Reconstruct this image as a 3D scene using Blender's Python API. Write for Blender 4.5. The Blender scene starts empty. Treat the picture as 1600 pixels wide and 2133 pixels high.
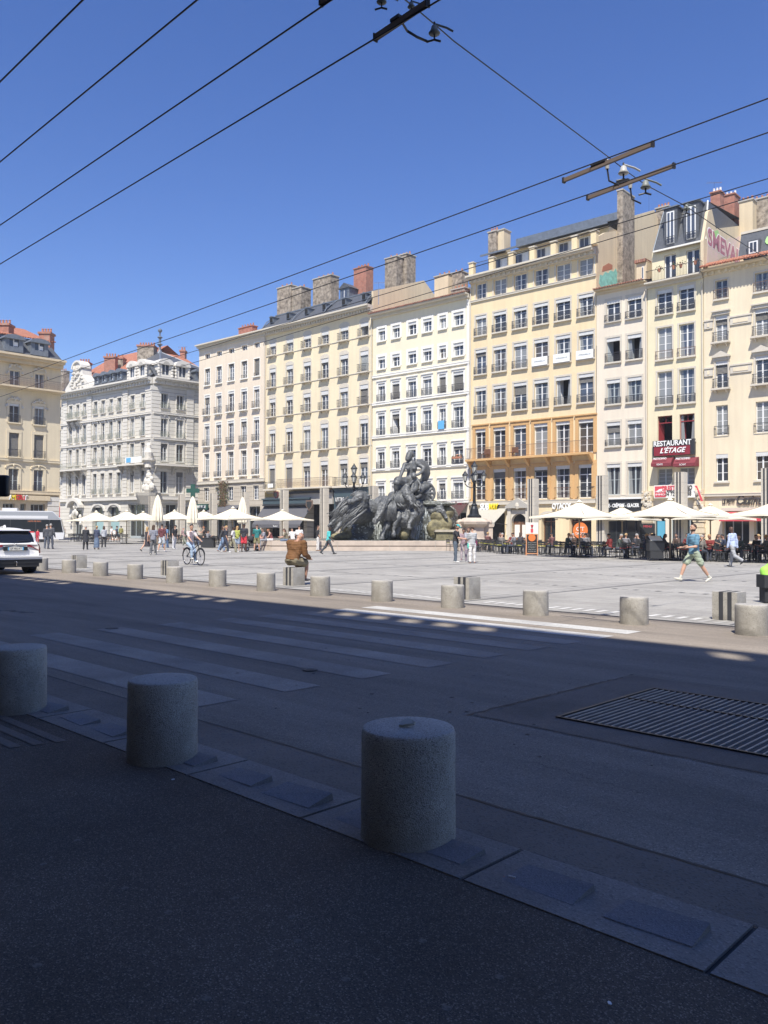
import bpy, bmesh, math, random
from mathutils import Vector, Matrix, Euler
R = math.radians
random.seed(7)
scene = bpy.context.scene
COL = scene.collection

# ------------------------------------------------------------------ camera
F, CX, CY, EYE = 1715.0, 800.0, 1066.5, 1.6
YAW, PITCH, ROLL = R(43.89), R(1.14), R(0.26)
cam_d = bpy.data.cameras.new('camera'); cam = bpy.data.objects.new('camera', cam_d); COL.objects.link(cam)
cam_d.sensor_fit = 'HORIZONTAL'; cam_d.sensor_width = 36.0; cam_d.lens = 36.0*F/1600.0
cam_d.clip_start = 0.05; cam_d.clip_end = 3000
_r0, _u0, _f0 = Vector((1,0,0)), Vector((0,-math.sin(PITCH),math.cos(PITCH))), Vector((0,math.cos(PITCH),math.sin(PITCH)))
_r = _r0*math.cos(ROLL)+_u0*math.sin(ROLL); _u = -_r0*math.sin(ROLL)+_u0*math.cos(ROLL)
_Z = Matrix.Rotation(YAW, 3, 'Z')
CR, CU, CF = _Z@_r, _Z@_u, _Z@_f0
cam.matrix_world = Matrix(((CR.x,CU.x,-CF.x,0),(CR.y,CU.y,-CF.y,0),(CR.z,CU.z,-CF.z,EYE),(0,0,0,1)))
scene.camera = cam
EYEV = Vector((0,0,EYE))
def ray(px, py): return CR*((px-CX)/F) - CU*((py-CY)/F) + CF
def ground(px, py, z=0.0):
    d = ray(px, py); t = (z-EYE)/d.z; return Vector((d.x*t, d.y*t, z))
def at_depth(px, py, Z):
    return EYEV + ray(px, py)*Z
def on_ground(px, Z, z=0.0):
    p = EYEV + ray(px, 1100)*Z; return Vector((p.x, p.y, z))

# ------------------------------------------------------------------ world, sun, exposure
SUN_EL, SUN_DX, SUN_DY = R(56), 0.53, -0.848       # horizontal direction towards the sun
w = bpy.data.worlds.new('World'); scene.world = w; w.use_nodes = True
nt = w.node_tree; nt.nodes.clear()
sky = nt.nodes.new('ShaderNodeTexSky'); sky.sky_type = 'NISHITA'; sky.sun_disc = False
sky.sun_elevation = SUN_EL; sky.sun_rotation = math.atan2(SUN_DX, SUN_DY)
sky.altitude = 200; sky.air_density = 1.0; sky.dust_density = 0.3; sky.ozone_density = 3.0
bg = nt.nodes.new('ShaderNodeBackground'); bg.inputs[1].default_value = 0.115
out = nt.nodes.new('ShaderNodeOutputWorld')
hs = nt.nodes.new('ShaderNodeHueSaturation'); hs.inputs['Hue'].default_value = .517; hs.inputs['Saturation'].default_value = 1.25; hs.inputs['Value'].default_value = .79
nt.links.new(sky.outputs[0], hs.inputs['Color']); nt.links.new(hs.outputs[0], bg.inputs[0]); nt.links.new(bg.outputs[0], out.inputs[0])
sl = bpy.data.lights.new('sun', 'SUN'); sl.energy = 3.9; sl.angle = R(0.53); sl.color = (1.0, 0.95, 0.86)
sun = bpy.data.objects.new('sun', sl); COL.objects.link(sun)
sv = Vector((SUN_DX*math.cos(SUN_EL), SUN_DY*math.cos(SUN_EL), math.sin(SUN_EL)))
sun.rotation_euler = sv.to_track_quat('Z', 'Y').to_euler()
vs = scene.view_settings; vs.view_transform = 'Standard'; vs.look = 'None'; vs.exposure = 0.87; vs.gamma = 1.0
scene.render.resolution_x = 768; scene.render.resolution_y = 1024

# ------------------------------------------------------------------ materials
M = {}
def mat(name, col, rough=0.7, metal=0.0, noise=0.12, scale=4.0, bump=0.0, col2=None, fine=0.0, spec=0.5, detail=6, streak=False, coord='Object'):
    m = bpy.data.materials.new(name); m.use_nodes = True; t = m.node_tree; N = t.nodes; L = t.links
    b = N['Principled BSDF']; b.inputs['Roughness'].default_value = rough; b.inputs['Metallic'].default_value = metal
    b.inputs['Specular IOR Level'].default_value = spec
    c = (col[0], col[1], col[2], 1)
    if noise <= 0 and not col2:
        b.inputs['Base Color'].default_value = c; M[name] = m; return m
    tc = N.new('ShaderNodeTexCoord'); mp = N.new('ShaderNodeMapping'); L.new(tc.outputs[coord], mp.inputs[0])
    if streak: mp.inputs['Scale'].default_value = (1, 1, 0.12)
    n = N.new('ShaderNodeTexNoise'); n.inputs['Scale'].default_value = scale; n.inputs['Detail'].default_value = detail; n.inputs['Roughness'].default_value = .62
    L.new(mp.outputs[0], n.inputs['Vector'])
    rp = N.new('ShaderNodeValToRGB'); rp.color_ramp.elements[0].position = .3; rp.color_ramp.elements[1].position = .7
    c2 = col2 or tuple(max(0, v*(1-noise*2)) for v in col)
    c1 = tuple(min(1, v*(1+noise*.5)) for v in col)
    rp.color_ramp.elements[0].color = (*c2, 1); rp.color_ramp.elements[1].color = (*c1, 1)
    L.new(n.outputs[0], rp.inputs[0]); last = rp.outputs[0]
    if fine > 0:
        n2 = N.new('ShaderNodeTexNoise'); n2.inputs['Scale'].default_value = scale*14; n2.inputs['Detail'].default_value = 3
        L.new(tc.outputs[coord], n2.inputs['Vector'])
        mx = N.new('ShaderNodeMix'); mx.data_type = 'RGBA'; mx.blend_type = 'OVERLAY'; mx.inputs[0].default_value = fine
        L.new(last, mx.inputs[6]); L.new(n2.outputs[0], mx.inputs[7]); last = mx.outputs[2]
    L.new(last, b.inputs['Base Color'])
    if bump > 0:
        bp = N.new('ShaderNodeBump'); bp.inputs['Strength'].default_value = bump; bp.inputs['Distance'].default_value = .02
        nb = N.new('ShaderNodeTexNoise'); nb.inputs['Scale'].default_value = scale*8; nb.inputs['Detail'].default_value = 4
        L.new(tc.outputs[coord], nb.inputs['Vector']); L.new(nb.outputs[0], bp.inputs['Height']); L.new(bp.outputs[0], b.inputs['Normal'])
    M[name] = m; return m
def plain(name, col, rough=.7, metal=0.0, spec=.5): return mat(name, col, rough, metal, noise=0, spec=spec)

def speckle(name, base, dark, light, scale, rough=.75, amount=.5, stain=None, bump=.4, stretch=None):
    """granite / asphalt: fine voronoi grains over a base with larger patches"""
    m = bpy.data.materials.new(name); m.use_nodes = True; t = m.node_tree; N = t.nodes; L = t.links
    b = N['Principled BSDF']; b.inputs['Roughness'].default_value = rough
    tc = N.new('ShaderNodeTexCoord')
    v = N.new('ShaderNodeTexVoronoi'); v.inputs['Scale'].default_value = scale; L.new(tc.outputs['Object'], v.inputs['Vector'])
    rp = N.new('ShaderNodeValToRGB'); e = rp.color_ramp.elements
    sp = N.new('ShaderNodeSeparateColor'); L.new(v.outputs['Color'], sp.inputs[0])
    e[0].position = .0; e[0].color = (*dark, 1); e[1].position = 1; e[1].color = (*light, 1)
    x = e.new(.25); x.color = (*base, 1); x = e.new(.8); x.color = (*base, 1)
    L.new(sp.outputs[0], rp.inputs[0])
    n = N.new('ShaderNodeTexNoise'); n.inputs['Scale'].default_value = .9; n.inputs['Detail'].default_value = 7; n.inputs['Roughness'].default_value = .65
    if stretch:
        mpp = N.new('ShaderNodeMapping'); mpp.inputs['Scale'].default_value = stretch; L.new(tc.outputs['Object'], mpp.inputs[0]); L.new(mpp.outputs[0], n.inputs['Vector'])
    else: L.new(tc.outputs['Object'], n.inputs['Vector'])
    mr = N.new('ShaderNodeMapRange'); mr.inputs[1].default_value = .3; mr.inputs[2].default_value = .7; mr.inputs[3].default_value = .68; mr.inputs[4].default_value = 1.25
    L.new(n.outputs[0], mr.inputs[0])
    mx = N.new('ShaderNodeMix'); mx.data_type = 'RGBA'; mx.blend_type = 'MULTIPLY'; mx.inputs[0].default_value = 1
    cb = N.new('ShaderNodeCombineColor')
    for i in range(3): L.new(mr.outputs[0], cb.inputs[i])
    L.new(rp.outputs[0], mx.inputs[6]); L.new(cb.outputs[0], mx.inputs[7]); last = mx.outputs[2]
    if stain:       # dirt at the foot, darkening carried up the stone (local z)
        sx = N.new('ShaderNodeSeparateXYZ'); L.new(tc.outputs['Object'], sx.inputs[0])
        n3 = N.new('ShaderNodeTexNoise'); n3.inputs['Scale'].default_value = 7; n3.inputs['Detail'].default_value = 6; L.new(tc.outputs['Object'], n3.inputs['Vector'])
        ad = N.new('ShaderNodeMath'); ad.operation = 'MULTIPLY_ADD'; L.new(n3.outputs[0], ad.inputs[0]); ad.inputs[1].default_value = .5; L.new(sx.outputs[2], ad.inputs[2])
        m2 = N.new('ShaderNodeMapRange'); m2.inputs[1].default_value = .24; m2.inputs[2].default_value = .68; m2.inputs[3].default_value = stain; m2.inputs[4].default_value = 0; L.new(ad.outputs[0], m2.inputs[0])
        mx2 = N.new('ShaderNodeMix'); mx2.data_type = 'RGBA'; L.new(m2.outputs[0], mx2.inputs[0]); L.new(last, mx2.inputs[6]); mx2.inputs[7].default_value = (.17, .15, .12, 1); last = mx2.outputs[2]
    L.new(last, b.inputs['Base Color'])
    if bump:
        bp = N.new('ShaderNodeBump'); bp.inputs['Strength'].default_value = bump; bp.inputs['Distance'].default_value = .004
        L.new(v.outputs['Distance'], bp.inputs['Height']); L.new(bp.outputs[0], b.inputs['Normal'])
    M[name] = m; return m

def brickmat(name, c1, c2, mortar, scale=1.0, bw=.5, rh=.25, rough=.85, ms=.02, vert=True, bump=.3):
    m = bpy.data.materials.new(name); m.use_nodes = True; t = m.node_tree; N = t.nodes; L = t.links
    b = N['Principled BSDF']; b.inputs['Roughness'].default_value = rough
    tc = N.new('ShaderNodeTexCoord'); sx = N.new('ShaderNodeSeparateXYZ'); L.new(tc.outputs['Object'], sx.inputs[0])
    cx = N.new('ShaderNodeCombineXYZ')
    if vert:
        ad = N.new('ShaderNodeMath'); ad.operation = 'ADD'; L.new(sx.outputs[0], ad.inputs[0]); L.new(sx.outputs[1], ad.inputs[1])
        L.new(ad.outputs[0], cx.inputs[0]); L.new(sx.outputs[2], cx.inputs[1])
    else:
        L.new(sx.outputs[0], cx.inputs[0]); L.new(sx.outputs[1], cx.inputs[1])
    br = N.new('ShaderNodeTexBrick'); br.inputs['Scale'].default_value = scale; br.inputs['Color1'].default_value = (*c1, 1); br.inputs['Color2'].default_value = (*c2, 1)
    br.inputs['Mortar'].default_value = (*mortar, 1); br.inputs['Brick Width'].default_value = bw; br.inputs['Row Height'].default_value = rh; br.inputs['Mortar Size'].default_value = ms
    L.new(cx.outputs[0], br.inputs['Vector'])
    n = N.new('ShaderNodeTexNoise'); n.inputs['Scale'].default_value = 2.5; n.inputs['Detail'].default_value = 8; L.new(tc.outputs['Object'], n.inputs['Vector'])
    mx = N.new('ShaderNodeMix'); mx.data_type = 'RGBA'; mx.blend_type = 'OVERLAY'; mx.inputs[0].default_value = .45
    L.new(br.outputs[0], mx.inputs[6]); L.new(n.outputs[0], mx.inputs[7]); L.new(mx.outputs[2], b.inputs['Base Color'])
    bp = N.new('ShaderNodeBump'); bp.inputs['Strength'].default_value = bump; bp.inputs['Distance'].default_value = .02
    L.new(br.outputs['Fac'], bp.inputs['Height']); bp.invert = True; L.new(bp.outputs[0], b.inputs['Normal'])
    M[name] = m; return m

def wallmat(name, col, dirt=.12, joint=False):
    """rendered facade: broad weathering, rain streaks, fine grain"""
    m = bpy.data.materials.new(name); m.use_nodes = True; t = m.node_tree; N = t.nodes; L = t.links
    b = N['Principled BSDF']; b.inputs['Roughness'].default_value = .9; b.inputs['Specular IOR Level'].default_value = .25
    tc = N.new('ShaderNodeTexCoord')
    def noise(scale, mscale, detail):
        mp = N.new('ShaderNodeMapping'); mp.inputs['Scale'].default_value = mscale; L.new(tc.outputs['Object'], mp.inputs[0])
        n = N.new('ShaderNodeTexNoise'); n.inputs['Scale'].default_value = scale; n.inputs['Detail'].default_value = detail; L.new(mp.outputs[0], n.inputs['Vector']); return n
    a = noise(.35, (1,1,1), 8); s = noise(1.2, (2.2,2.2,.14), 6); f = noise(14, (1,1,1), 3)
    m1 = N.new('ShaderNodeMath'); m1.operation = 'MULTIPLY'; L.new(a.outputs[0], m1.inputs[0]); L.new(s.outputs[0], m1.inputs[1])
    r = N.new('ShaderNodeMapRange'); r.inputs[1].default_value = .15; r.inputs[2].default_value = .36; r.inputs[3].default_value = 1; r.inputs[4].default_value = 0; L.new(m1.outputs[0], r.inputs[0])
    k = N.new('ShaderNodeMath'); k.operation = 'MULTIPLY'; L.new(r.outputs[0], k.inputs[0]); k.inputs[1].default_value = min(1, dirt*3.2)
    mx = N.new('ShaderNodeMix'); mx.data_type = 'RGBA'; L.new(k.outputs[0], mx.inputs[0]); mx.inputs[6].default_value = (*col, 1)
    mx.inputs[7].default_value = (col[0]*.74, col[1]*.73, col[2]*.74, 1)
    mx2 = N.new('ShaderNodeMix'); mx2.data_type = 'RGBA'; mx2.blend_type = 'OVERLAY'; mx2.inputs[0].default_value = .14
    L.new(mx.outputs[2], mx2.inputs[6]); L.new(f.outputs[0], mx2.inputs[7]); last = mx2.outputs[2]
    if joint:
        sx = N.new('ShaderNodeSeparateXYZ'); L.new(tc.outputs['Object'], sx.inputs[0])
        fr = N.new('ShaderNodeMath'); fr.operation = 'FRACT'; dv = N.new('ShaderNodeMath'); dv.operation = 'DIVIDE'; L.new(sx.outputs[2], dv.inputs[0]); dv.inputs[1].default_value = .55
        L.new(dv.outputs[0], fr.inputs[0]); gt = N.new('ShaderNodeMath'); gt.operation = 'LESS_THAN'; L.new(fr.outputs[0], gt.inputs[0]); gt.inputs[1].default_value = .12
        mx3 = N.new('ShaderNodeMix'); mx3.data_type = 'RGBA'; L.new(gt.outputs[0], mx3.inputs[0]); L.new(last, mx3.inputs[6]); mx3.inputs[7].default_value = (col[0]*.55, col[1]*.53, col[2]*.5, 1); last = mx3.outputs[2]
    L.new(last, b.inputs['Base Color'])
    M[name] = m; return m

# setting
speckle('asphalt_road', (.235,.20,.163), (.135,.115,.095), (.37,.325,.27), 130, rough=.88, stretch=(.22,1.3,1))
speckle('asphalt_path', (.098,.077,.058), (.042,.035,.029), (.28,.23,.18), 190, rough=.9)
speckle('asphalt_patch', (.19,.155,.125), (.13,.105,.085), (.26,.22,.18), 140, rough=.88)
speckle('gutter', (.18,.150,.122), (.10,.09,.082), (.18,.165,.15), 90, rough=.85)
speckle('kerb_granite', (.22,.20,.18), (.15,.135,.125), (.29,.265,.24), 110, rough=.8)
speckle('ramp_granite', (.20,.195,.20), (.14,.14,.15), (.26,.255,.26), 140, rough=.75)
speckle('bollard_granite', (.42,.40,.365), (.20,.19,.175), (.54,.52,.485), 170, rough=.8, stain=.55, bump=.6)
speckle('plaza_granite', (.235,.232,.226), (.15,.15,.15), (.33,.325,.32), 9, rough=.8, bump=.1)
speckle('white_paint', (.50,.49,.46), (.30,.29,.28), (.60,.59,.56), 90, rough=.7, bump=.2)
speckle('old_paint', (.32,.285,.245), (.21,.185,.16), (.42,.38,.33), 110, rough=.8, bump=.2)
plain('white_marble', (.60,.59,.56), .6); plain('black_granite', (.045,.047,.055), .5)
plain('tar', (.018,.018,.02), .6); mat('grate_steel', (.52,.46,.40), .5, .3, noise=.2, scale=6); plain('void', (.006,.006,.007), .9); plain('pit_floor', (.11,.095,.08), .9)
# facades
wallmat('wall_pinkbeige', (.73,.63,.50), .11); wallmat('wall_yellow', (.76,.66,.46), .11); wallmat('wall_cream', (.79,.71,.53), .08)
wallmat('wall_orange', (.77,.63,.40), .13); wallmat('wall_ochre', (.62,.39,.18), .15); wallmat('wall_ecru', (.75,.67,.54), .12)
wallmat('wall_straw', (.76,.68,.47), .14); wallmat('wall_peach', (.75,.65,.47), .14); wallmat('wall_stone', (.64,.61,.54), .12, joint=True)
wallmat('wall_greystone', (.50,.45,.37), .15, joint=True); wallmat('wall_house', (.70,.61,.44), .12); wallmat('wall_gable', (.66,.55,.38), .16)
wallmat('wall_museum', (.24,.215,.18), .15); wallmat('trim_white', (.78,.76,.70), .04); wallmat('trim_stone', (.60,.55,.46), .10); wallmat('stone_ornate', (.66,.63,.57), .08)
plain('frame_white', (.74,.74,.73), .45); plain('frame_grey', (.42,.46,.47), .5); plain('frame_red', (.26,.035,.04), .5); plain('frame_brown', (.16,.07,.035), .5)
def glass(name, col, rough=.06, spec=.8): return plain(name, col, rough, spec=spec)
glass('glass_dark', (.045,.05,.06)); glass('glass_blue', (.07,.085,.115)); glass('glass_curtain', (.25,.26,.26), .18); glass('glass_warm', (.085,.075,.065), .12); glass('glass_shop', (.02,.024,.028), .1); glass('glass_frost', (.30,.45,.45), .3)
plain('iron', (.055,.055,.062), .55, .3); plain('iron_rust', (.18,.12,.09), .7); plain('iron_green', (.24,.26,.22), .6); mat('valance', (.62,.62,.60), .6, noise=.06); mat('blind', (.24,.23,.21), .8, noise=.15, scale=8); mat('blind_light', (.42,.44,.43), .8, noise=.1)
mat('slate', (.085,.092,.105), .55, noise=.15, scale=5, fine=.3); mat('zinc', (.17,.195,.23), .5, .2, noise=.15, scale=3); brickmat('tile_red', (.37,.14,.08), (.44,.20,.12), (.22,.08,.05), 1, .2, .35, vert=False, ms=.03); brickmat('tile_dark', (.30,.13,.09), (.36,.18,.12), (.16,.08,.06), 1, .2, .35, vert=False, ms=.03)
brickmat('brick_red', (.40,.155,.10), (.34,.12,.08), (.33,.25,.2), 1, .24, .075, ms=.008); mat('rubble', (.40,.34,.27), .9, noise=.3, scale=2.6, col2=(.09,.072,.055), bump=1.0, fine=.6)
plain('terracotta', (.40,.17,.10), .8); plain('soffit', (.40,.38,.34), .8)
plain('awning_black', (.028,.03,.035), .8); plain('awning_grey', (.10,.10,.11), .85); plain('awning_brown', (.075,.035,.032), .85); plain('awning_beige', (.42,.40,.34), .85); plain('awning_maroon', (.19,.03,.04), .8); plain('awning_red', (.55,.06,.08), .8)
plain('sign_black', (.03,.032,.034), .5); plain('sign_red', (.24,.022,.035), .5); plain('sign_white', (.78,.76,.70), .5); plain('sign_yellow', (.80,.62,.03), .5); plain('letter_white', (.85,.85,.83), .5); plain('letter_gold', (.55,.40,.15), .5); plain('letter_maroon', (.16,.03,.04), .5)
plain('sign_pinkred', (.62,.08,.10), .5); plain('sign_orange', (.75,.20,.05), .5); plain('sign_green', (.015,.075,.055), .5); plain('leaf_grey', (.5,.5,.46), .7); plain('teal_wood', (.055,.085,.10), .6); plain('letter_red', (.65,.05,.05), .5); plain('letter_dark', (.06,.055,.05), .5)  # sign_green carries the shade on the pharmacy cross in its colour
mat('door_wood', (.22,.11,.06), .6, noise=.2, scale=6, streak=True); mat('graf_teal', (.25,.60,.52), .7, noise=.2, scale=3); mat('graf_pink', (.60,.44,.42), .8, noise=.25, scale=1.2, col2=(.58,.50,.38)); plain('graf_maroon', (.42,.17,.21), .7); plain('graf_white', (.8,.78,.76), .7); plain('graf_blue', (.10,.35,.50), .7); plain('graf_green', (.35,.6,.22), .7); mat('graf_violet', (.10,.085,.17), .7, noise=.3, scale=3)
plain('banner_blue', (.12,.40,.68), .8); plain('banner_white', (.82,.82,.80), .8); plain('leaf', (.06,.10,.03), .9); plain('leaf_dry', (.16,.09,.05), .9)
# street things
mat('parasol_cream', (.80,.74,.60), .85, noise=.04); plain('pole_grey', (.22,.21,.19), .5, .4); plain('pole_wood', (.30,.24,.17), .6)
plain('chair_dark', (.05,.053,.058), .5, .3); plain('chair_slat_yellow', (.42,.40,.08), .6); plain('chair_slat_red', (.40,.07,.06), .6); plain('board_black', (.02,.022,.024), .6); plain('board_wood', (.60,.28,.14), .6)
mat('bronze', (.14,.145,.145), .5, .1, noise=.3, scale=2.5, bump=.5, fine=.6, col2=(.065,.068,.07)); speckle('wet_rock', (.12,.125,.11), (.035,.04,.035), (.5,.53,.5), 10, rough=.5, bump=1.0); mat('moss_rock', (.26,.23,.13), .8, noise=.35, scale=2, bump=.8, fine=.5); mat('basin_stone', (.55,.46,.38), .7, noise=.12, scale=1.5, bump=.1); mat('ledge_stone', (.52,.46,.36), .75, noise=.2, scale=1.5)
plain('lamp_iron', (.02,.024,.03), .45, .4); plain('lamp_glass', (.55,.55,.50), .2)
plain('rubber', (.018,.018,.02), .8); plain('chrome', (.6,.6,.62), .2, 1.0); plain('car_white', (.74,.74,.75), .22, spec=.6); plain('car_black', (.02,.021,.024), .45); glass('car_glass', (.014,.016,.02), .04); plain('car_red', (.22,.008,.012), .25)
plain('bus_white', (.62,.63,.65), .35); plain('bus_grey', (.30,.32,.35), .4); plain('wire', (.03,.03,.035), .5); plain('wood_bar', (.17,.13,.11), .7); plain('porcelain', (.45,.45,.44), .3); plain('band_light', (.36,.35,.33), .7); plain('band_dark', (.12,.12,.125), .7); plain('insulator', (.20,.22,.21), .5)
plain('skin', (.52,.31,.22), .55); plain('skin_tan', (.40,.22,.15), .55); plain('skin_dark', (.09,.045,.03), .55); plain('hair_black', (.018,.015,.014), .6); plain('hair_brown', (.06,.032,.02), .6); plain('hair_grey', (.32,.31,.30), .7); plain('hair_red', (.30,.12,.05), .6); plain('hair_blond', (.42,.27,.12), .6)
plain('eye', (.02,.02,.02), .3); plain('lips', (.35,.12,.1), .5)
from mathutils import noise as MNOISE
# ------------------------------------------------------------------ mesh helpers
class MB:
    def __init__(s): s.v, s.f, s.m, s.mats = [], [], [], []
    def mi(s, name):
        if name not in s.mats: s.mats.append(name)
        return s.mats.index(name)
    def add(s, vs, fs, m):
        o = len(s.v); s.v += [tuple(v) for v in vs]; k = s.mi(m)
        for f in fs: s.f.append(tuple(i+o for i in f)); s.m.append(k)
    def box(s, x0, x1, y0, y1, z0, z1, m):
        s.add([(x0,y0,z0),(x1,y0,z0),(x1,y1,z0),(x0,y1,z0),(x0,y0,z1),(x1,y0,z1),(x1,y1,z1),(x0,y1,z1)],
              [(0,3,2,1),(4,5,6,7),(0,1,5,4),(1,2,6,5),(2,3,7,6),(3,0,4,7)], m)
    def quad(s, a, b, c, d, m): s.add([a,b,c,d], [(0,1,2,3)], m)
    def prism(s, pts, y0, y1, m, axis='y'):
        """polygon in (x,z) swept along y (or (x,y) swept along z, (y,z) along x)"""
        n = len(pts)
        if axis == 'y': A = [(p[0], y0, p[1]) for p in pts]+[(p[0], y1, p[1]) for p in pts]
        elif axis == 'z': A = [(p[0], p[1], y0) for p in pts]+[(p[0], p[1], y1) for p in pts]
        else: A = [(y0, p[0], p[1]) for p in pts]+[(y1, p[0], p[1]) for p in pts]
        s.add(A, [tuple(range(n)), tuple(range(2*n-1, n-1, -1))]+[(i, i+n, (i+1)%n+n, (i+1)%n) for i in range(n)], m)
    def tube(s, pts, rad, m, n=8, cap=True):
        pts = [Vector(p) for p in pts]
        if not isinstance(rad, (list, tuple)): rad = [rad]*len(pts)
        vs = []; up = None
        for i, p in enumerate(pts):
            d = (pts[min(i+1, len(pts)-1)]-pts[max(i-1, 0)])
            d = d.normalized() if d.length > 1e-9 else Vector((0,0,1))
            if up is None: up = Vector((0,0,1)) if abs(d.z) < .9 else Vector((1,0,0))
            a = d.cross(up).normalized(); b = a.cross(d).normalized(); up = b
            for k in range(n):
                t = 2*math.pi*k/n; vs.append(p+(a*math.cos(t)+b*math.sin(t))*rad[i])
        fs = [(i*n+k, i*n+(k+1)%n, (i+1)*n+(k+1)%n, (i+1)*n+k) for i in range(len(pts)-1) for k in range(n)]
        if cap: fs += [tuple(range(n-1, -1, -1)), tuple(range((len(pts)-1)*n, len(pts)*n))]
        s.add(vs, fs, m)
    def lathe(s, prof, m, n=16, c=(0,0,0)):
        vs = [(c[0]+r*math.cos(2*math.pi*k/n), c[1]+r*math.sin(2*math.pi*k/n), c[2]+z) for r, z in prof for k in range(n)]
        fs = [(i*n+k, i*n+(k+1)%n, (i+1)*n+(k+1)%n, (i+1)*n+k) for i in range(len(prof)-1) for k in range(n)]
        fs += [tuple(range(n-1, -1, -1)), tuple(range((len(prof)-1)*n, len(prof)*n))]
        s.add(vs, fs, m)
    def loft(s, secs, m, n=12):
        """closed loft through (centre, side vector, front vector) ellipses"""
        vs = []
        for c, a, b in secs:
            c, a, b = Vector(c), Vector(a), Vector(b)
            for k in range(n):
                t = 2*math.pi*k/n; vs.append(c+a*math.cos(t)+b*math.sin(t))
        fs = [(i*n+k, i*n+(k+1)%n, (i+1)*n+(k+1)%n, (i+1)*n+k) for i in range(len(secs)-1) for k in range(n)]
        fs += [tuple(range(n-1, -1, -1)), tuple(range((len(secs)-1)*n, len(secs)*n))]
        s.add(vs, fs, m)
    def cap(s, a, b, ra, rb, m='x', n=10):
        a, b = Vector(a), Vector(b); d = b-a
        if d.length < 1e-6: d = Vector((0,0,1e-3))
        d = d.normalized(); pts, rr = [], []
        for t in (-90, -50, -20): pts.append(a+d*ra*math.sin(R(t))); rr.append(max(ra*math.cos(R(t)), ra*.03))
        for t in (20, 50, 90): pts.append(b+d*rb*math.sin(R(t))); rr.append(max(rb*math.cos(R(t)), rb*.03))
        s.tube(pts, rr, m, n)
    def ball(s, c, r, m='x', n=12):
        r = r if isinstance(r, (tuple, list)) else (r, r, r); c = Vector(c); vs = []; k = n//2
        for i in range(k+1):
            t = math.pi*i/k
            for j in range(n):
                u = 2*math.pi*j/n; q = max(math.sin(t), .02)
                vs.append((c.x+r[0]*q*math.cos(u), c.y+r[1]*q*math.sin(u), c.z-r[2]*math.cos(t)))
        s.add(vs, [(i*n+j, i*n+(j+1)%n, (i+1)*n+(j+1)%n, (i+1)*n+j) for i in range(k) for j in range(n)]+[tuple(range(n-1,-1,-1)), tuple(range(k*n, k*n+n))], m)
    def mesh(s, name, smooth=False):
        me = bpy.data.meshes.new(name); me.from_pydata(s.v, [], s.f)
        for n_ in s.mats: me.materials.append(M.get(n_) or M['soffit'])
        me.polygons.foreach_set('material_index', s.m)
        if smooth: me.polygons.foreach_set('use_smooth', [True]*len(me.polygons))
        me.update(); return me
    def build(s, name, parent=None, smooth=False):
        return link(name, s.mesh(name, smooth), parent)

def link(name, data, parent=None, loc=None, rot=None):
    o = bpy.data.objects.new(name, data); COL.objects.link(o)
    if parent: o.parent = parent
    if loc is not None: o.location = loc
    if rot is not None: o.rotation_euler = (0, 0, rot)
    return o
def tag(o, label, cat=None, group=None, kind=None):
    if label: o['label'] = label
    if cat: o['category'] = cat
    if group: o['group'] = group
    if kind: o['kind'] = kind
    return o
def thing(name, label, cat, loc=(0,0,0), rotz=0.0, group=None):
    return tag(link(name, None, None, loc, rotz), label, cat, group)
def copy_tree(o, parent=None):
    c = o.copy(); COL.objects.link(c)
    if parent: c.parent = parent
    for ch in o.children: copy_tree(ch, c)
    return c
def autosmooth(me, ang=40):
    me.polygons.foreach_set('use_smooth', [True]*len(me.polygons))
    try: me.set_sharp_from_angle(angle=R(ang))
    except Exception: pass
    return me
SC2 = bpy.data.scenes.new('workshop')
def baked(o):
    """mesh of o with its modifiers applied, evaluated in a scratch scene"""
    SC2.collection.objects.link(o); vl = SC2.view_layers[0]; vl.update(); dg = vl.depsgraph
    me = bpy.data.meshes.new_from_object(o.evaluated_get(dg), depsgraph=dg); bpy.data.objects.remove(o, do_unlink=True); return me
def remesh(mb, name, voxel, matname, smooth_iter=2):
    """fuse overlapping pieces into one continuous skin"""
    me = mb.mesh(name+'_src'); me.materials.clear(); me.materials.append(M[matname])
    o = bpy.data.objects.new(name, me)
    mo = o.modifiers.new('r', 'REMESH'); mo.mode = 'VOXEL'; mo.voxel_size = voxel; mo.use_smooth_shade = True
    if smooth_iter:
        sm = o.modifiers.new('s', 'SMOOTH'); sm.factor = .5; sm.iterations = smooth_iter
    res = baked(o); res.name = name; bpy.data.meshes.remove(me)
    res.materials.clear(); res.materials.append(M[matname])
    res.polygons.foreach_set('material_index', [0]*len(res.polygons))
    res.polygons.foreach_set('use_smooth', [True]*len(res.polygons))
    return res
_font = None
def text_mesh(body, size, mname, extr=.02, bold=0.0, shear=0.0, align='CENTER', spacing=1.0):
    """upright lettering in the local xz plane, reading from -y"""
    cu = bpy.data.curves.new('t', 'FONT'); cu.body = body; cu.size = size; cu.extrude = extr; cu.offset = bold; cu.shear = shear
    cu.align_x = align; cu.align_y = 'CENTER'; cu.space_character = spacing; cu.resolution_u = 3
    me = baked(bpy.data.objects.new('t', cu))
    me.transform(Matrix.Rotation(R(90), 4, 'X')); me.materials.clear(); me.materials.append(M[mname]); return me
def text(name, body, parent, x, y, z, size, mname, width=None, **k):
    me = text_mesh(body, size, mname, **k)
    if width:
        xs = [v.co.x for v in me.vertices]; f = width/max(1e-6, max(xs)-min(xs)); me.transform(Matrix.Diagonal((f,1,1,1)))
    o = link(name, me, parent, (x, y, z)); return o

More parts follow.
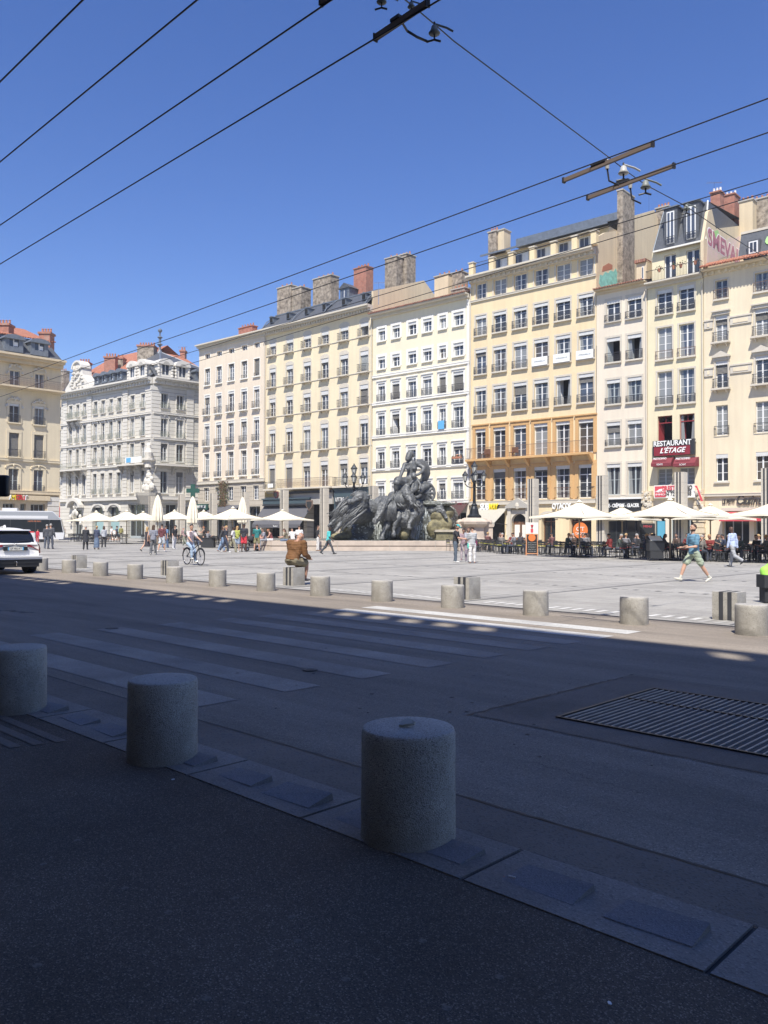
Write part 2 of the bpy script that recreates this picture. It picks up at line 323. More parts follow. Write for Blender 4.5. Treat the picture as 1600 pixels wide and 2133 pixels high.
class Frame:
    """a vertical plane in the world: local x to the right, y into the building, z up"""
    def __init__(s, o, u):
        s.o = Vector((o[0], o[1], 0)); s.u = Vector((u[0], u[1], 0)).normalized(); s.n = Vector((-s.u.y, s.u.x, 0)); s.rot = math.atan2(s.u.y, s.u.x)
    def hit(s, px, py, d=0.0):
        r = ray(px, py); o = s.o+s.n*d; t = (o-EYEV).dot(s.n)/r.dot(s.n); p = EYEV+r*t
        return ((p-s.o).dot(s.u), p.z)
    def s(s_, px, d=0.0, py=900): return s_.hit(px, py, d)[0]
    def z(s_, px, py, d=0.0): return s_.hit(px, py, d)[1]
    def world(s_, x, y, z=0): return s_.o+s_.u*x+s_.n*y+Vector((0,0,z))
# ------------------------------------------------------------------ ground
def sheet(name, x0, x1, y0, y1, z, m, kind='structure', parent=None):
    mb = MB(); mb.quad((x0,y0,z),(x1,y0,z),(x1,y1,z),(x0,y1,z), m); o = mb.build(name, parent)
    if kind and not parent: o['kind'] = kind
    return o
sheet('ground', -265, 55, -28, 255, -0.012, 'plaza_granite')
sheet('road', -110, 60, 3.9, 13.62, 0.0, 'asphalt_road')
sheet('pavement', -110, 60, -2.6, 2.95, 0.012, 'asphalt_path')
sheet('gutter', -110, 60, 3.44, 3.88, 0.003, 'gutter')
def plaza_mat():
    m = bpy.data.materials.new('plaza_paving'); m.use_nodes = True; t = m.node_tree; N = t.nodes; L = t.links
    b = N['Principled BSDF']; b.inputs['Roughness'].default_value = .72
    tc = N.new('ShaderNodeTexCoord'); br = N.new('ShaderNodeTexBrick'); br.offset = .5
    br.inputs['Scale'].default_value = 1; br.inputs['Brick Width'].default_value = .98; br.inputs['Row Height'].default_value = .49; br.inputs['Mortar Size'].default_value = .008
    br.inputs['Color1'].default_value = (.35,.336,.308,1); br.inputs['Color2'].default_value = (.29,.277,.254,1); br.inputs['Mortar'].default_value = (.17,.165,.16,1)
    L.new(tc.outputs['Object'], br.inputs['Vector'])
    n = N.new('ShaderNodeTexNoise'); n.inputs['Scale'].default_value = .35; n.inputs['Detail'].default_value = 9; n.inputs['Roughness'].default_value = .7; L.new(tc.outputs['Object'], n.inputs['Vector'])
    n2 = N.new('ShaderNodeTexNoise'); n2.inputs['Scale'].default_value = 22; n2.inputs['Detail'].default_value = 4; L.new(tc.outputs['Object'], n2.inputs['Vector'])
    a = N.new('ShaderNodeMix'); a.data_type = 'RGBA'; a.blend_type = 'OVERLAY'; a.inputs[0].default_value = .5; L.new(br.outputs[0], a.inputs[6]); L.new(n.outputs[0], a.inputs[7])
    c = N.new('ShaderNodeMix'); c.data_type = 'RGBA'; c.blend_type = 'OVERLAY'; c.inputs[0].default_value = .3; L.new(a.outputs[2], c.inputs[6]); L.new(n2.outputs[0], c.inputs[7])
    L.new(c.outputs[2], b.inputs['Base Color']); M['plaza_paving'] = m
plaza_mat()
sheet('plaza', -160, 60, 13.98, 63.0, 0.0, 'plaza_paving')
# dark drainage line between road and plaza, and the kerb slabs of the plaza edge
mb = MB(); mb.quad((-110,13.80,-.004),(60,13.80,-.004),(60,13.98,-.004),(-110,13.98,-.004),'tar')
mb.quad((-110,13.62,.002),(60,13.62,.002),(60,13.80,.002),(-110,13.80,.002),'gutter')
o = mb.build('drain_channel'); o['kind'] = 'structure'
# plaza grid of marble / granite bars every 5.9 m
mb = MB(); G0X, G0Y, GS = -5.6, 14.85, 5.9
for k in range(-2, 20):                      # bands running away from the road
    x = G0X-GS*k
    for dx in (-.42, -.14, .14): mb.quad((x+dx,14.1,.004),(x+dx+.10,14.1,.004),(x+dx+.10,62,.004),(x+dx,62,.004), 'band_light' if dx < .1 else 'band_dark')
for j in range(0, 9):                        # bands parallel to the road: ladder of short bars
    y = 14.35+GS*j; n = 0; x = -95 if j else -60
    while x < 12:
        fx = (x-G0X) % GS
        if .5 < fx < GS-.5:
            hh = .42 if j == 0 else .2; mb.quad((x,y,.006),(x+.12,y,.006),(x+.12,y+hh,.006),(x,y+hh,.006), 'white_marble' if j == 0 else 'band_dark' if n%2 else 'band_light')
        x += .27 if j == 0 else .31; n += 1
o = mb.build('paving_bands'); o['kind'] = 'structure'
# near kerb: granite slabs with joints
mb = MB(); x = -2.345+1.117*9
while x > -60:
    mb.box(x-1.117+.012, x-.012, 2.955, 3.435, -.02, .017, 'kerb_granite'); x -= 1.117
mb.box(-60, 10, 2.952, 3.44, -.03, .004, 'tar')
o = mb.build('kerb'); o['kind'] = 'structure'
sheet('gutter_joint', -60, 10, 3.88, 3.902, .002, 'tar'); 
# low wedge stones let into the kerb, two per slab
pm = MB()
pm.add([(-.20,-.11,0),(.20,-.11,0),(.20,.09,0),(-.20,.09,0),(-.19,-.105,.003),(.20,-.105,.010),(.20,.08,.045),(-.17,.08,.026)],
       [(0,3,2,1),(4,5,6,7),(0,1,5,4),(1,2,6,5),(2,3,7,6),(3,0,4,7)], 'ramp_granite')
wme = pm.mesh('wedge_stone'); first = True
for k in range(0, 16):
    xj = -1.228-1.117*k
    for i, dx in enumerate((.29, .80)):
        xx = xj-1.117+dx+.02
        if any(abs(xx-(-2.82+.0-2.12*b)) < .42 for b in range(0, 4)): pass
        o = link('wedge_stone', wme, None, (xx, 3.18, .015))
        wr_ = random.Random(k*2+i); o.rotation_euler = (wr_.uniform(-.03,.03), wr_.uniform(-.01,.02), wr_.uniform(-.06,.06)); o.scale = (wr_.uniform(.88,1.06), wr_.uniform(.85,1.08), wr_.uniform(.6,1.1))
        tag(o, 'low sloping granite wedge let into the near kerb slabs', 'kerb stone', 'granite wedges along the near kerb')
# loose end slab on the right
# zebra crossing: eight stripes
zb = MB()
for k, yf in enumerate((4.6,5.6,6.62,7.66,8.68,9.6,10.45,11.32,12.13)):
    xr = -6.3+.03*k; zb.quad((-12.25+.05*k,yf-.46,.004),(xr,yf-.46,.004),(xr,yf,.004),(-12.25+.05*k,yf,.004), 'old_paint' if k < 7 else 'white_paint')  # shadow put into the paint: darker stripes where the crossing is shaded
o = zb.build('zebra_crossing'); o['kind'] = 'structure'
# worn white strip by the plaza edge right of the crossing
# repaired patch around the grate
mb = MB(); mb.quad((-4.36,5.66,.0045),(2.5,5.66,.0045),(2.5,8.42,.0045),(-4.30,8.42,.0045),'asphalt_patch')
o = mb.build('road_patch'); o['kind'] = 'structure'
rng = random.Random(3)
def crack(name, a, b, w, jit=.02, n=40, z=.006):
    mb = MB(); a, b = Vector(a), Vector(b); d = (b-a).normalized(); q = Vector((-d.y, d.x)); L_, R_ = [], []
    for i in range(n+1):
        p = a.lerp(b, i/n)+q*rng.uniform(-jit, jit); ww = w*rng.uniform(.35, 1.5)
        L_.append((p.x+q.x*ww, p.y+q.y*ww, z)); R_.append((p.x-q.x*ww, p.y-q.y*ww, z))
    for i in range(n): mb.quad(L_[i], R_[i], R_[i+1], L_[i+1], 'tar')
    o = mb.build(name); o['kind'] = 'structure'; return o
crack('road_crack', (-4.40,5.6), (-4.31,8.46), .014, .018)
crack('road_crack', (-4.31,8.46), (1.5,8.46), .006, .012)
crack('road_crack', (-4.38,5.64), (1.5,5.62), .007, .01)
crack('gutter_crack', (-12,3.89), (3,3.89), .009, .008, 160)
crack('kerb_crack', (-12,3.447), (3,3.447), .010, .006, 160)
crack('road_crack', (-17.3,6.0), (-15.3,6.55), .05, .09, 30)
for (a, b) in (((-9,9.4),(-4.6,9.9)), ((-15,8.9),(-12.6,8.6)), ((-3.2,4.8),(-2.3,4.7))): crack('road_crack', a, b, .0025, .03)
for k in range(60):
    x_, y_ = rng.uniform(-9, -1.2), rng.uniform(4.0, 10.4); s_ = rng.uniform(.008, .022); mb = MB(); mb.lathe([(s_,0),(s_*.8,.002)], 'gutter' if k%3 else 'tar', 7); o = mb.build('road_spot'); o.location = (x_, y_, .0045); o.rotation_euler[2] = k; tag(o, 'small flattened spot on the shaded asphalt of the road', 'spot', 'spots on the road')
# metal grate
g = thing('road_grate', 'wide rusty steel ventilation grate set into the road on the right', 'grate', (0,0,0))
mb = MB(); mb.quad((-3.78,6.07,.0075),(1.2,6.07,.0075),(1.2,7.84,.0075),(-3.78,7.84,.0075),'pit_floor'); mb.build('pit', g)
mb = MB(); x = -3.74
while x < 1.2:
    mb.box(x, x+.012, 6.09, 7.82, .008, .016, 'grate_steel'); x += .062
mb.build('bars', g)
mb = MB(); mb.box(-3.80,1.2,6.055,6.08,.008,.018,'car_black'); mb.box(-3.80,1.2,7.83,7.855,.008,.018,'car_black'); mb.box(-3.80,-3.775,6.08,7.83,.008,.018,'car_black'); mb.box(-3.775,1.2,7.2,7.22,.009,.0185,'car_black'); mb.build('grate_frame', g)
# small service covers and litter
mb = MB(); mb.lathe([(.085,0),(.085,.006)], 'tar', 20); mb.lathe([(.075,.0062),(.075,.008)], 'gutter', 20); mb.lathe([(.045,.0082),(.045,.0095)], 'tar', 16)
tag(mb.build('valve_cover'), 'small round metal valve cover on the zebra crossing', 'cover').location = ground(646,1396,.004)
mb = MB(); mb.lathe([(.10,0),(.10,.005)], 'tar', 20); mb.lathe([(.085,.0052),(.085,.007)], 'gutter', 20)
tag(mb.build('valve_cover'), 'round cover in the asphalt left of the crossing stripes', 'cover').location = ground(233,1309,.004)
def litter(px, py, s, m, label, z=.014):
    mb = MB(); pts = [(s*rng.uniform(.7,1)*math.cos(t), s*.6*rng.uniform(.7,1)*math.sin(t)) for t in [k*math.pi/3 for k in range(6)]]
    mb.prism(pts, 0, s*.18, m, 'z'); o = mb.build('litter'); o.location = ground(px, py, z); o.rotation_euler[2] = rng.uniform(0, 3); tag(o, label, 'litter', None)
litter(1270, 2090, .014, 'banner_white', 'crumpled pale scrap on the dark pavement, nearest to the viewer at the right')
litter(360, 1624, .016, 'banner_white', 'small white scrap beside the foot of the second near bollard')
litter(1050, 1826, .004, 'sign_orange', 'orange tipped cigarette end on the kerb', .024)
mb = MB(); mb.cap((0,0,.004),(.03,.006,.004),.0035,.0035,'banner_white',8); o = mb.build('cigarette_end'); o.location = ground(1060,1826,.024); tag(o, 'white cigarette end lying on the near kerb slab', 'cigarette end')
for i, (px, py) in enumerate(((489,1871),(607,1910),(77,2011),(1040,2035),(620,1960),(160,1750),(350,1900),(260,1850),(720,2040),(880,1960),(430,2080),(930,2100),(90,1800))):
    mb = MB(); mb.lathe([(.018,0),(.016,.0015)], 'gutter', 9); o = mb.build('gum_spot'); o.location = ground(px, py, .0125); tag(o, 'flattened grey chewing gum spot on the dark pavement', 'gum', 'gum spots on the near pavement')
# striped patch of the near pavement at the left
mb = MB()
for k in range(3): mb.quad((-7.9,2.72-.15*k,.016),(-5.95-.04*k,2.72-.15*k,.016),(-5.95-.04*k,2.80-.15*k,.016),(-7.9,2.80-.15*k,.016),'gutter')
o = mb.build('pavement_stripes'); o['kind'] = 'structure'

# ------------------------------------------------------------------ bollards
def bollard(loc, r, h, label, group, rough_seed=0, mesh=None):
    if mesh is None:
        mb = MB(); k = .011; rr = random.Random(rough_seed)
        prof = [(r*(1.012-.001*i_), h*.9*i_/12) for i_ in range(13)]+[(r,h-k*2.2),(r-.004,h-k*1.2),(r-k*.5,h-k*.4),(r-k*1.1,h),(r*.5,h+.001),(r*.02,h+.002)]
        mb.lathe(prof, 'bollard_granite', 48); mesh = autosmooth(mb.mesh('bollard'), 50)
        for v in mesh.vertices:
            n_ = 1+.005*MNOISE.noise(Vector((v.co.x*9, v.co.y*9, v.co.z*9+rough_seed*3)))+.008*MNOISE.noise(Vector((v.co.x*30, v.co.y*30, v.co.z*30+rough_seed*3))); v.co.x *= n_; v.co.y *= n_
    o = link('bollard', mesh, None, loc, rough_seed*1.3); tag(o, label, 'bollard', group); return o
near = ['granite bollard in the foreground with a folded leaf on its top', 'near granite bollard between the leaf topped one and the one cut by the frame', 'near granite bollard cut off by the left edge of the picture']
GN = 'granite bollards along the near kerb'
bollard(ground(850,1745,.0).xyz*1+Vector((0,0,.012)), .243, .56, near[0], GN, 1)
bollard(ground(338,1582,.0)+Vector((0,0,.012)), .235, .545, near[1], GN, 2)
bollard(ground(36,1481,.0)+Vector((0,0,.012)), .235, .545, near[2], GN, 3)
mb = MB(); vs = []
for i in range(7):
    t = i/6-.5; wdt = .018*math.sqrt(max(0, 1-(t*2)**2))+.0008
    for q in (-1, 1): vs.append((t*.09, q*wdt*1.4, .016+(.020 if q > 0 else .004)*(1-(t*2)**2)+t*.01))
    vs.append((t*.08, 0, .002+t*.008))
for i in range(6):
    a = i*3; mb.add([vs[a],vs[a+2],vs[a+5],vs[a+3]], [(0,1,2,3)], 'leaf_grey'); mb.add([vs[a+2],vs[a+1],vs[a+4],vs[a+5]], [(0,1,2,3)], 'leaf_grey')
lf = mb.build('leaf'); p = ground(850,1745); lf.location = (p.x+.0, p.y-.01, .574); lf.rotation_euler = (0,0,R(50)); lf['label'] = 'small curled grey leaf lying on top of the nearest bollard'; lf['category'] = 'leaf'
FB = ((85,1187),(143,1193.5),(209,1200),(281,1206.5),(363,1213),(453,1221),(554,1229.5),(667,1239),(796,1250),(943,1263.5),(1116,1279),(1321,1298.5),(1565,1320))
LB = ['far bollard behind the white car', 'far bollard right of the white car, in front of the leftmost striped stone block', 'far bollard between the white car and the cyclist, third from the left',
 'fourth far bollard from the left, two before the cyclist', 'far bollard overlapping a striped stone block, left of the cyclist', 'far bollard below the front wheel of the bicycle', 'far bollard just left of the seated man in brown',
 'far bollard just right of the seated man in brown', 'far bollard between the seated man and the zebra crossing, below the fountain', 'far bollard overlapping a striped block, right of the centre', 'far bollard left of the walking man in blue, beyond the crossing',
 'far bollard below the walking man, left of the rightmost striped block', 'rightmost far bollard in front of the striped block']
for i, ((px, py), lb) in enumerate(zip(FB, LB)):
    dv = ray(px, 1250); bollard((dv.x*13.05/dv.y, 13.05, 0), .235, .46, lb, 'granite bollards along the plaza edge', 10+i)

# ------------------------------------------------------------------ striped stone blocks and pillars
def striped_block(loc, label, grp, L_=.42, w=.44, h=.50):
    t = thing('stone_block', label, 'stone block', loc, R(0), grp)
    mb = MB(); mb.box(-w/2, w/2, -L_/2, L_/2, 0, h, 'bollard_granite'); mb.build('block', t)
    for i, x in enumerate((-.10, .05)):
        mb = MB(); mb.box(x, x+.075, -L_/2-.004, L_/2+.004, 0, h+.004, 'black_granite'); mb.build('stripe', t)
    return t
def atY(px, y): d = ray(px, 1250); return (d.x*y/d.y, y, 0)
GB = 'black and white striped stone blocks on the plaza'
striped_block(atY(1519, 14.9), 'striped stone block behind the rightmost far bollard', GB)
striped_block(atY(973, 14.9), 'striped stone block half hidden by a bollard right of the fountain', GB)
SEAT = striped_block(atY(612, 14.9), 'striped stone block the man in the brown jacket sits on', GB)
striped_block(atY(353, 14.9), 'striped stone block half hidden by a bollard left of the bicycle', GB)
striped_block(atY(164, 14.9), 'leftmost striped stone block, near the white car', GB)
def pillar(loc, label, h=5.3):
    t = thing('striped_pillar', label, 'pillar', loc, 0, 'tall square striped pillars on the plaza')
    w = .30; mb = MB(); z = 0; i = 0
    while z < h-.01:
        z1 = min(h, z+.66); mb.box(-w, w, -w, w, z+.006, z1-.006, 'bollard_granite' if False else 'trim_stone'); z = z1
    mb.box(-w+.008, w-.008, -w+.008, w-.008, 0, h-.01, 'soffit'); mb.build('shaft', t)
    for x in (-.18, .02):
        mb = MB(); mb.box(x, x+.10, -w-.005, w+.005, 0, h-.02, 'black_granite'); mb.build('stripe', t)
PXL = {0:1600.5, 1:1419, 2:1255, 3:1110.5, 7:778, 8:675.5, 9:592, 10:511, 11:444, 12:378, 13:316.5}
pl = {0:'striped pillar at the right edge, rightmost of the row', 1:'striped pillar in front of the burgundy restaurant signs', 2:'striped pillar in front of the creperie shopfront', 3:'striped pillar behind the orange framed menu board, left of the taco shop',
      7:'striped pillar behind the leaping horse on the left of the fountain', 8:'striped pillar just left of the fountain, beside the man in turquoise', 9:'striped pillar rising through the black awning', 10:'striped pillar beside the closed parasol, left of the black awning',
      11:'striped pillar before the pharmacy shopfront', 12:'striped pillar by the right face of the ornate white building', 13:'leftmost striped pillar, before the corner of the ornate white building'}
for k, lb in pl.items():
    dd = ray(PXL[k], 1100); tt = 51.2/dd.y
    pillar((dd.x*tt, 51.2, 0), lb)
# ------------------------------------------------------------------ facade kit
class Bld:
    def __init__(s, name, label, fr, px0, px1, group='facades round the square', base=0.0):
        s.fr = fr; s.s0 = fr.s(px0); s.s1 = fr.s(px1)
        w0 = fr.world(s.s0, 0); s.f = Frame((w0.x, w0.y), (fr.u.x, fr.u.y)); s.w = s.s1-s.s0
        s.root = thing(name, label, 'building', (w0.x, w0.y, 0), fr.rot, group)
        s.open = []
    def S(s, px, d=0.0, py=900): return s.f.s(px, d, py)
    def Z(s, px, py, d=0.0): return s.f.z(px, py, d)
    def openings(s, cols, rows, refpx, skip=()):
        """cols: px pairs, rows: (ytop, ybottom) at refpx -> grid of (s0,s1,z0,z1)"""
        g = {}
        for j, (yt, yb) in enumerate(rows):
            zt, zb = s.Z(refpx, yt), s.Z(refpx, yb)
            for i, (a, b) in enumerate(cols):
                if (i, j) in skip: continue
                g[(i, j)] = (s.S(a), s.S(b), zb, zt)
        s.open += list(g.values()); return g
    def wall(s, z0, z1, m, depth=.32, x0=0, x1=None, openings=None, name='wall', y=0.0, reveal=None):
        x1 = s.w if x1 is None else x1; ops = [o for o in (openings if openings is not None else s.open) if o[2] < z1 and o[3] > z0 and o[0] < x1 and o[1] > x0]
        xs = sorted({x0, x1}|{max(x0, o[0]) for o in ops}|{min(x1, o[1]) for o in ops}); zs = sorted({z0, z1}|{max(z0, o[2]) for o in ops}|{min(z1, o[3]) for o in ops})
        mb = MB()
        for a, b in zip(xs, xs[1:]):
            if b-a < 1e-5: continue
            run = None
            for c, d in zip(zs, zs[1:]):
                if d-c < 1e-5: continue
                mx_, mz = (a+b)/2, (c+d)/2; hole = any(o[0] < mx_ < o[1] and o[2] < mz < o[3] for o in ops)
                if hole:
                    if run is not None: mb.quad((a,y,run),(b,y,run),(b,y,c),(a,y,c), m); run = None
                elif run is None: run = c
            if run is not None: mb.quad((a,y,run),(b,y,run),(b,y,z1),(a,y,z1), m)
        rv = reveal or m
        for o in ops:
            a, b, c, d = max(x0,o[0]), min(x1,o[1]), max(z0,o[2]), min(z1,o[3])
            mb.quad((a,y,c),(a,y,d),(a,y+depth,d),(a,y+depth,c), rv); mb.quad((b,y,c),(b,y+depth,c),(b,y+depth,d),(b,y,d), rv)
            mb.quad((a,y,d),(b,y,d),(b,y+depth,d),(a,y+depth,d), rv); mb.quad((a,y,c),(a,y+depth,c),(b,y+depth,c),(b,y,c), rv)
        return mb.build(name, s.root)
    def body(s, zt, depth, m='wall_gable', x0=0.003, x1=None, y0=1.45, back=True, z0=0, name='side_wall'):
        x1 = (s.w-.003) if x1 is None else x1; mb = MB()
        mb.box(x0, x1, y0, depth, z0, zt-.02, m)
        mb.quad((x0,0,z0),(x0,y0,z0),(x0,y0,zt-.02),(x0,0,zt-.02), m); mb.quad((x1,0,z0),(x1,y0,z0),(x1,y0,zt-.02),(x1,0,zt-.02), m)
        return mb.build(name, s.root)
    def band(s, z, h, proud, m='trim_stone', x0=-.0, x1=None, name='string_course', y=0.0):
        x1 = s.w if x1 is None else x1; mb = MB(); mb.box(x0+.002, x1-.002, y-proud, y+.05, z-h/2, z+h/2, m)
        mb.box(x0+.001, x1-.001, y-proud-.03, y+.04, z+h/2-.05, z+h/2+.02, m); return mb.build(name, s.root)
    def window(s, o, frame='frame_white', pane='glass_dark', bars=3, transom=0, y=.2, surround=None, sw=.14, sill=None, rail=None, val=None, blind=0.0, ajar=0, arch=0.0, surm='trim_white', curtain=False, center=True, ft=.055, railh=.95, out=.0, hood=None, blindm='blind', box=False, proud=.03, label=None):
        a, b, c, d = o; mb = MB(); t = ft; s.rng = getattr(s, 'rng', None) or random.Random(hash(s.root.name)%1000 if False else len(s.root.name)*7+int(s.w*10)); u_ = s.rng.random()
        if pane == 'glass_dark': pane = 'glass_dark' if u_ < .45 else 'glass_blue' if u_ < .65 else 'glass_warm' if u_ < .85 else 'glass_curtain'
        if blind == 0 and val and s.rng.random() < .3: blind = s.rng.uniform(.12, .5)
        if not curtain and s.rng.random() < .3: curtain = True
        win_parts = []
        mb.box(a, a+t, y, y+.06, c, d, frame); mb.box(b-t, b, y, y+.06, c, d, frame)
        mb.box(a+t, b-t, y, y+.06, d-t, d, frame); mb.box(a+t, b-t, y, y+.06, c, c+t*1.4, frame)
        cx = (a+b)/2; top = d-t
        if transom: 
            zt = d-(d-c)*transom; mb.box(a+t, b-t, y-.012, y+.055, zt-.04, zt+.04, frame); top = zt-.04
            mb.box(cx-.02, cx+.02, y+.01, y+.05, zt+.04, d-t, frame)
        if center and ajar != 2:
            mb.box(cx-.055, cx+.055, y-.02, y+.05, c+t*1.4, top, frame)
            for k in range(1, bars+1):
                z = c+(top-c)*k/(bars+1)
                mb.box(a+t, cx-.055, y+.01, y+.05, z-.017, z+.017, frame); mb.box(cx+.055, b-t, y+.01, y+.05, z-.017, z+.017, frame)
        if ajar:      # leaves swung inwards
            wl = (b-a)/2-t; ang = R(70)
            mb.quad((a+t,y+.05,c+t),(a+t+wl*math.cos(ang),y+.05+wl*math.sin(ang),c+t),(a+t+wl*math.cos(ang),y+.05+wl*math.sin(ang),top),(a+t,y+.05,top), frame)
        w = mb.build('window', s.root)
        if label: w['label'] = label
        p = MB(); yy = y+.03 if ajar != 2 else y+.9
        p.quad((a+t*.5,yy,c+t*.5),(b-t*.5,yy,c+t*.5),(b-t*.5,yy,d-t*.5),(a+t*.5,yy,d-t*.5), pane if ajar != 2 else 'void'); p.build('pane', w)
        if curtain:
            q = MB(); q.quad((a+t,y+.028,c+t),(a+t+(cx-a)*.55,y+.028,c+t),(a+t+(cx-a)*.3,y+.028,d-t),(a+t,y+.028,d-t), 'glass_curtain'); q.quad((b-t-(cx-a)*.5,y+.0275,c+t),(b-t,y+.0275,c+t),(b-t,y+.0275,d-t),(b-t-(cx-a)*.25,y+.0275,d-t), 'glass_curtain'); q.build('curtain', w)
        if surround:
            q = MB(); k = sw; e = proud
            q.box(a-k, a-.001, -e, .02, c-.0, d, surm); q.box(b+.001, b+k, -e, .02, c, d, surm); q.box(a-k, b+k, -e-.006, .02, d+.001, d+k*1.1, surm)
            if surround == 2: q.box(a-k*1.15, b+k*1.15, -e-.10, .02, d+k*1.1+.001, d+k*1.1+.12, surm)
            if arch: 
                pts = [(a-k, d+k*1.1-.01)]+[(cx+(b-a+2*k)/2*math.cos(u), d+k*1.1-.01+arch*math.sin(u)) for u in [math.pi*(1-i/8) for i in range(1, 8)]]+[(b+k, d+k*1.1-.01)]
                q.prism(pts, -e-.003, .01, surm)
            q.build('surround', w)
        if hood:
            q = MB(); k = sw+.12
            if hood == 'ped':
                q.prism([(a-k,d+.28),(b+k,d+.28),(b+k,d+.38),(cx,d+.38+(b-a)*.42),(a-k,d+.38)], -.26, .02, surm); q.box(a-k+.08, b+k-.08, -.12, .02, d+.05, d+.28, surm)
            elif hood == 'flat':
                q.box(a-k, b+k, -.28, .02, d+.30, d+.40, surm); q.box(a-k+.06, b+k-.06, -.16, .02, d+.06, d+.30, surm)
            elif hood == 'arch':
                pts = [(cx+((b-a)/2+k)*math.cos(u), d+.06+(.55)*math.sin(u)) for u in [math.pi*i/10 for i in range(11)]]+[(cx+((b-a)/2+k-.14)*math.cos(u), d+.04+(.42)*math.sin(u)) for u in [math.pi*(1-i/10) for i in range(11)]]
                q.prism(pts, -.17, .01, surm); q.ball((cx,-.14,d+.42), (.13,.1,.2), surm, 8)
            for x in (a-k+.08, b+k-.2): q.prism([(-.20,d+.28),(-.05,d-.1),(.01,d-.1),(.01,d+.28)], x, x+.12, surm, 'x')
            q.build('hood', w)
        if sill is not None:
            q = MB(); q.box(a-.12-sill*.3, b+.12+sill*.3, -.10-sill, .06, c-.14, c-.004, surm)
            if sill > .2:
                for x in (a, b-.1): q.prism([(-.08-sill,c-.14),(-.02,c-.42),(.02,c-.42),(.02,c-.14)], x, x+.1, surm, 'x')
            q.build('sill', w)
        if val:
            q = MB(); h = .34 if val == 1 else .5; n = max(5, int((b-a)/.12)); yv = .02
            zb = d-h
            q.box(a+.005, b-.005, yv, yv+.02, zb+.05, d-.003, 'valance')
            for i in range(n):
                x0_, x1_ = a+.005+(b-a-.01)*i/n, a+.005+(b-a-.01)*(i+1)/n
                q.prism([(x0_, zb+.052), (x0_+(x1_-x0_)*.25, zb+.01), (x0_+(x1_-x0_)*.75, zb+.01), (x1_, zb+.052)], yv+.001, yv+.019, 'valance')
            if val == 2:
                q.prism([(a+.005,d-.01)]+[(cx+(b-a-.01)/2*math.cos(u), d-.01+.22*math.sin(u)) for u in [math.pi*(1-i/8) for i in range(1, 8)]]+[(b-.005,d-.01)], yv-.02, yv+.015, 'valance')
            q.build('valance', w)
        if blind > 0:
            q = MB(); zb = d-(d-c)*blind; n = max(2, int((d-zb)/.09)); yb = .12
            for i in range(n):
                z0_ = zb+(d-zb)*i/n; z1_ = zb+(d-zb)*(i+1)/n
                q.quad((a+.01,yb,z0_),(b-.01,yb,z0_),(b-.01,yb+.05,z1_),(a+.01,yb+.05,z1_), blindm)
                q.quad((a+.01,yb,z0_),(a+.01,yb+.05,z0_),(b-.01,yb+.05,z0_),(b-.01,yb,z0_), blindm)
            q.build('blind', w)
        if rail:
            railing(w, a-(.10 if out else .0), b+(.10 if out else 0), -.06-out, c, railh, rail, out)
        if box:
            q = MB(); q.box(a+.05, b-.05, -.30, -.12, c+.55, c+.75, 'terracotta'); rr = random.Random(int(a*91))
            for i in range(26): x = rr.uniform(a+.05, b-.05); z = c+rr.uniform(.7, .98); q.ball((x, -.21+rr.uniform(-.1,.1), z), rr.uniform(.03,.07), 'leaf' if i%3 else 'sign_orange', 5)
            q.build('flower_box', w)
        return w
def railing(parent, a, b, y, z, h, style='iron', out=0.0, name='railing', dens=.125, m=None):
    m = m or {'iron':'iron','rust':'iron_rust','plain':'iron','green':'iron_green','wood':'frame_brown'}.get(style, 'iron'); mb = MB(); t = .013
    mb.box(a, b, y-.02, y+.02, z+h-.035, z+h, m); mb.box(a, b, y-.015, y+.015, z+.06, z+.085, m)
    n = max(3, int((b-a)/dens))
    for i in range(n+1):
        x = a+(b-a-.02)*i/n+.01; mb.box(x-t/2, x+t/2, y-t/2, y+t/2, z+.085, z+h-.035, m)
    if style in ('iron', 'green'):
        mb.box(a, b, y-.012, y+.012, z+h*.72, z+h*.72+.02, m)
        for i in range(n):
            x0 = a+(b-a)*(i+.5)/n; q = (b-a)/n*.36
            for zc in (z+h*.28, z+h*.52):
                pts = [(x0+q*math.cos(u), y, zc+h*.11*math.sin(u)) for u in [2*math.pi*k/6 for k in range(7)]]
                mb.tube(pts, .009, m, 4, False)
    if out > 0:
        for x in (a, b): mb.box(x-.012, x+.012, y, .0, z+h-.03, z+h, m); mb.box(x-.012, x+.012, y, 0.0, z+.06, z+.08, m)
        for k in range(1, 3):
            for x in (a, b): mb.box(x-.007, x+.007, y*k/3, y*k/3+.014, z+.08, z+h-.03, m)
    return mb.build(name, parent)
def chimney(bd, pl, pr, yt, d, zb, dep=.9, m='rubble', pots=4, cap=True, potm='terracotta', yb=None):
    a, b = bd.S(pl, d, yt), bd.S(pr, d, yt); z = bd.Z((pl+pr)/2, yt, d)
    mb = MB(); mb.box(a, b, d, d+dep, zb, z-.12, m)
    if cap: mb.box(a-.08, b+.08, d-.08, d+dep+.08, z-.12, z, 'brick_red' if m == 'brick_red' else 'soffit')
    o = mb.build('chimney', bd.root)
    for i in range(pots):
        q = MB(); x = a+(b-a)*(i+.5)/pots; q.lathe([(.11,0),(.09,.35),(.11,.38),(.08,.42)], potm, 8, (x, d+dep*.5, z)); q.build('chimney_pot', o)
    return o
def pipe(bd, px, y0, y1, x=None, m='trim_stone', r=.055):
    x = bd.S(px) if x is None else x; mb = MB(); mb.tube([(x,-.09,bd.Z(px, y1)),(x,-.09,bd.Z(px, y0)-.25),(x,-.3,bd.Z(px, y0))], r, m, 6); return mb.build('downpipe', bd.root)
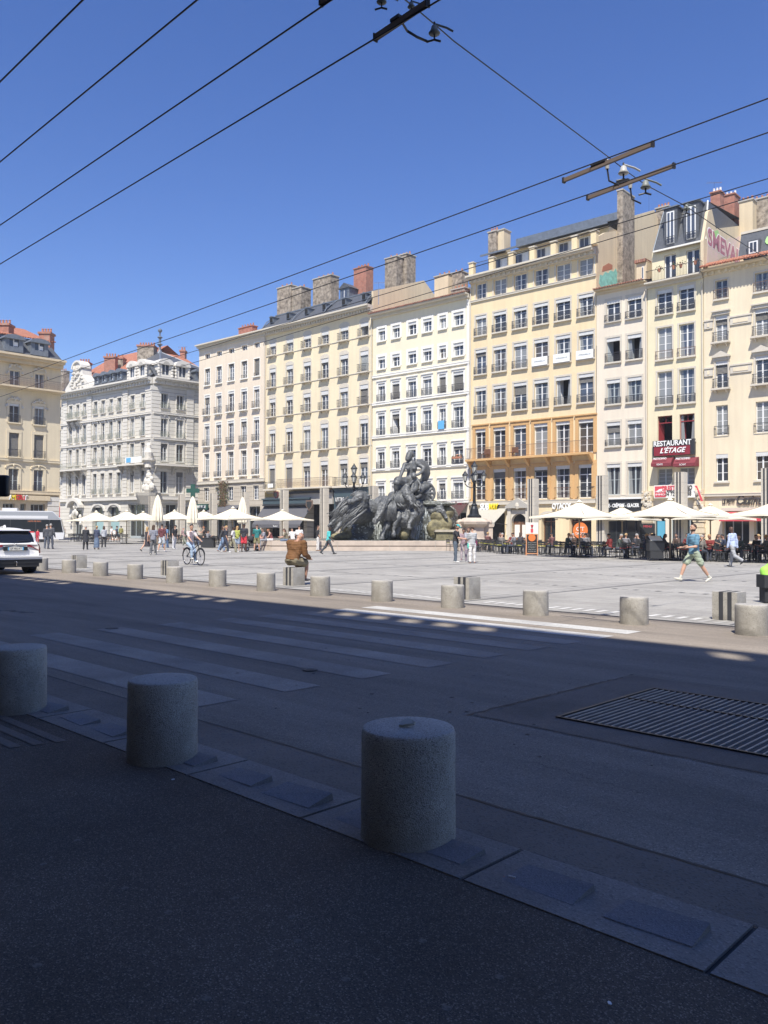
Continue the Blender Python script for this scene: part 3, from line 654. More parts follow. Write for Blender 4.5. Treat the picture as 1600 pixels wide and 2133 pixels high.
def cornice(bd, z, steps, m='trim_stone', x0=0, x1=None, dent=0, name='cornice', y=0):
    """steps: (drop from z, height, proud)"""
    x1 = bd.w if x1 is None else x1; mb = MB()
    for k, (dz, h, pr) in enumerate(steps): mb.box(x0+.001*k, x1-.001*k, y-pr, y+.03, z-dz-h, z-dz-.001, m)
    if dent:
        n = int((x1-x0)/dent); dz, h, pr = steps[-1]
        for i in range(n): x = x0+(x1-x0)*(i+.3)/n; mb.box(x, x+dent*.4, y-pr-.16, y-pr, z-dz-h*.9, z-dz-.02, m)
    return mb.build(name, bd.root)

uF = (.9994, .036); FROW = Frame((-42.8, 64.3), uF)

# ================================================================== A: pinkish beige house, five bays
A = Bld('townhouse', 'pinkish beige five bay townhouse on a stone base, right of the ornate white corner building', FROW, 413.5, 552.5)
cA = [(426,436.5),(450,461),(475,487),(502,514),(528.5,540)]
rA = [(713.5,724.5),(747,783.5),(806,850),(869.5,919),(935.5,988.5),(1011,1041)]
gA = A.openings(cA, rA, 534)
zcA = A.Z(534, 1000)
A.wall(A.Z(534,1046), zcA, 'wall_greystone', name='stone_base')
A.wall(zcA, A.Z(534,699), 'wall_pinkbeige')
A.band(zcA, .4, .22, 'trim_stone')
rr = random.Random(5)
for (i, j), o in gA.items():
    if j == 0: A.window(o, bars=1, surround=1, sw=.1)
    elif j == 1: A.window(o, bars=3, surround=1, sw=.12, sill=.1, rail='plain' if i else 'iron', railh=.45, blind=.15 if i < 4 else .85, out=0)
    elif j in (2, 3): A.window(o, bars=3, surround=1, sw=.12, sill=.3, rail='iron', railh=.85, out=.28, val=1, pane='glass_blue' if j == 3 else 'glass_dark', curtain=(i+j)%3==0)
    elif j == 4: A.window(o, bars=2, transom=.24, surround=1, sw=.13, sill=.25, rail='iron', railh=.7, out=.22, curtain=i%2==0)
    else: A.window(o, bars=3, surround=1, sw=.1, surm='trim_stone', rail=None)
zA = A.Z(534, 697)
cornice(A, zA+.28, [(0,.16,.75),(.16,.22,.45),(.38,.3,.12)], 'trim_stone')
mb = MB(); mb.quad((-.05,-.75,zA+.285),(A.w,-.75,zA+.285),(A.w,5.5,zA+2.4),(-.05,5.5,zA+2.4),'tile_red'); mb.quad((-.05,5.5,zA+2.4),(A.w,5.5,zA+2.4),(A.w,12,zA+.3),(-.05,12,zA+.3),'tile_red')
mb.build('roof', A.root); A.body(zA, 12, 'wall_gable')
chimney(A, 497, 525, 680, 3, zA, .9, 'brick_red', 5); chimney(A, 424, 435, 719, 4, zA, .8, 'brick_red', 3)
pipe(A, 554, 700, 1005, x=A.w-.12)

# ================================================================== B: yellow house, six bays, ornate railings
B = Bld('townhouse', 'yellow six bay townhouse with arched grey valances, ornate little balconies and dark slate roof', FROW, 553.5, 775)
cB = [(561.5,573.5),(596,609.5),(632,646.5),(668.5,683.5),(708,724.5),(750,766.5)]
rB = [(671,701),(731,775),(801,843),(873,928),(954,1010)]
gB = B.openings(cB, rB, 758)
zb0 = B.Z(758, 1018); zb1 = B.Z(758, 648)
B.wall(zb0, zb1, 'wall_yellow')
for (i, j), o in gB.items():
    bl = {(5,1):.95, (5,2):.95, (0,4):.97, (1,4):.95}.get((i,j), [.12,.28,.26,.16,.34][j])
    B.window(o, bars=3, surround=1, sw=.16, arch=.34, surm='trim_stone', val=2, blind=bl, blindm='blind_light' if (i,j) == (5,1) else 'blind', sill=.35 if j < 4 else .2, rail='iron' if j < 4 else None, railh=.85, out=.38, curtain=(i*3+j)%4 == 0, ajar=2 if (i, j) == (5,0) else 0)
for j in range(4):
    B.band(gB[(0,j)][2]-.05, .10, .03, 'trim_stone')
# long first floor balconies
mb = MB(); zz = gB[(1,4)][2]-.03; xa, xb = B.S(590), B.S(701)
mb.box(xa, xb, -1.0, -.005, zz-.18, zz, 'trim_stone'); mb.box(B.S(702), B.w-.15, -.75, -.005, zz-.22, zz-.02, 'trim_stone'); mb.box(B.S(556), B.S(577), -.6, -.005, zz-.2, zz-.02, 'trim_stone')
bal = mb.build('balcony', B.root)
railing(bal, xa, xb, -.97, zz, 1.05, 'iron', .9, m='iron_rust'); railing(bal, B.S(702), B.w-.17, -.72, zz, .95, 'iron', .7); railing(bal, B.S(556), B.S(577), -.57, zz, .85, 'iron', .5)
for px in (566, 759):
    q = MB(); a = B.S(px-7, -.62); q.box(a, a+.95, -.66 if px < 600 else -.8, -.62 if px < 600 else -.76, zz+.15, zz+.62, 'banner_white'); q.build('banner', B.root)
cornice(B, zb1+.45, [(0,.18,.95),(.18,.18,.75),(.36,.35,.35)], 'trim_stone', dent=.42)
# slate mansard, seen below its zinc ridge
zt = zb1+.46; zr = B.Z(668, 637.5, 1.6)
mb = MB(); mb.quad((0,-.9,zt),(B.w,-.9,zt),(B.w-.1,1.3,zr),(.25,1.3,zr),'slate'); mb.quad((0,-.9,zt),(.25,1.3,zr),(.25,11,zr),(0,11,zt),'slate'); mb.quad((.25,1.3,zr),(B.w-.1,1.3,zr),(B.w-.1,11,zr+1.2),(.25,11,zr+1.2),'slate')
rf = mb.build('roof', B.root)
q = MB(); q.box(.2, B.w-.05, 1.2, 1.4, zr-.03, zr+.12, 'zinc')
for f in (.02, .32, .62, .985):
    x = B.w*f; q.tube([(x,-.93,zt+.03),(x+.0,-.3,zt+(zr-zt)*.45),(x+.03,1.25,zr+.05)], .06, 'zinc', 6)
q.build('roof_ribs', rf)
for px in (569, 604, 642, 679, 720, 762):
    q = MB(); x = B.S(px, 0); zq = zt+(zr-zt)*.45; q.box(x-.32, x+.32, -.42, .6, zq-.25, zq+.45, 'zinc'); q.box(x-.24, x+.24, -.45, -.40, zq-.18, zq+.35, 'void'); q.prism([(x-.42,zq+.45),(x+.42,zq+.45),(x,zq+.62)], -.5, .6, 'zinc'); q.build('roof_light', rf)
B.body(zb1+.4, 12.5, 'wall_gable')
# party wall gable standing above the lower white house on the right
g1 = B.Z(775, 655); 
dg = 11.5
def side_px(bd, px):     # depth along the right hand side wall that shows at px
    lo, hi = 0.0, 40.0
    for _ in range(40):
        m_ = (lo+hi)/2; p = bd.f.world(bd.w, m_, 10); q_ = p-EYEV; xx = CX+F*q_.dot(CR)/q_.dot(CF)
        if xx < px: lo = m_
        else: hi = m_
    return lo
def side_poly(bd, pts, m, name, x=None, t=.25):
    """polygon on the right side wall given as pixels"""
    x = bd.w if x is None else x; P_ = []
    for px, py in pts:
        d = side_px(bd, px); r = ray(px, py); p = bd.f.world(bd.w, d, 0); t_ = Vector((p.x, p.y)).length/Vector((r.x, r.y)).length; P_.append((d, EYE+r.z*t_))
    mb = MB(); mb.prism(P_, x-t, x+.004, m, 'x'); return mb.build(name, bd.root), P_
side_poly(B, [(776,700),(776,606),(790,603),(882,584),(912,625),(912,700)], 'wall_gable', 'gable')
chimney(B, 577.5, 606, 596, 2.2, zr-.5, 1.0, 'rubble', 3); chimney(B, 602, 628, 599, 2.4, zr-.5, 1.6, 'rubble', 3)
chimney(B, 652, 690, 576, 2.6, zr-.5, 1.3, 'rubble', 4); chimney(B, 737, 763, 556, 3, zr-.5, 1.2, 'brick_red', 4)
q = MB(); a, b = B.S(716, 2.2, 610), B.S(735, 2.2, 610); z = zr
q.box(a, b, 1.6, 4, z-.6, z+1.35, 'zinc'); q.prism([(a-.2,z+1.35),(b+.2,z+1.35),((a+b)/2,z+2.0)], 1.45, 4, 'slate'); q.box(a+.3, b-.3, 1.56, 1.61, z+.1, z+1.1, 'glass_blue'); q.box((a+b)/2-.04, (a+b)/2+.04, 1.54, 1.57, z+.1, z+1.1, 'frame_white'); q.build('dormer', B.root)
chimney(B, 802, 826, 535, 6.5, zb1-2, 1.2, 'rubble', 2); chimney(B, 822, 848, 530, 7.8, zb1-2, 1.6, 'rubble', 4)
pipe(B, 775, 650, 1020, x=B.w-.10)

# ================================================================== C: cream house with white surrounds
C = Bld('townhouse', 'cream townhouse with thick white window surrounds, directly behind the fountain', FROW, 776, 978)
cC = [(787.5,802),(817,832.5),(850,867),(881,899),(915,929),(944.5,965.5)]
rC = [(650,678),(714,741),(774,815),(841,891),(923,967),(999,1040)]
gC = C.openings(cC, rC, 955)
zc0 = C.Z(955, 1046); zc1 = C.Z(955, 625)
C.wall(zc0, zc1, 'wall_cream', reveal='trim_white')
for (i, j), o in gC.items():
    bl = {(1,2):.95, (4,2):.95, (5,2):.9, (5,4):.3, (5,1):.2}.get((i,j), .12 if j < 2 else .0)
    C.window(o, bars=1 if j < 2 else 2 if j == 2 else 3, surround=2 if j >= 2 else 1, sw=.24 if j < 2 else .2, proud=.06, val=1, blind=bl, sill=.08, rail='iron' if j >= 2 else None, railh=.75 if j < 5 else .8, out=.12, pane='glass_blue' if (i+j)%3 == 0 else 'glass_dark', ajar=2 if (i, j) == (1,3) else 0, box=(i, j) == (5,4))
    if (i, j) == (4,3):
        q = MB(); q.box(o[0]+.05, o[1]-.05, -.26, -.22, o[2]+.0, o[2]+.85, 'banner_blue'); q.build('banner', C.root)
for y in (754, 817, 893, 968, 1044): C.band(C.Z(978, y), .26, .13, 'trim_white')
cornice(C, zc1+.4, [(0,.14,.75),(.14,.3,.3)], 'trim_stone')
mb = MB(); mb.quad((-.05,-.85,zc1+.42),(C.w,-.85,zc1+.42),(C.w,6,zc1+2.0),(-.05,6,zc1+2.0),'tile_dark')
for i in range(int(C.w/.24)): mb.box(.24*i, .24*i+.14, -.88, -.4, zc1+.40, zc1+.52, 'tile_dark')
mb.build('roof', C.root); C.body(zc1+.35, 12, 'wall_gable')
chimney(C, 905, 934, 572, 6.4, zc1, 1.2, 'wall_gable', 3); chimney(C, 938, 962, 566, 7.0, zc1, 1.2, 'rubble', 2); chimney(C, 940, 968, 600, 4.0, zc1, 1.0, 'rubble', 4)
pipe(C, 976, 625, 1040, x=C.w-.1, m='frame_white')
mb = MB(); 
for k, xx in enumerate((.15, .35)): mb.box(C.w-xx-.0, C.w-xx+.14, -.03, .0, C.Z(976,1040)+.2, C.Z(976,620)-.2, 'trim_white')
mb.build('pilaster', C.root)

# ================================================================== D: orange-yellow house with terrace
D = Bld('townhouse', 'orange yellow townhouse with a roof terrace and a long balcony over ochre pilasters', FROW, 979.5, 1242)
cD = [(990.5,1012.5),(1028,1054),(1070,1097),(1113,1141.5),(1158,1188),(1205.5,1237)]
rD = [(538,573),(612,658),(690,747),(778,838),(873,943),(967,1037)]
gD = D.openings(cD, rD, 1221)
zd0 = D.Z(1221, 1048); zd1 = D.Z(1221, 868); zd2 = D.Z(1221, 531)
D.wall(zd0, zd1, 'wall_orange', depth=.4); D.wall(zd1, zd2, 'wall_orange')
for (i, j), o in gD.items():
    kw = dict(bars=3 if j < 4 else 3, curtain=(i+j)%3 == 0 and j < 4)
    if j == 0: D.window(o, surround=1, sw=.14, surm='trim_stone', **{**kw, 'bars':2})
    elif j in (1, 2, 3): D.window(o, surround=1, sw=.16, surm='trim_stone', sill=.12, rail='iron', railh=.72, out=.15, val=1, blind={(3,2):.1,(4,2):.1,(5,2):.16,(3,3):.16,(5,3):.3}.get((i,j), 0), ajar=2 if (i,j) == (4,3) else 0, **kw)
    elif j == 4: D.window(o, surround=2, sw=.30, surm='wall_ochre', rail=None, val=1, proud=.09, curtain=i==4, bars=3)
    else: D.window(o, surround=1, sw=.30, surm='wall_ochre', rail='wood' if i%2 == 0 else 'plain', railh=1.0, transom=.3, bars=2, val=1, out=.05, proud=.09)
    if (i, j) in ((3,2),(4,2),(5,2)):
        q = MB(); q.box(o[0]-.1, o[1]+.1, -.30, -.27, o[2]-.05, o[2]+.72, 'banner_white'); bn = q.build('banner', D.root)
        cxx = (o[0]+o[1])/2; text('banner_text', 'VOTRE BUREAU ICI', bn, cxx, -.305, o[2]+.34, .17, 'frame_grey', width=(o[1]-o[0])*.8)
D.band(D.Z(1221, 577), .2, .14, 'trim_stone'); 
for i in range(7):
    xs = [0.02]+[(gD[(k,4)][1]+gD[(k+1,4)][0])/2-.24 for k in range(5)]+[D.w-.42]
    q = MB(); q.box(xs[i], xs[i]+(.4 if i in (0, 6) else .48), -.05, .01, zd0+.3, D.Z(1221, 964), 'wall_ochre'); q.build('pilaster', D.root)
D.band(D.Z(1221, 1044), .35, .20, 'trim_stone')
zb = gD[(0,4)][2]-.02; mb = MB(); mb.box(.15, D.w-.25, -1.05, -.005, zb-.2, zb, 'wall_ochre')
for i in range(7):
    x = D.w*i/6*.955+.25; mb.prism([(-.85,zb-.2),(-.005,zb-.95),(-.005,zb-.2)], x-.12, x+.12, 'wall_ochre', 'x')
bal = mb.build('balcony', D.root); railing(bal, .17, D.w-.27, -1.02, zb, 1.05, 'plain', .95, dens=.11, m='iron_rust')
for (x, tc) in ((D.S(1018), 'wood'), (D.S(1076), 'wood')):
    q = MB(); q.box(x-.35, x+.35, -.75, -.2, zb+.42, zb+.46, 'frame_brown'); q.box(x-.35, x+.35, -.24, -.2, zb+.46, zb+.95, 'frame_brown')
    for dx in (-.32, .28):
        for y in (-.74, -.24): q.box(x+dx, x+dx+.04, y, y+.04, zb, zb+.42, 'frame_brown')
    q.build('balcony_chair', D.root)
cornice(D, zd2+.42, [(0,.16,.95),(.16,.14,.8),(.30,.30,.3)], 'trim_stone', dent=.55)
# roof terrace: piers, railing, set-back attic
zt = zd2+.43
ter = MB(); ter.box(0, D.w, -.9, 12.7, zt-.01, zt+.02, 'soffit'); ter = ter.build('terrace_floor', D.root)
pp = [983, 1025, 1066, 1110, 1154, 1198, 1238]
for i, px in enumerate(pp):
    q = MB(); x = D.S(px, -.7, 540); q.box(x-.26, x+.26, -.85, -.4, zt+.02, zt+1.15, 'wall_orange'); q.box(x-.33, x+.33, -.92, -.33, zt+1.15, zt+1.25, 'trim_stone'); q.build('parapet_pier', D.root)
railing(D.root, .3, D.w-.3, -.65, zt, 1.15, 'plain', dens=.14, name='terrace_railing')
za = zt+2.7; q = MB(); xa = D.S(1018, 2.6, 530)
q.box(xa, D.w-.1, 2.6, 12.5, zt+.02, za, 'wall_orange'); q.build('attic', D.root)
for i, px in enumerate((1036, 1080, 1128, 1175, 1218)):
    x = D.S(px, 2.6, 530); q = MB(); q.box(x-.5, x+.5, 2.54, 2.6, zt+.1, zt+2.2, 'frame_white'); q.box(x-.42, x-.03, 2.52, 2.55, zt+.2, zt+2.1, 'glass_dark'); q.box(x+.03, x+.42, 2.52, 2.55, zt+.2, zt+2.1, 'glass_dark'); q.box(x+.55, x+1.2, 2.53, 2.6, zt+.1, zt+2.2, 'frame_white'); q.build('attic_window', D.root)
q = MB(); q.quad((xa-.4,1.7,za+.05),(D.w+.2,1.7,za+.05),(D.w+.2,4.2,za+1.0),(xa-.4,4.2,za+1.0),'zinc'); q.box(xa-.4, D.w+.2, 1.68, 1.80, za-.12, za+.04, 'zinc'); q.quad((xa+2.2,4.2,za+1.7),(D.w,4.2,za+1.7),(D.w,8,za+2.9),(xa+2.2,8,za+2.9),'tile_dark'); q.box(xa+2.2, D.w, 4.2, 7.9, za+.9, za+1.72, 'zinc'); q.build('roof', D.root)
q = MB(); q.quad((D.S(1110,1.6,520),1.6,zt+2.2),(D.S(1240,1.6,505),1.6,zt+2.35),(D.S(1240,1.6,505),2.5,za-.1),(D.S(1110,1.6,520),2.5,za-.1),'banner_white'); q.build('terrace_awning', D.root)
D.body(zd2+.4, 12.5, 'wall_gable', x1=D.w-.3)
# right side wall rising above the narrow houses
side_poly(D, [(1243,720),(1243,494),(1262,484),(1312,476),(1312,452),(1364,437),(1378,470),(1378,720)], 'wall_gable', 'gable')
x1 = D.w; d1, d2 = side_px(D, 1286), side_px(D, 1314); q = MB(); zc = EYE+ray(1300,397).z*Vector((D.f.world(x1,d1).x, D.f.world(x1,d1).y)).length/Vector((ray(1300,397).x, ray(1300,397).y)).length
q.box(x1+.01, x1+.55, d1, d2-.3, zd2-3, zc, 'rubble'); q.box(x1-.05, x1+.6, d1-.05, d2-.25, zc, zc+.12, 'soffit'); q.build('chimney', D.root)
side_poly(D, [(1250,612),(1251,596),(1248,590),(1250,572),(1256,574),(1261,566),(1267,569),(1272,563),(1278,566),(1283,559),(1286,568),(1285,580),(1290,592),(1287,597),(1287,606),(1276,603),(1262,610),(1256,608)], 'graf_teal', 'graffiti', x=D.w+.015, t=.01)
side_poly(D, [(1254,566),(1256,555),(1268,548),(1276,552),(1276,560)], 'terracotta', 'graffiti', x=D.w+.013, t=.01)
chimney(D, 1017, 1033, 481, 3.5, za-.5, .9, 'rubble', 3); chimney(D, 1031, 1050, 478, 3.9, za-.5, 1.2, 'wall_gable', 0)
chimney(D, 1366, 1392, 430, 13.0, za-3, .9, 'rubble', 4)
pipe(D, 980, 600, 1040, x=.08)

# ================================================================== E: narrow pinkish house
E_ = Bld('townhouse', 'narrow pale pinkish townhouse two windows wide, right of the orange yellow house', FROW, 1243, 1348.5)
gE = E_.openings([(1264,1292),(1307.5,1337)], [(616,661),(696,748),(785,837),(875,926),(964,1030)], 1322)
ze1 = E_.Z(1322, 598)
E_.wall(E_.Z(1322, 1037), ze1, 'wall_ecru')
for (i, j), o in gE.items():
    E_.window(o, surround=1, sw=.17, surm='trim_stone', sill=.1, rail='iron' if j < 4 else None, railh=.55 if j != 1 else .8, out=.1 if j else .2, val=1, bars=2 if j < 4 else 1, frame='frame_white' if j in (0,3) else 'frame_grey', ajar=2 if j == 1 else 0, curtain=j == 4)
cornice(E_, ze1+.3, [(0,.1,.6),(.1,.25,.2)], 'wall_gable')
E_.band(E_.Z(1322, 1034), .3, .18, 'trim_stone')
mb = MB(); mb.quad((-.02,-.7,ze1+.31),(E_.w,-.7,ze1+.31),(E_.w,5,ze1+1.7),(-.02,5,ze1+1.7),'tile_dark')
for i in range(int(E_.w/.24)): mb.box(.24*i, .24*i+.14, -.73, -.3, ze1+.29, ze1+.40, 'tile_dark')
mb.build('roof', E_.root); E_.body(ze1, 12, 'wall_gable')
q = MB(); a, b = E_.S(1326, 1.0, 560), E_.S(1347, 1.0, 560); q.box(a, b, 1.0, 5, ze1, E_.Z(1336, 544, 1.0), 'wall_gable'); q.box(a+.5, b-.25, .95, 1.0, E_.Z(1336, 582, 1), E_.Z(1336, 556, 1), 'frame_white'); q.box(a+.62, b-.37, .93, .96, E_.Z(1336, 580, 1), E_.Z(1336, 558, 1), 'glass_blue'); q.box(a-.1,b,.8,2,E_.Z(1336, 547, 1.0),E_.Z(1336, 541, 1.0),'tile_dark'); q.build('dormer', E_.root)
pipe(E_, 1350, 604, 1040, x=E_.w-.06)

# ================================================================== F: narrow straw yellow house with the restaurant
F_ = Bld('townhouse', 'narrow straw yellow townhouse with burgundy restaurant signs and a slate mansard', FROW, 1349.5, 1466)
gF = F_.openings([(1370,1400.5),(1415.5,1447)], [(594,646),(674,742),(768,838.5),(862,918),(974,1008)], 1431)
zf1 = F_.Z(1431, 584)
F_.wall(F_.Z(1431, 1040), zf1, 'wall_straw')
for (i, j), o in gF.items():
    F_.window(o, surround=1 if j < 3 else None, sw=.14, surm='trim_stone', sill=.1 if j < 4 else None, rail={0:'iron',1:'rust',2:'iron'}.get(j), railh=.7, out=.15, val=1 if j == 0 else None, bars=3, transom=.26 if j == 3 else 0, frame='frame_red' if j == 3 else ('frame_grey' if j == 4 else 'frame_white'), ajar=2 if j == 3 else 0, curtain=j == 1)
cornice(F_, zf1+.28, [(0,.12,.7),(.12,.25,.25)], 'trim_stone')
zt = zf1+.29; xL, xR = .05, F_.w-.05; ztop = F_.Z(1431, 511, .9)
opsT = [(F_.S(1384,.9,550), F_.S(1408,.9,550), zt+.05, ztop-.45), (F_.S(1430,.9,540), F_.S(1457,.9,540), zt+.05, ztop-.45)]
F_.wall(zt, ztop, 'wall_straw', openings=opsT, y=.9, name='terrace_wall'); 
for o in opsT: 
    q = MB(); a, b, c, d = o; q.box(a, a+.07, 1.05, 1.1, c, d, 'frame_white'); q.box(b-.07, b, 1.05, 1.1, c, d, 'frame_white'); q.box((a+b)/2-.08, (a+b)/2+.08, 1.04, 1.1, c, d, 'frame_white'); q.box(a+.07, b-.07, 1.05, 1.1, d-.07, d, 'frame_white'); wn = q.build('window', F_.root); q = MB(); q.quad((a,1.12,c),(b,1.12,c),(b,1.12,d),(a,1.12,d),'glass_dark'); q.build('pane', wn)
railing(F_.root, xL, xR, -.45, zt, 1.0, 'plain', .4, name='terrace_railing', dens=.12)
for i, px in enumerate((1372, 1402, 1417, 1447)):
    q = MB(); x = F_.S(px, -.5, 560); q.lathe([(.10,0),(.15,.28)], 'terracotta', 8, (x,-.35,zt+.75))
    r5 = random.Random(i)
    for _ in range(22): q.ball((x+r5.gauss(0,.16), -.35+r5.gauss(0,.1), zt+1.1+r5.gauss(0,.1)), r5.uniform(.03,.06), 'leaf_dry' if r5.random() < .6 else 'leaf', 5)
    q.build('flower_pot', F_.root)
ztm = F_.Z(1431, 430, 1.9)
q = MB(); a0, a1 = F_.S(1361,.6,520), F_.w-.02; b0, b1 = F_.S(1383,1.9,450), F_.w-.30
q.quad((a0,.6,ztop+.02),(a1,.6,ztop+.02),(b1,1.9,ztm),(b0,1.9,ztm),'slate'); q.quad((a0,.6,ztop+.02),(b0,1.9,ztm),(b0,10,ztm),(a0,10,ztop),'slate'); q.quad((b0,1.9,ztm),(b1,1.9,ztm),(b1,10,ztm+.8),(b0,10,ztm+.8),'zinc'); q.box(a0, a1, .48, .62, ztop-.1, ztop+.03, 'trim_white')
q.quad((a1,.6,ztop+.02),(a1,10,ztop),(b1,10,ztm),(b1,1.9,ztm),'slate')
q.tube([(a0,.56,ztop+.03),(b0,1.86,ztm+.02)], .05, 'zinc', 6); q.tube([(a1,.56,ztop+.03),(b1,1.86,ztm+.02)], .06, 'frame_white', 6); rf = q.build('roof', F_.root)
for (p0, p1) in ((1383, 1411), (1424, 1456)):
    q = MB(); a, b = F_.S(p0,.7,480), F_.S(p1,.7,480); zl, zh = ztop+.25, ztm-.25
    q.box(a, b, .72, 3, zl, zh, 'slate'); q.box(a-.1, b+.1, .6, 3, zh, zh+.12, 'zinc'); q.box(a+.25, b-.25, .66, .72, zl+.1, zh-.3, 'frame_white'); m_ = (a+b)/2
    q.box(a+.33, m_-.06, .64, .67, zl+.2, zh-.4, 'glass_blue'); q.box(m_+.06, b-.33, .64, .67, zl+.2, zh-.4, 'glass_blue'); dm = q.build('dormer', rf)
    railing(dm, a+.2, b-.2, .55, zl, .7, 'iron', name='railing')
F_.body(zf1+.2, 12, 'wall_gable'); 
q = MB(); q.box(.1, F_.w-.003, 1.25, 12, zt, ztop-.02, 'wall_gable'); q.build('side_wall', F_.root)
side_poly(F_, [(1467,560),(1467,500),(1477,440),(1484,434),(1493,476),(1560,468),(1560,560)], 'wall_gable', 'gable')
side_poly(F_, [(1473,550),(1475,508),(1481,503),(1488,506),(1500,499),(1512,502),(1522,493),(1531,497),(1546,489),(1548,520),(1536,526),(1520,532),(1502,538),(1490,548),(1480,546)], 'graf_pink', 'graffiti', x=F_.w+.012, t=.008)
side_poly(F_, [(1484,501),(1487,482),(1497,479),(1500,492)], 'graf_green', 'graffiti', x=F_.w+.013, t=.008)
def side_text(bd, body, pxa, pxb, py, size, m, off):
    da, db = side_px(bd, pxa), side_px(bd, pxb); r = ray((pxa+pxb)/2, py); p = bd.f.world(bd.w, (da+db)/2); z = EYE+r.z*Vector((p.x,p.y)).length/Vector((r.x,r.y)).length
    me = text_mesh(body, size, m, .004, bold=size*.03); xs = [v.co.x for v in me.vertices]; f = (db-da)/(max(xs)-min(xs)); me.transform(Matrix.Diagonal((f,1,1,1))); me.transform(Matrix.Rotation(R(90), 4, 'Z'))
    link('graffiti', me, bd.root, (bd.w+off, (da+db)/2, z))
side_text(F_, 'SMEVAIL', 1474, 1549, 520, 2.1, 'graf_white', .020); side_text(F_, 'SMEVAIL', 1475, 1548, 520, 1.9, 'graf_maroon', .026)
chimney(F_, 1480, 1500, 398, 6.5, ztop, 1.0, 'brick_red', 3, potm='frame_white'); chimney(F_, 1497, 1530, 405, 9.0, ztop, 1.4, 'brick_red', 4, potm='frame_white'); 
pipe(F_, 1462, 590, 1030, x=F_.w-.07)
# signs of F
q = MB(); zr1, zr0 = F_.Z(1405, 916), F_.Z(1405, 936); a, b = F_.S(1363), F_.S(1450)
q.box(a, b, -.32, -.06, F_.Z(1405, 949), F_.Z(1405, 917), 'sign_black'); sg = q.build('restaurant_sign', F_.root)
q = MB(); q.box(a+.12, b-.35, -.36, -.325, F_.Z(1405, 948.5), F_.Z(1405, 930), 'sign_red'); q.build('sign_panel', sg)
text('sign_lettering', 'RESTAURANT', sg, F_.S(1404), -.385, F_.Z(1404, 924), .60, 'letter_white', width=F_.S(1443)-F_.S(1365), bold=.012, extr=.02)
text('sign_lettering', "L'ÉTAGE", sg, F_.S(1404), -.40, F_.Z(1404, 939), .58, 'letter_white', width=F_.S(1431)-F_.S(1377), bold=.012, shear=.35, extr=.02)
for i, (p0, p1, t2) in enumerate(((1358, 1402, 'VENTE'), (1404, 1452, 'ACHAT'))):
    a, b = F_.S(p0, -.6, 960), F_.S(p1, -.6, 960); zt_, zb_ = F_.Z((p0+p1)/2, 953), F_.Z((p0+p1)/2, 971, -.9)
    q = MB(); q.prism([(-.02,zt_),(-.55,zt_-.15),(-.9,zb_+.25),(-.9,zb_),(-.02,zb_+.0)], a+.05, b-.05, 'awning_maroon', 'x'); aw = q.build('awning', F_.root)
    text('awning_lettering', "PRESTIG'IMMO", aw, (a+b)/2-.1, -.86, zb_+.62, .26, 'letter_white', width=(b-a)*.62, extr=.006).rotation_euler = (R(-27), 0, 0)
    text('awning_lettering', t2, aw, (a+b)/2-.1, -.92, zb_+.14, .22, 'letter_white', width=(b-a)*.3, extr=.006)
a, b, c, d = F_.S(1363, -.5, 1020), F_.S(1448, -.5, 1020), F_.Z(1405, 1037, -.5), F_.Z(1405, 1010, -.5)
q = MB(); q.box(a, b, -.55, -.40, c, d, 'sign_white'); sg = q.build('agency_sign', F_.root)
q = MB(); q.box(a+.08, a+1.0, -.575, -.552, c+.08, d-.08, 'sign_pinkred'); q.prism([(a+.2,(c+d)/2),(a+.45,(c+d)/2+.2),(a+.9,(c+d)/2+.26),(a+.62,(c+d)/2+.04)], -.585, -.577, 'letter_white'); q.build('sign_panel', sg)
text('sign_lettering', "PREST", sg, a+(b-a)*.37, -.57, d-.26, .5, 'sign_pinkred', width=(b-a)*.32, bold=.01); text('sign_lettering', "IG'", sg, a+(b-a)*.60, -.57, d-.26, .5, 'sign_pinkred', width=(b-a)*.10); text('sign_lettering', "IMMO", sg, a+(b-a)*.81, -.57, d-.26, .5, 'letter_dark', width=(b-a)*.26, bold=.01)
text('sign_lettering', 'AGENCE IMMOBILIERE', sg, a+(b-a)*.62, -.57, (c+d)/2+.03, .2, 'letter_dark', width=(b-a)*.6); text('sign_lettering', '04 72 00 00 88', sg, a+(b-a)*.6, -.57, c+.3, .42, 'letter_dark', width=(b-a)*.64)
text('sign_lettering', "PRESTIG'", sg, a+.54, -.585, c+.52, .2, 'letter_white', width=.75); text('sign_lettering', "IMMO", sg, a+.54, -.585, c+.28, .22, 'letter_white', width=.75)
q = MB(); x = F_.S(1449, -.8, 1025); z0_, z1_ = F_.Z(1452, 1044, -.8), F_.Z(1447, 1012, -.8); q.prism([(x-.1,z1_),(x+.12,z1_),(x+.6,z0_),(x+.42,z0_),(x+.1,z0_+1.0)], -.82, -.79, 'sign_pinkred'); q.build('flag_banner', F_.root)

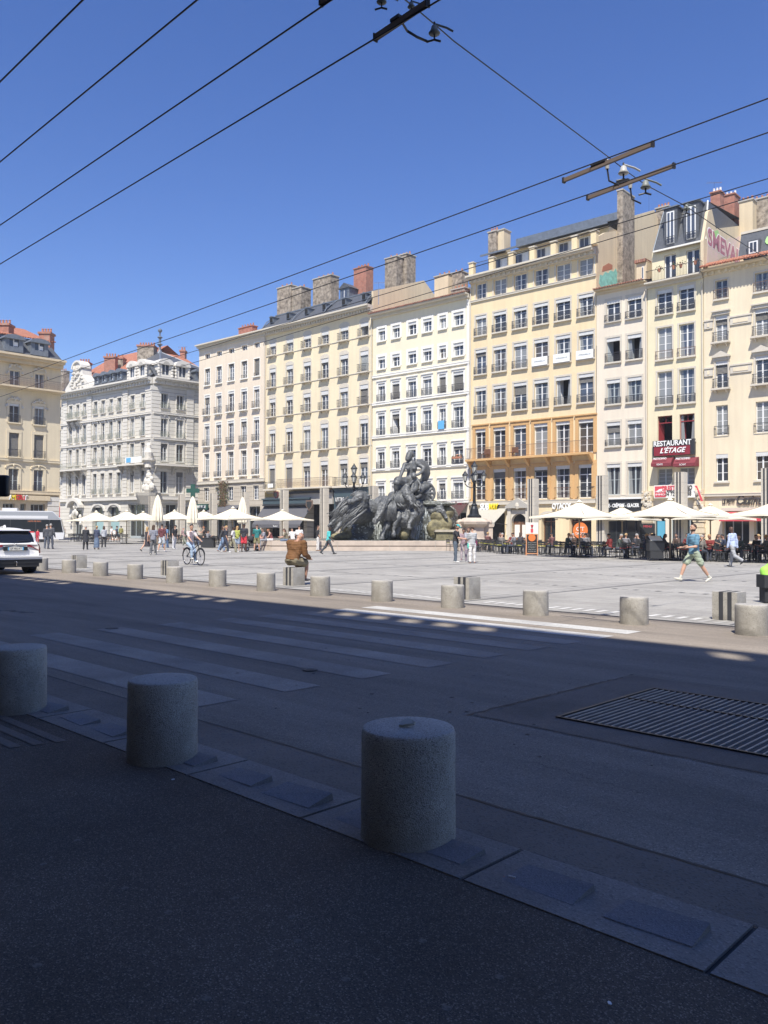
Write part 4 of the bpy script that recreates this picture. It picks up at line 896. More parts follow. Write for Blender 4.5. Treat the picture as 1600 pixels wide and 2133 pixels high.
# ================================================================== G: peach house at the right edge
G = Bld('townhouse', 'peach townhouse at the right edge with stone pediments and a graffitied attic', FROW, 1467, 1690)
gG = G.openings([(1491.5,1516.5),(1574.5,1602),(1655,1683)], [(583,622),(657,712.5),(751.5,809),(844,907),(946,1003)], 1504)
zg1 = G.Z(1504, 566); G.wall(G.Z(1504, 1066), zg1, 'wall_peach')
for (i, j), o in gG.items():
    G.window(o, surround=1 if j < 3 else None, sw=.13, surm='trim_stone', sill={0:.08,1:.4,2:.4,3:None,4:.05}[j], rail={0:'rust',1:'iron',2:'iron',3:'plain'}.get(j), railh=.75, out={1:.42,2:.42}.get(j, .05), val=1 if j in (1,2,4) else None, hood={1:'flat',2:'ped'}.get(j), bars=2 if j in (0,4) else 3, frame='frame_white' if j in (2,) else 'frame_grey' if j == 0 else 'frame_white', blind=.12 if j == 4 else 0, pane='glass_curtain' if j in (1,3) else 'glass_dark')
for y in (680, 780):
    for (p0, p1) in ((1468, 1486), (1522, 1567), (1609, 1648)):
        q = MB(); a, b = G.S(p0), G.S(p1); z = G.Z(1504, y-6.5); q.box(a+.02, b, -.10, .01, z-.28, z+.30, 'trim_stone'); q.box(a, b+.05, -.16, .01, z+.301, z+.42, 'trim_stone'); q.box(a+.25, b-.25, -.13, -.101, z-.15, z+.15, 'wall_peach'); q.build('frieze', G.root)
G.band(G.Z(1504, 1031), .22, .20, 'trim_stone')
cornice(G, zg1+.30, [(0,.12,.7),(.12,.3,.12)], 'wall_peach', dent=.5)
q = MB(); q.quad((-.02,-1.0,zg1+.32),(G.w,-1.0,zg1+.32),(G.w,.8,zg1+1.2),(-.02,.8,zg1+1.2),'tile_red'); zq = zg1+1.2
for i in range(int(G.w/.26)): q.cap((.26*i+.1,-1.03,zg1+.40),(.26*i+.1,-.5,zg1+.62),.085,.085,'tile_red',6)
q.build('roof', G.root)
zm = G.Z(1575, 484, 1.8); q = MB(); x0g = G.S(1538,.8,500); q.quad((x0g,.8,zq),(G.w,.8,zq),(G.w,1.5,zm),(x0g,1.5,zm),'slate'); q.quad((x0g,.8,zq),(x0g,1.5,zm),(x0g,10,zm),(x0g,10,zq),'slate'); q.quad((x0g,1.5,zm),(G.w,1.5,zm),(G.w,10,zm+.4),(x0g,10,zm+.4),'zinc'); q.box(x0g, G.w, 1.42, 1.56, zm-.05, zm+.14, 'trim_stone'); att = q.build('attic', G.root)
a, b = G.S(1560,.6,510), G.S(1579,.6,510); zl, zh = G.Z(1570, 527, .6), G.Z(1570, 502, .6); q = MB(); q.box(a-.12, b+.12, .62, 2, zl-.1, zh+.12, 'slate'); q.box(a, b, .58, .62, zl, zh, 'frame_white'); q.box(a+.1, b-.1, .56, .59, zl+.1, zh-.1, 'glass_dark'); q.box((a+b)/2-.03, (a+b)/2+.03, .55, .57, zl+.1, zh-.1, 'frame_white'); q.build('dormer', att)
r6 = random.Random(12)
for k in range(34):      # painted bubbles of the graffiti
    q = MB(); cx_, cz_ = G.S(1550, .9, 500)+r6.uniform(0, 9.0), (zq+zm)/2+r6.uniform(-.75,.75); rad = r6.uniform(.16,.42)
    if abs(cx_-(a+b)/2) < 1.0: continue
    yy = .8+.7*(cz_-zq)/(zm-zq); pts = [(rad*r6.uniform(.75,1.1)*math.cos(u), rad*r6.uniform(.75,1.1)*math.sin(u)) for u in [2*math.pi*i/11 for i in range(11)]]
    q.add([(cx_+p[0], yy-.012-.002*k+.7*p[1]/(zm-zq), cz_+p[1]) for p in pts], [tuple(range(11))], ['graf_violet','graf_violet','graf_blue','graf_green','graf_violet','graf_white','graf_pink'][k%7]); q.build('graffiti', att)
chimney(G, 1540, 1568, 416, 8.5, zm-.5, 1.0, 'wall_gable', 3); chimney(G, 1566, 1600, 412, 9.5, zm-.5, 1.3, 'rubble', 3); chimney(G, 1506, 1524, 420, 9.5, G.Z(1515,490,9.5), 1.2, 'rubble', 0); chimney(G, 1604, 1640, 410, 9.5, zm-.5, 1.3, 'rubble', 3)
G.body(zg1+.2, 12, 'wall_gable')
side_tx = None
text('shop_lettering', 'LE PETIT', G.root, G.S(1518), -.06, G.Z(1518, 1045), .5, 'letter_dark', width=G.S(1531)-G.S(1505), extr=.04)
text('shop_lettering', 'Casino', G.root, G.S(1561), -.08, G.Z(1561, 1042), 1.05, 'letter_dark', width=G.S(1589)-G.S(1534), shear=.25, extr=.05, bold=.02)
text('shop_lettering', 'SHOP', G.root, G.S(1606), -.06, G.Z(1606, 1044), .5, 'letter_dark', width=G.S(1620)-G.S(1592), extr=.04)
# ------------------------------------------------------------------ ground floors of the row
def shopfront(bd, pa, pb, ztop, m='glass_shop', frame='frame_grey', n=3, y=.5, name='shopfront', zb=0.0, trans=None):
    a, b = bd.S(pa), bd.S(pb); mb = MB(); mb.box(a, a+.07, y, y+.08, zb, ztop, frame); mb.box(b-.07, b, y, y+.08, zb, ztop, frame); mb.box(a, b, y+.001, y+.079, ztop-.08, ztop, frame); mb.box(a, b, y-.02, y+.1, zb, zb+.35, frame)
    for k in range(1, n): x = a+(b-a)*k/n; mb.box(x-.035, x+.035, y, y+.07, zb+.35, ztop-.08, frame)
    if trans: mb.box(a, b, y-.005, y+.075, trans-.04, trans+.04, frame)
    o = mb.build(name, bd.root); q = MB(); q.quad((a,y+.06,zb+.3),(b,y+.06,zb+.3),(b,y+.06,ztop),(a,y+.06,ztop), m); q.build('pane', o); return o
def groundfloor(bd, ztop, piers, m, fronts, depth=.55, mm=None):
    ops = []; px = sorted(piers)
    for (pa, pb, zt_) in fronts: ops.append((bd.S(pa), bd.S(pb), 0.0, zt_))
    return bd.wall(-.02, ztop, m, depth=depth, openings=ops, name='ground_floor_wall')
def awning(bd, pa, pb, zt, zb, out, m, text_=None, valh=.3, side=True):
    a, b = bd.S(pa), bd.S(pb); q = MB()
    q.quad((a,-.05,zt),(b,-.05,zt),(b,-out,zb+valh),(a,-out,zb+valh), m); q.quad((a,-.05,zt-.03),(a,-out,zb+valh-.03),(b,-out,zb+valh-.03),(b,-.05,zt-.03), m)
    q.box(a, b, -out-.02, -out, zb, zb+valh, m)
    for x in (a+.03, b-.03): q.tube([(x,-.05,zb+.1),(x,-out,zb+valh-.05)], .025, 'iron', 5)
    aw = q.build('awning', bd.root)
    if text_: text('awning_lettering', text_, aw, (a+b)/2, -out-.035, zb+valh/2, valh*.7, 'letter_white', extr=.005)
    return aw
# A
zt = A.Z(534, 1046); fr_ = [(419,444,zt-.5),(450,476,zt-.5),(482,508,zt-.5),(515,543,zt-.5)]
groundfloor(A, zt, [], 'wall_greystone', fr_)
for (a, b, z) in fr_: shopfront(A, a, b, z, n=2)
q = MB(); q.box(A.S(409), A.S(436), -.28, -.02, A.Z(422,1062), A.Z(422,1050), 'sign_green'); sg = q.build('pharmacy_sign', A.root); text('sign_lettering', 'PHARMACIE', sg, A.S(422), -.30, A.Z(422,1056), .55, 'letter_white', width=A.S(434)-A.S(411))
awning(A, 450, 505, zt-.3, zt-1.5, 1.6, 'awning_grey')
for k in range(2):     # climbing plant hanging at the entresol
    q = MB(); r7 = random.Random(k); 
    for _ in range(260):
        x = A.S(466+k*6)+r7.gauss(0,.45); z = A.Z(466, 1030)+r7.uniform(-1.6, 1.7); s_ = r7.uniform(.04,.11); q.ball((x, -.35+r7.uniform(-.25,.2), z), (s_, s_*.6, s_*.8), 'leaf_dry' if r7.random() < .55 else 'leaf', 5)
    for _ in range(10):
        x = A.S(466+k*6)+r7.gauss(0,.25); z = A.Z(466, 1030); q.tube([(x,-.3,z-1.7),(x+r7.uniform(-.3,.3),-.38,z),(x+r7.uniform(-.5,.5),-.3,z+1.7)], .02, 'leaf_dry', 4)
    o = q.build('climbing_plant'); o.location = A.root.location; o.rotation_euler = A.root.rotation_euler; tag(o, 'dry climbing plant hanging on the stone base of the pinkish house' , 'plant', 'climbing plants on the stone base')
# B
zt = B.Z(758, 1018); z5 = B.Z(600, 1034)
ops = [(555,588,3.9),(596,634,3.9),(640,700,5.0),(716,770,3.6)]
groundfloor(B, zt, [], 'wall_greystone', ops, depth=1.2)
for (a, b, z) in ops[:2]: shopfront(B, a, b, z, n=3, frame='awning_black', y=1.1)
shopfront(B, 640, 700, 5.0, 'void', 'awning_black', 2, y=1.15); shopfront(B, 716, 770, 3.6, n=3, frame='teal_wood')
q = MB(); a, b = B.S(555), B.S(652); z = B.Z(600, 1040, -.3); q.box(a, b, -.5, -.02, z-.55, z, 'teal_wood'); q.box(a-.1, b+.1, -.62, -.02, z, z+.14, 'teal_wood'); q.box(a, b, -.56, -.02, z-.75, z-.56, 'awning_black'); q.build('shop_fascia', B.root)
awning(B, 552, 652, z-.75, z-3.4, 1.9, 'awning_grey', 'Boston', .4)
q = MB(); q.box(B.S(702), B.S(772), -.4, -.02, B.Z(740,1062), B.Z(740,1020), 'teal_wood'); q.box(B.S(700), B.S(774), -.5, -.02, B.Z(740,1020)+.001, B.Z(740,1020)+.25, 'teal_wood'); fs = q.build('shop_fascia', B.root)
q = MB(); q.prism([(B.S(706),B.Z(712,1050)),(B.S(706),B.Z(712,1036)),(B.S(725),B.Z(712,1036)),(B.S(725),B.Z(712,1050)),(B.S(719),B.Z(712,1054)),(B.S(712),B.Z(712,1054))], -.55, -.43, 'sign_black'); sg = q.build('shop_sign', B.root); text('sign_lettering', 'LITTLE', sg, B.S(716), -.57, B.Z(716,1041), .62, 'letter_white', width=B.S(724)-B.S(707))
text('shop_lettering', 'Boston', B.root, B.S(565), -.1, B.Z(565,1031), .85, 'letter_gold', width=B.S(574)-B.S(554), extr=.05); text('shop_lettering', 'Pub', B.root, B.S(598), -.1, B.Z(598,1031), .85, 'letter_gold', width=B.S(606)-B.S(592), extr=.05)
def shield(parent, x, y, z, s, m):
    q = MB(); q.prism([(x-s,z+s),(x+s,z+s),(x+s,z-.2*s),(x,z-1.3*s),(x-s,z-.2*s)], y-.08, y, m); q.prism([(x-.75*s,z+.75*s),(x+.75*s,z+.75*s),(x+.75*s,z-.15*s),(x,z-1.0*s),(x-.75*s,z-.15*s)], y-.1, y-.081, 'sign_black'); return q.build('crest', parent)
shield(B.root, B.S(577.5), -.08, B.Z(577,1031), .42, 'letter_maroon'); shield(B.root, B.S(646, -1.0), -1.0, B.Z(646,1052,-1), .55, 'iron_rust')
q = MB(); xa, xb = B.S(610), B.S(700); zz2 = B.Z(655,1022); q.box(xa, xb, -.55, -.02, zz2-.3, zz2, 'awning_black'); q.box(xa+.5, xb-.2, -.3, -.01, zz2-1.6, zz2-.3, 'soffit'); q.build('portal_lintel', B.root)
# C
zt = C.Z(955, 1046); ops = [(782,815,zt-1),(822,860,zt-1),(868,905,zt-1),(915,972,zt-1)]
groundfloor(C, zt, [], 'wall_ecru', ops)
for (a, b, z) in ops: shopfront(C, a, b, z, n=3)
awning(C, 908, 976, zt-.15, 1.95, 2.3, 'awning_brown'); q = MB(); a = C.S(922, -1.8, 1080); q.box(a, a+1.9, -1.9, -1.8, 1.35, 1.95, 'sign_black'); sg = q.build('shop_sign', C.root); text('sign_lettering', 'FONTAINE CAFE', sg, a+.95, -1.92, 1.65, .2, 'letter_white')
text('shop_lettering', 'Fontaine', C.root, C.S(945), -.14, C.Z(945, 1051), .8, 'letter_maroon', width=C.S(965)-C.S(926), extr=.06, bold=.02)
# D
zt = D.Z(1221, 1048); zs = zt-.35
ops = [(992,1052,3.1),(1067,1098,3.4),(1128,1157,2.9),(1186,1232,2.9)]
opl = [(D.S(a), D.S(b), 0, z) for a, b, z in ops]
D.wall(-.02, zt, 'wall_orange', depth=.6, openings=opl, name='ground_floor_wall')
shopfront(D, 992, 1052, 3.1, n=2, frame='awning_black'); 
for (a, b) in ((1128,1157),(1186,1232)):
    shopfront(D, a, b, 2.9, n=2, frame='frame_brown', trans=2.3)
awning(D, 990, 1058, zt-.35, 1.9, 2.2, 'awning_beige')
text('shop_lettering', 'SUBWAY', D.root, D.S(1020.5)+.06, -.12, D.Z(1020, 1056.5)-.05, .84, 'sign_black', width=D.S(1041)-D.S(1000), shear=.2, extr=.03, bold=.06)  # dark offset copy painted in as the shadow of the letters
tx = text('shop_lettering', 'SUB', D.root, D.S(1012), -.22, D.Z(1012, 1056.5), .82, 'letter_white', width=D.S(1020)-D.S(1001), shear=.2, extr=.06, bold=.03); tx = text('shop_lettering', 'WAY', D.root, D.S(1030), -.22, D.Z(1030, 1056.5), .82, 'sign_yellow', width=D.S(1040)-D.S(1020.5), shear=.2, extr=.06, bold=.03)
text('shop_lettering', "O'TACOS", D.root, D.S(1172), -.16, D.Z(1172, 1055), .72, 'letter_white', width=D.S(1191)-D.S(1152), extr=.07, bold=.02)
q = MB(); x = (D.S(1067)+D.S(1098))/2; hw = (D.S(1098)-D.S(1067))/2
for sx in (-1, 1): q.box(x+sx*hw-(.0 if sx > 0 else .35), x+sx*hw+(.35 if sx > 0 else 0), -.28, .3, 0, 3.55, 'trim_stone')
q.prism([(x-hw-.5,3.55),(x+hw+.5,3.55),(x+hw+.5,3.75),(x,4.5),(x-hw-.5,3.75)], -.45, .1, 'soffit'); q.ball((x,-.4,3.75), (.25,.15,.35), 'trim_stone', 8)
pts = [(x-hw, 3.4)]+[(x-hw, 2.3)]+[(x+hw*math.cos(u), 2.3+hw*.9*math.sin(u)) for u in [math.pi*(1-i/10) for i in range(1, 10)]]+[(x+hw, 2.3), (x+hw, 3.4)]
q.prism(pts, -.12, .3, 'trim_stone'); pt = q.build('stone_portal', D.root)
q = MB(); q.box(x-hw, x+hw, .30, .38, 0, 2.3, 'door_wood'); q.box(x-.02, x+.02, .27, .3, 0, 2.3, 'void'); 
for sx in (-1, 1): q.box(x+sx*hw*.5-.28, x+sx*hw*.5+.28, .26, .295, .8, 2.0, 'sign_white')
q.box(x-hw, x+hw, .31, .38, 2.3, 3.3, 'glass_shop'); q.build('door', D.root)
q = MB(); q.lathe([(.0,0),(.72,0),(.72,.05),(.0,.05)], 'sign_orange', 24); me = q.mesh('round_sign'); me.transform(Matrix.Rotation(R(90), 4, 'X')); rs = link('round_sign', me, D.root, (D.S(1207,.2), .42, D.Z(1207,1105,.2))); text('sign_lettering', "O'T", rs, 0, -.07, .12, .5, 'letter_white'); text('sign_lettering', 'TACOS', rs, 0, -.07, -.3, .3, 'letter_white')
q = MB(); q.box(D.S(1056), D.S(1060), -.06, .0, 1.0, 2.9, 'sign_white'); q.build('poster', D.root)
for (a, b) in ((1128,1157),(1186,1232)):      # stone arches over the taco shop windows
    q = MB(); xa, xb = D.S(a), D.S(b); xm, h_ = (xa+xb)/2, (xb-xa)/2
    q.prism([(xm+(h_+.3)*math.cos(u), 2.55+(h_*.55+.3)*math.sin(u)) for u in [math.pi*i/12 for i in range(13)]]+[(xm+h_*math.cos(u), 2.55+h_*.55*math.sin(u)) for u in [math.pi*(1-i/12) for i in range(13)]], -.07, .0, 'trim_stone'); q.build('arch', D.root)
# E
zt = E_.Z(1322, 1037); E_.wall(-.02, zt, 'wall_ecru', openings=[(E_.S(1258), E_.S(1340), 0, zt-1.1)], depth=.6, name='ground_floor_wall')
shopfront(E_, 1258, 1340, zt-1.1, n=4, frame='awning_black'); q = MB(); q.box(E_.S(1262), E_.S(1341), -.25, -.02, zt-1.5, zt-.1, 'sign_black'); q.box(E_.S(1261), E_.S(1342), -.4, -.02, zt-.099, zt+.02, 'frame_white'); sg = q.build('shop_fascia', E_.root)
text('shop_lettering', 'BRASSERIE - CRÊPERIE - GLACIER', sg, (E_.S(1245)+E_.S(1335))/2, -.28, E_.Z(1300, 1053.5), .42, 'letter_white', width=E_.S(1335)-E_.S(1247), extr=.02, bold=.012)
# F
zt = F_.Z(1431, 1040); ops = [(F_.S(1361), F_.S(1386), 0, 3.4), (F_.S(1394), F_.S(1452), 0, 3.4)]
F_.wall(-.02, zt, 'wall_ecru', openings=ops, depth=.6, name='ground_floor_wall'); shopfront(F_, 1361, 1386, 3.4, 'glass_shop', 'teal_wood', 2); shopfront(F_, 1394, 1452, 3.4, n=3)
q = MB(); q.box(F_.S(1366), F_.S(1386), .3, .42, 0, 2.3, 'graf_blue'); q.build('door', F_.root)
# carved rusticated piers between the shops
for px, bd in ((1350, F_), (1458, F_)):
    q = MB(); r8 = random.Random(px); x = bd.S(px); z = 0
    while z < 4.6: h_ = .42; e = r8.uniform(0, .12); q.box(x-.35-e, x+.35+e, -.25-e, .0, z+.02, z+h_, 'wall_gable'); z += h_+.02
    for _ in range(26): q.ball((x+r8.uniform(-.4,.4), -.3, r8.uniform(2.4, 4.7)), r8.uniform(.08,.2), 'trim_stone', 6)
    q.build('carved_pier', bd.root)
# G
zt = G.Z(1504, 1066); G.wall(-.02, zt, 'wall_peach', openings=[(G.S(1504), G.S(1560), 0, zt-.2), (G.S(1570), G.S(1640), 0, zt-.2)], depth=.6, name='ground_floor_wall')
shopfront(G, 1504, 1560, zt-.2, n=3); shopfront(G, 1570, 1640, zt-.2, n=4)
q = MB(); a, b = G.S(1506), G.S(1680); q.prism([(-.02,zt),(-.9,zt-.55),(-.9,zt-.75),(-.02,zt-.2)], a, b, 'awning_red', 'x'); q.build('awning', G.root)
q = MB(); q.box(G.S(1503), G.S(1690), -.12, -.01, zt+.05, zt+.3, 'trim_stone'); q.build('string_course', G.root)

# ================================================================== H: ornate white corner building
def camw(X, Z): return (X*CR.x+Z*-math.sin(YAW), X*CR.y+Z*math.cos(YAW))
ZC = 116.0; cX = (318-800)/1715*ZC
c0 = camw(cX, ZC); far = camw(cX-1.242*15.3, ZC+15.3)
uh = Vector((c0[0]-far[0], c0[1]-far[1])); FH1 = Frame(c0, (uh.x, uh.y)); r2 = camw(cX+1.09*10, ZC+10); FH2 = Frame(c0, (r2[0]-c0[0], r2[1]-c0[1]))
H = Bld('corner_building', 'ornate white stone corner building with a slate pavilion roof and carved dormers', FH1, 127, 318)
H2 = Bld('tmp', 'x', FH2, 318, 440); r_ = H2.root; # second face: its own frame but the same building
def rowsH(bd, ref, cols, rows): return bd.openings(cols, rows, ref)
cHl = [(144,151),(159,165.5),(173,180)]; cHm = [(195.5,203),(211,219),(228,235.5),(244.5,253)]; cHr = [(272,280.5),(294,302.5)]
rH = [(824,851),(872,909),(924,960),(982,1026)]
gH = H.openings(cHl+cHm+cHr, rH, 276); c2c = [(334.5,349),(367.5,382),(424,432)]; rH2 = [(820,850),(872,910),(924,960),(982,1027)]
gH2 = H2.openings(c2c, rH2, 342)
zh1 = H.Z(300, 803); zhb = H.Z(300, 1037)
H.wall(zhb, zh1, 'wall_stone', depth=.3)
pr_ = Matrix.Translation((H2.root.location)) @ Matrix.Rotation(FH2.rot, 4, 'Z')
H2.root.parent = None
def winH(bd, g, bays):
    for (i, j), o in g.items():
        ar = .25 if j in (1, 2, 3) else 0
        bd.window(o, frame='frame_white' if (i+j)%3 else 'frame_grey', bars=1, surround=1, sw=.16, arch=ar, surm='stone_ornate', proud=.08, sill=.12, rail='green' if j < 2 else ('green' if i in bays else None), railh=.75, out=.22, blind=.22 if j in (2,3) and (i*7+j)%3 else 0, curtain=(i+j)%2 == 0, hood='arch' if j == 3 or (j == 1 and i%2) else None, railm=None) if False else bd.window(o, frame='frame_white' if (i+j)%3 else 'frame_grey', bars=1, surround=1, sw=.16, arch=ar, surm='stone_ornate', proud=.08, sill=.12, rail='green' if j < 2 or i in bays else None, railh=.75, out=.22, blind=.22 if j in (2,3) and (i*7+j)%3 else 0, curtain=(i+j)%2 == 0, hood='arch' if j == 1 else None)
winH(H, gH, (3,4,5,6)); winH(H2, gH2, ())
H2.wall(zhb, zh1, 'wall_stone', depth=.3)
for bd, piers in ((H, (137, 187, 262, 311)), (H2, (324, 395))):
    for px in piers:
        q = MB(); x = bd.S(px); hw = .55 if px not in (311, 324) else .75; z = zhb
        while z < zh1-.3: q.box(x-hw, x+hw, -.16, .01, z+.03, min(z+.5, zh1-.3), 'stone_ornate'); z += .53
        q.box(x-hw-.08, x+hw+.08, -.22, .01, zh1-.9, zh1-.3, 'stone_ornate'); q.build('pier', bd.root)
    for y in (862, 914, 967): 
        bd.band(H.Z(300, y), .28, .28, 'stone_ornate')
    cornice(bd, zh1+.95, [(0,.22,1.1),(.22,.2,.85),(.42,.5,.4)], 'stone_ornate', dent=.7, x1=bd.w)
    bd.band(zhb, .5, .4, 'stone_ornate')
# long balconies on consoles
def balcony(bd, a, b, z, out=1.2, m='iron_green'):
    q = MB(); q.box(a, b, -out, -.005, z-.2, z, 'stone_ornate')
    n = max(2, int((b-a)/2.2))
    for k in range(n+1): x = a+.1+(b-a-.4)*k/n; q.prism([(-out*.85,z-.2),(-.005,z-1.5),(-.005,z-.2)], x, x+.22, 'soffit', 'x')
    o = q.build('balcony', bd.root); railing(o, a+.03, b-.03, -out+.05, z, 1.0, 'green', out-.1, m=m, dens=.2)
balcony(H, H.S(131), H.S(184), H.Z(158, 979)); balcony(H, H.S(256), H.w-.1, H.Z(276, 968)); balcony(H2, .1, H2.S(397), H.Z(300, 968)+.0); balcony(H, H.S(146), H.S(171), H.Z(158, 875), .9)
q = MB(); a = H.S(262, -1.2); q.box(a, H.S(296,-1.2), -1.26, -1.22, H.Z(276,968)+.1, H.Z(276,968)+.95, 'banner_white'); q.box(a+.3, a+1.4, -1.29, -1.265, H.Z(276,968)+.2, H.Z(276,968)+.85, 'banner_blue'); q.build('banner', H.root)
# sculpture at the corner
q = MB(); zc = H.Z(300, 1028); x, y = H.w+.1, -.7
q.lathe([(1.2,-1.6),(1.7,-.4),(1.75,0),(.8,.05)], 'soffit', 12, (x,y,zc)); 
for (dx, dz, r) in ((0,.7,.75),(.3,1.5,.6),(-.3,1.6,.55),(.1,2.4,.5),(0,3.1,.32),(.8,.9,.5),(-.8,.8,.5),(.7,2.0,.35)): q.ball((x+dx,y,zc+dz), (r,r*.8,r*1.1), 'stone_ornate', 10)
q.lathe([(.55,0),(.5,.8),(.9,1.0),(.9,1.3)], 'stone_ornate', 10, (x,y,zc+3.6)); q.lathe([(.45,0),(.6,.8),(.35,1.4),(.3,1.9),(.1,2.1)], 'stone_ornate', 10, (x,y,zc+4.9)); q.build('corner_statue', H.root)
# ground floor of H
def gfH(bd, ops, ztop, arch=()):
    opl = [(bd.S(a), bd.S(b), 0, z) for a, b, z in ops]; bd.wall(-.02, ztop, 'wall_stone', depth=.6, openings=opl, name='ground_floor_wall')
    for (a, b, z) in ops: shopfront(bd, a, b, z, 'glass_shop', 'frame_grey', 3)
gfH(H, [(155,172,4.2),(194,218,4.6),(227,251,4.6),(268,303,4.9)], zhb-.25); gfH(H2, [(333,371,4.9),(384,394,4.6)], zhb-.25)
for (a, b) in ((194,218),(227,251)):
    q = MB(); xa, xb = H.S(a), H.S(b); xm, h_ = (xa+xb)/2, (xb-xa)/2; q.prism([(xm+(h_+.35)*math.cos(u), 4.0+(h_*.6+.35)*math.sin(u)) for u in [math.pi*i/12 for i in range(13)]]+[(xm+h_*math.cos(u), 4.0+h_*.6*math.sin(u)) for u in [math.pi*(1-i/12) for i in range(13)]], -.12, .0, 'stone_ornate')
    q.prism([(xa,4.62)]+[(xm+h_*math.cos(u), 4.0+h_*.6*math.sin(u)) for u in [math.pi*(1-i/10) for i in range(1,10)]]+[(xb,4.62)], -.02, .3, 'stone_ornate') if False else None; q.build('arch', H.root)
    q = MB(); q.box(xa+.3, xb-.3, .35, .45, .4, 2.4, 'glass_frost'); q.build('poster', H.root)
q = MB(); xm = H.S(163); h_ = 1.5; z = zhb-1.2
q.prism([(xm+(h_+.5)*math.cos(u), z+1.5*math.sin(u)) for u in [math.pi*i/12 for i in range(13)]]+[(xm+h_*math.cos(u), z+1.05*math.sin(u)) for u in [math.pi*(1-i/12) for i in range(13)]], -.9, .0, 'stone_ornate')
for (dx, dz, r) in ((0,.5,.35),(-.35,.1,.3),(.4,.15,.3),(0,-.6,.4),(.5,-.9,.35),(-.5,-.8,.35),(-1.4,-1.4,.35),(1.4,-1.4,.35),(-1.5,-2.4,.3),(1.5,-2.4,.3)): q.ball((xm+dx,-.35,z+dz), (r,r*.5,r*1.1), 'stone_ornate', 8)
q.build('carved_doorway', H.root)
# roofs of H: mansard, dormers, pavilion, red tiles behind
zr0 = zh1+.96; zt1 = H.Z(300, 766, 2.0)
def mansard(bd, a, b, z0, z1, y0, y1, m='zinc'):
    q = MB(); q.quad((a,y0,z0),(b,y0,z0),(b,y1,z1),(a,y1,z1), m); q.box(a, b, y1-.15, y1+.2, z1-.1, z1+.15, 'zinc'); return q.build('roof', bd.root)
mansard(H, 0, H.w-.1, zr0, zt1, -.5, 1.9, 'slate'); mansard(H2, .1, H2.w, zr0, zt1, -.5, 1.9, 'slate')
q = MB(); za, zb_ = zt1+.1, H.Z(230, 741, 8); q.quad((0,1.9,za),(H.w-9,1.9,za),(H.w-9,9,zb_),(0,9,zb_),'tile_red'); q.quad((0,9,zb_),(H.w-9,9,zb_),(H.w-9,18,za),(0,18,za),'tile_red'); q.build('tiled_roof', H.root)
q = MB(); zb2 = H2.Z(380, 742, 9); q.quad((5,1.9,za),(H2.w,1.9,za),(H2.w,9,zb2),(5,9,zb2),'tile_red'); q.quad((5,9,zb2),(H2.w,9,zb2),(H2.w,18,za),(5,18,za),'tile_red'); q.build('tiled_roof', H2.root)
def dormer(bd, px, wdt, z0, z1, y=-.3, m='stone_ornate', carved=True, ref=None):
    x = bd.S(px, y, 790); q = MB(); h = z1-z0
    q.box(x-wdt/2, x-wdt*.27, y, y+2.2, z0, z0+h*.72, m); q.box(x+wdt*.27, x+wdt/2, y, y+2.2, z0, z0+h*.72, m); q.box(x-wdt*.27, x+wdt*.27, y+.001, y+2.1, z0, z0+h*.14, m)
    q.prism([(x-wdt*.62,z0+h*.70)]+[(x+wdt*.62*math.cos(u), z0+h*.70+h*.32*math.sin(u)) for u in [math.pi*(1-i/10) for i in range(0, 11)]]+[(x+wdt*.62,z0+h*.70)], y-.25, y+2.3, m if carved else 'zinc')
    q.prism([(x+wdt*.27*math.cos(u), z0+h*.66+h*.2*math.sin(u)) for u in [math.pi*i/8 for i in range(9)]], y-.27, y-.251, 'zinc' if not carved else 'soffit')
    q.box(x-wdt*.27, x+wdt*.27, y+.15, y+.2, z0+h*.14, z0+h*.68, 'glass_blue'); q.box(x-.05, x+.05, y+.1, y+.16, z0+h*.14, z0+h*.68, 'frame_white')
    if carved:
        for sx in (-1, 1):
            for k in range(4): q.ball((x+sx*wdt*.52, y-.02, z0+h*(.1+.17*k)), (wdt*.12, .16, h*.09), m, 7)
    q.build('dormer', bd.root)
zd_, zD = zr0+.1, zt1-.15
for px in (275, 296): dormer(H, px, 1.9, zd_, zt1+.5)
for px in (345, 380): dormer(H2, px, 2.0, zd_, zt1+.5)
for px in (201, 217, 233, 249): dormer(H, px, 1.25, zr0+.5, zt1-.1, -.1, 'zinc', False)
dormer(H2, 418, 1.6, zr0+.3, zt1-.1, -.1, 'zinc', False)
q = MB(); a, b = H.S(137,-.6,800), H.S(190,-.6,800); m_ = (a+b)/2; q.prism([(a,zr0),(b,zr0),(b-.3,zr0+.6),(b-1.2,zr0+1.3),(m_+1.5,zr0+2.2),(m_+1.3,zr0+3.3)]+[(m_+1.2*math.cos(u), zr0+3.4+1.0*math.sin(u)) for u in [math.pi*i/8 for i in range(9)]]+[(m_-1.3,zr0+3.3),(m_-1.5,zr0+2.2),(a+1.2,zr0+1.3),(a+.3,zr0+.6)], -.75, .8, 'stone_ornate'); q.prism([(m_+1.5*math.cos(u), zr0+3.3+1.25*math.sin(u)) for u in [math.pi*i/8 for i in range(9)]]+[(m_+1.15*math.cos(u), zr0+3.3+.95*math.sin(u)) for u in [math.pi*(1-i/8) for i in range(9)]], -1.0, .6, 'stone_ornate')
r9 = random.Random(4)
for _ in range(60):
    t_ = r9.random(); x = m_+r9.uniform(-1,1)*2.2*(1-t_*.6); z = zr0+.3+t_*3.4; q.ball((x,-.80,z), (r9.uniform(.10,.3), .3, r9.uniform(.10,.3)), 'stone_ornate', 7)
q.build('carved_gable', H.root)
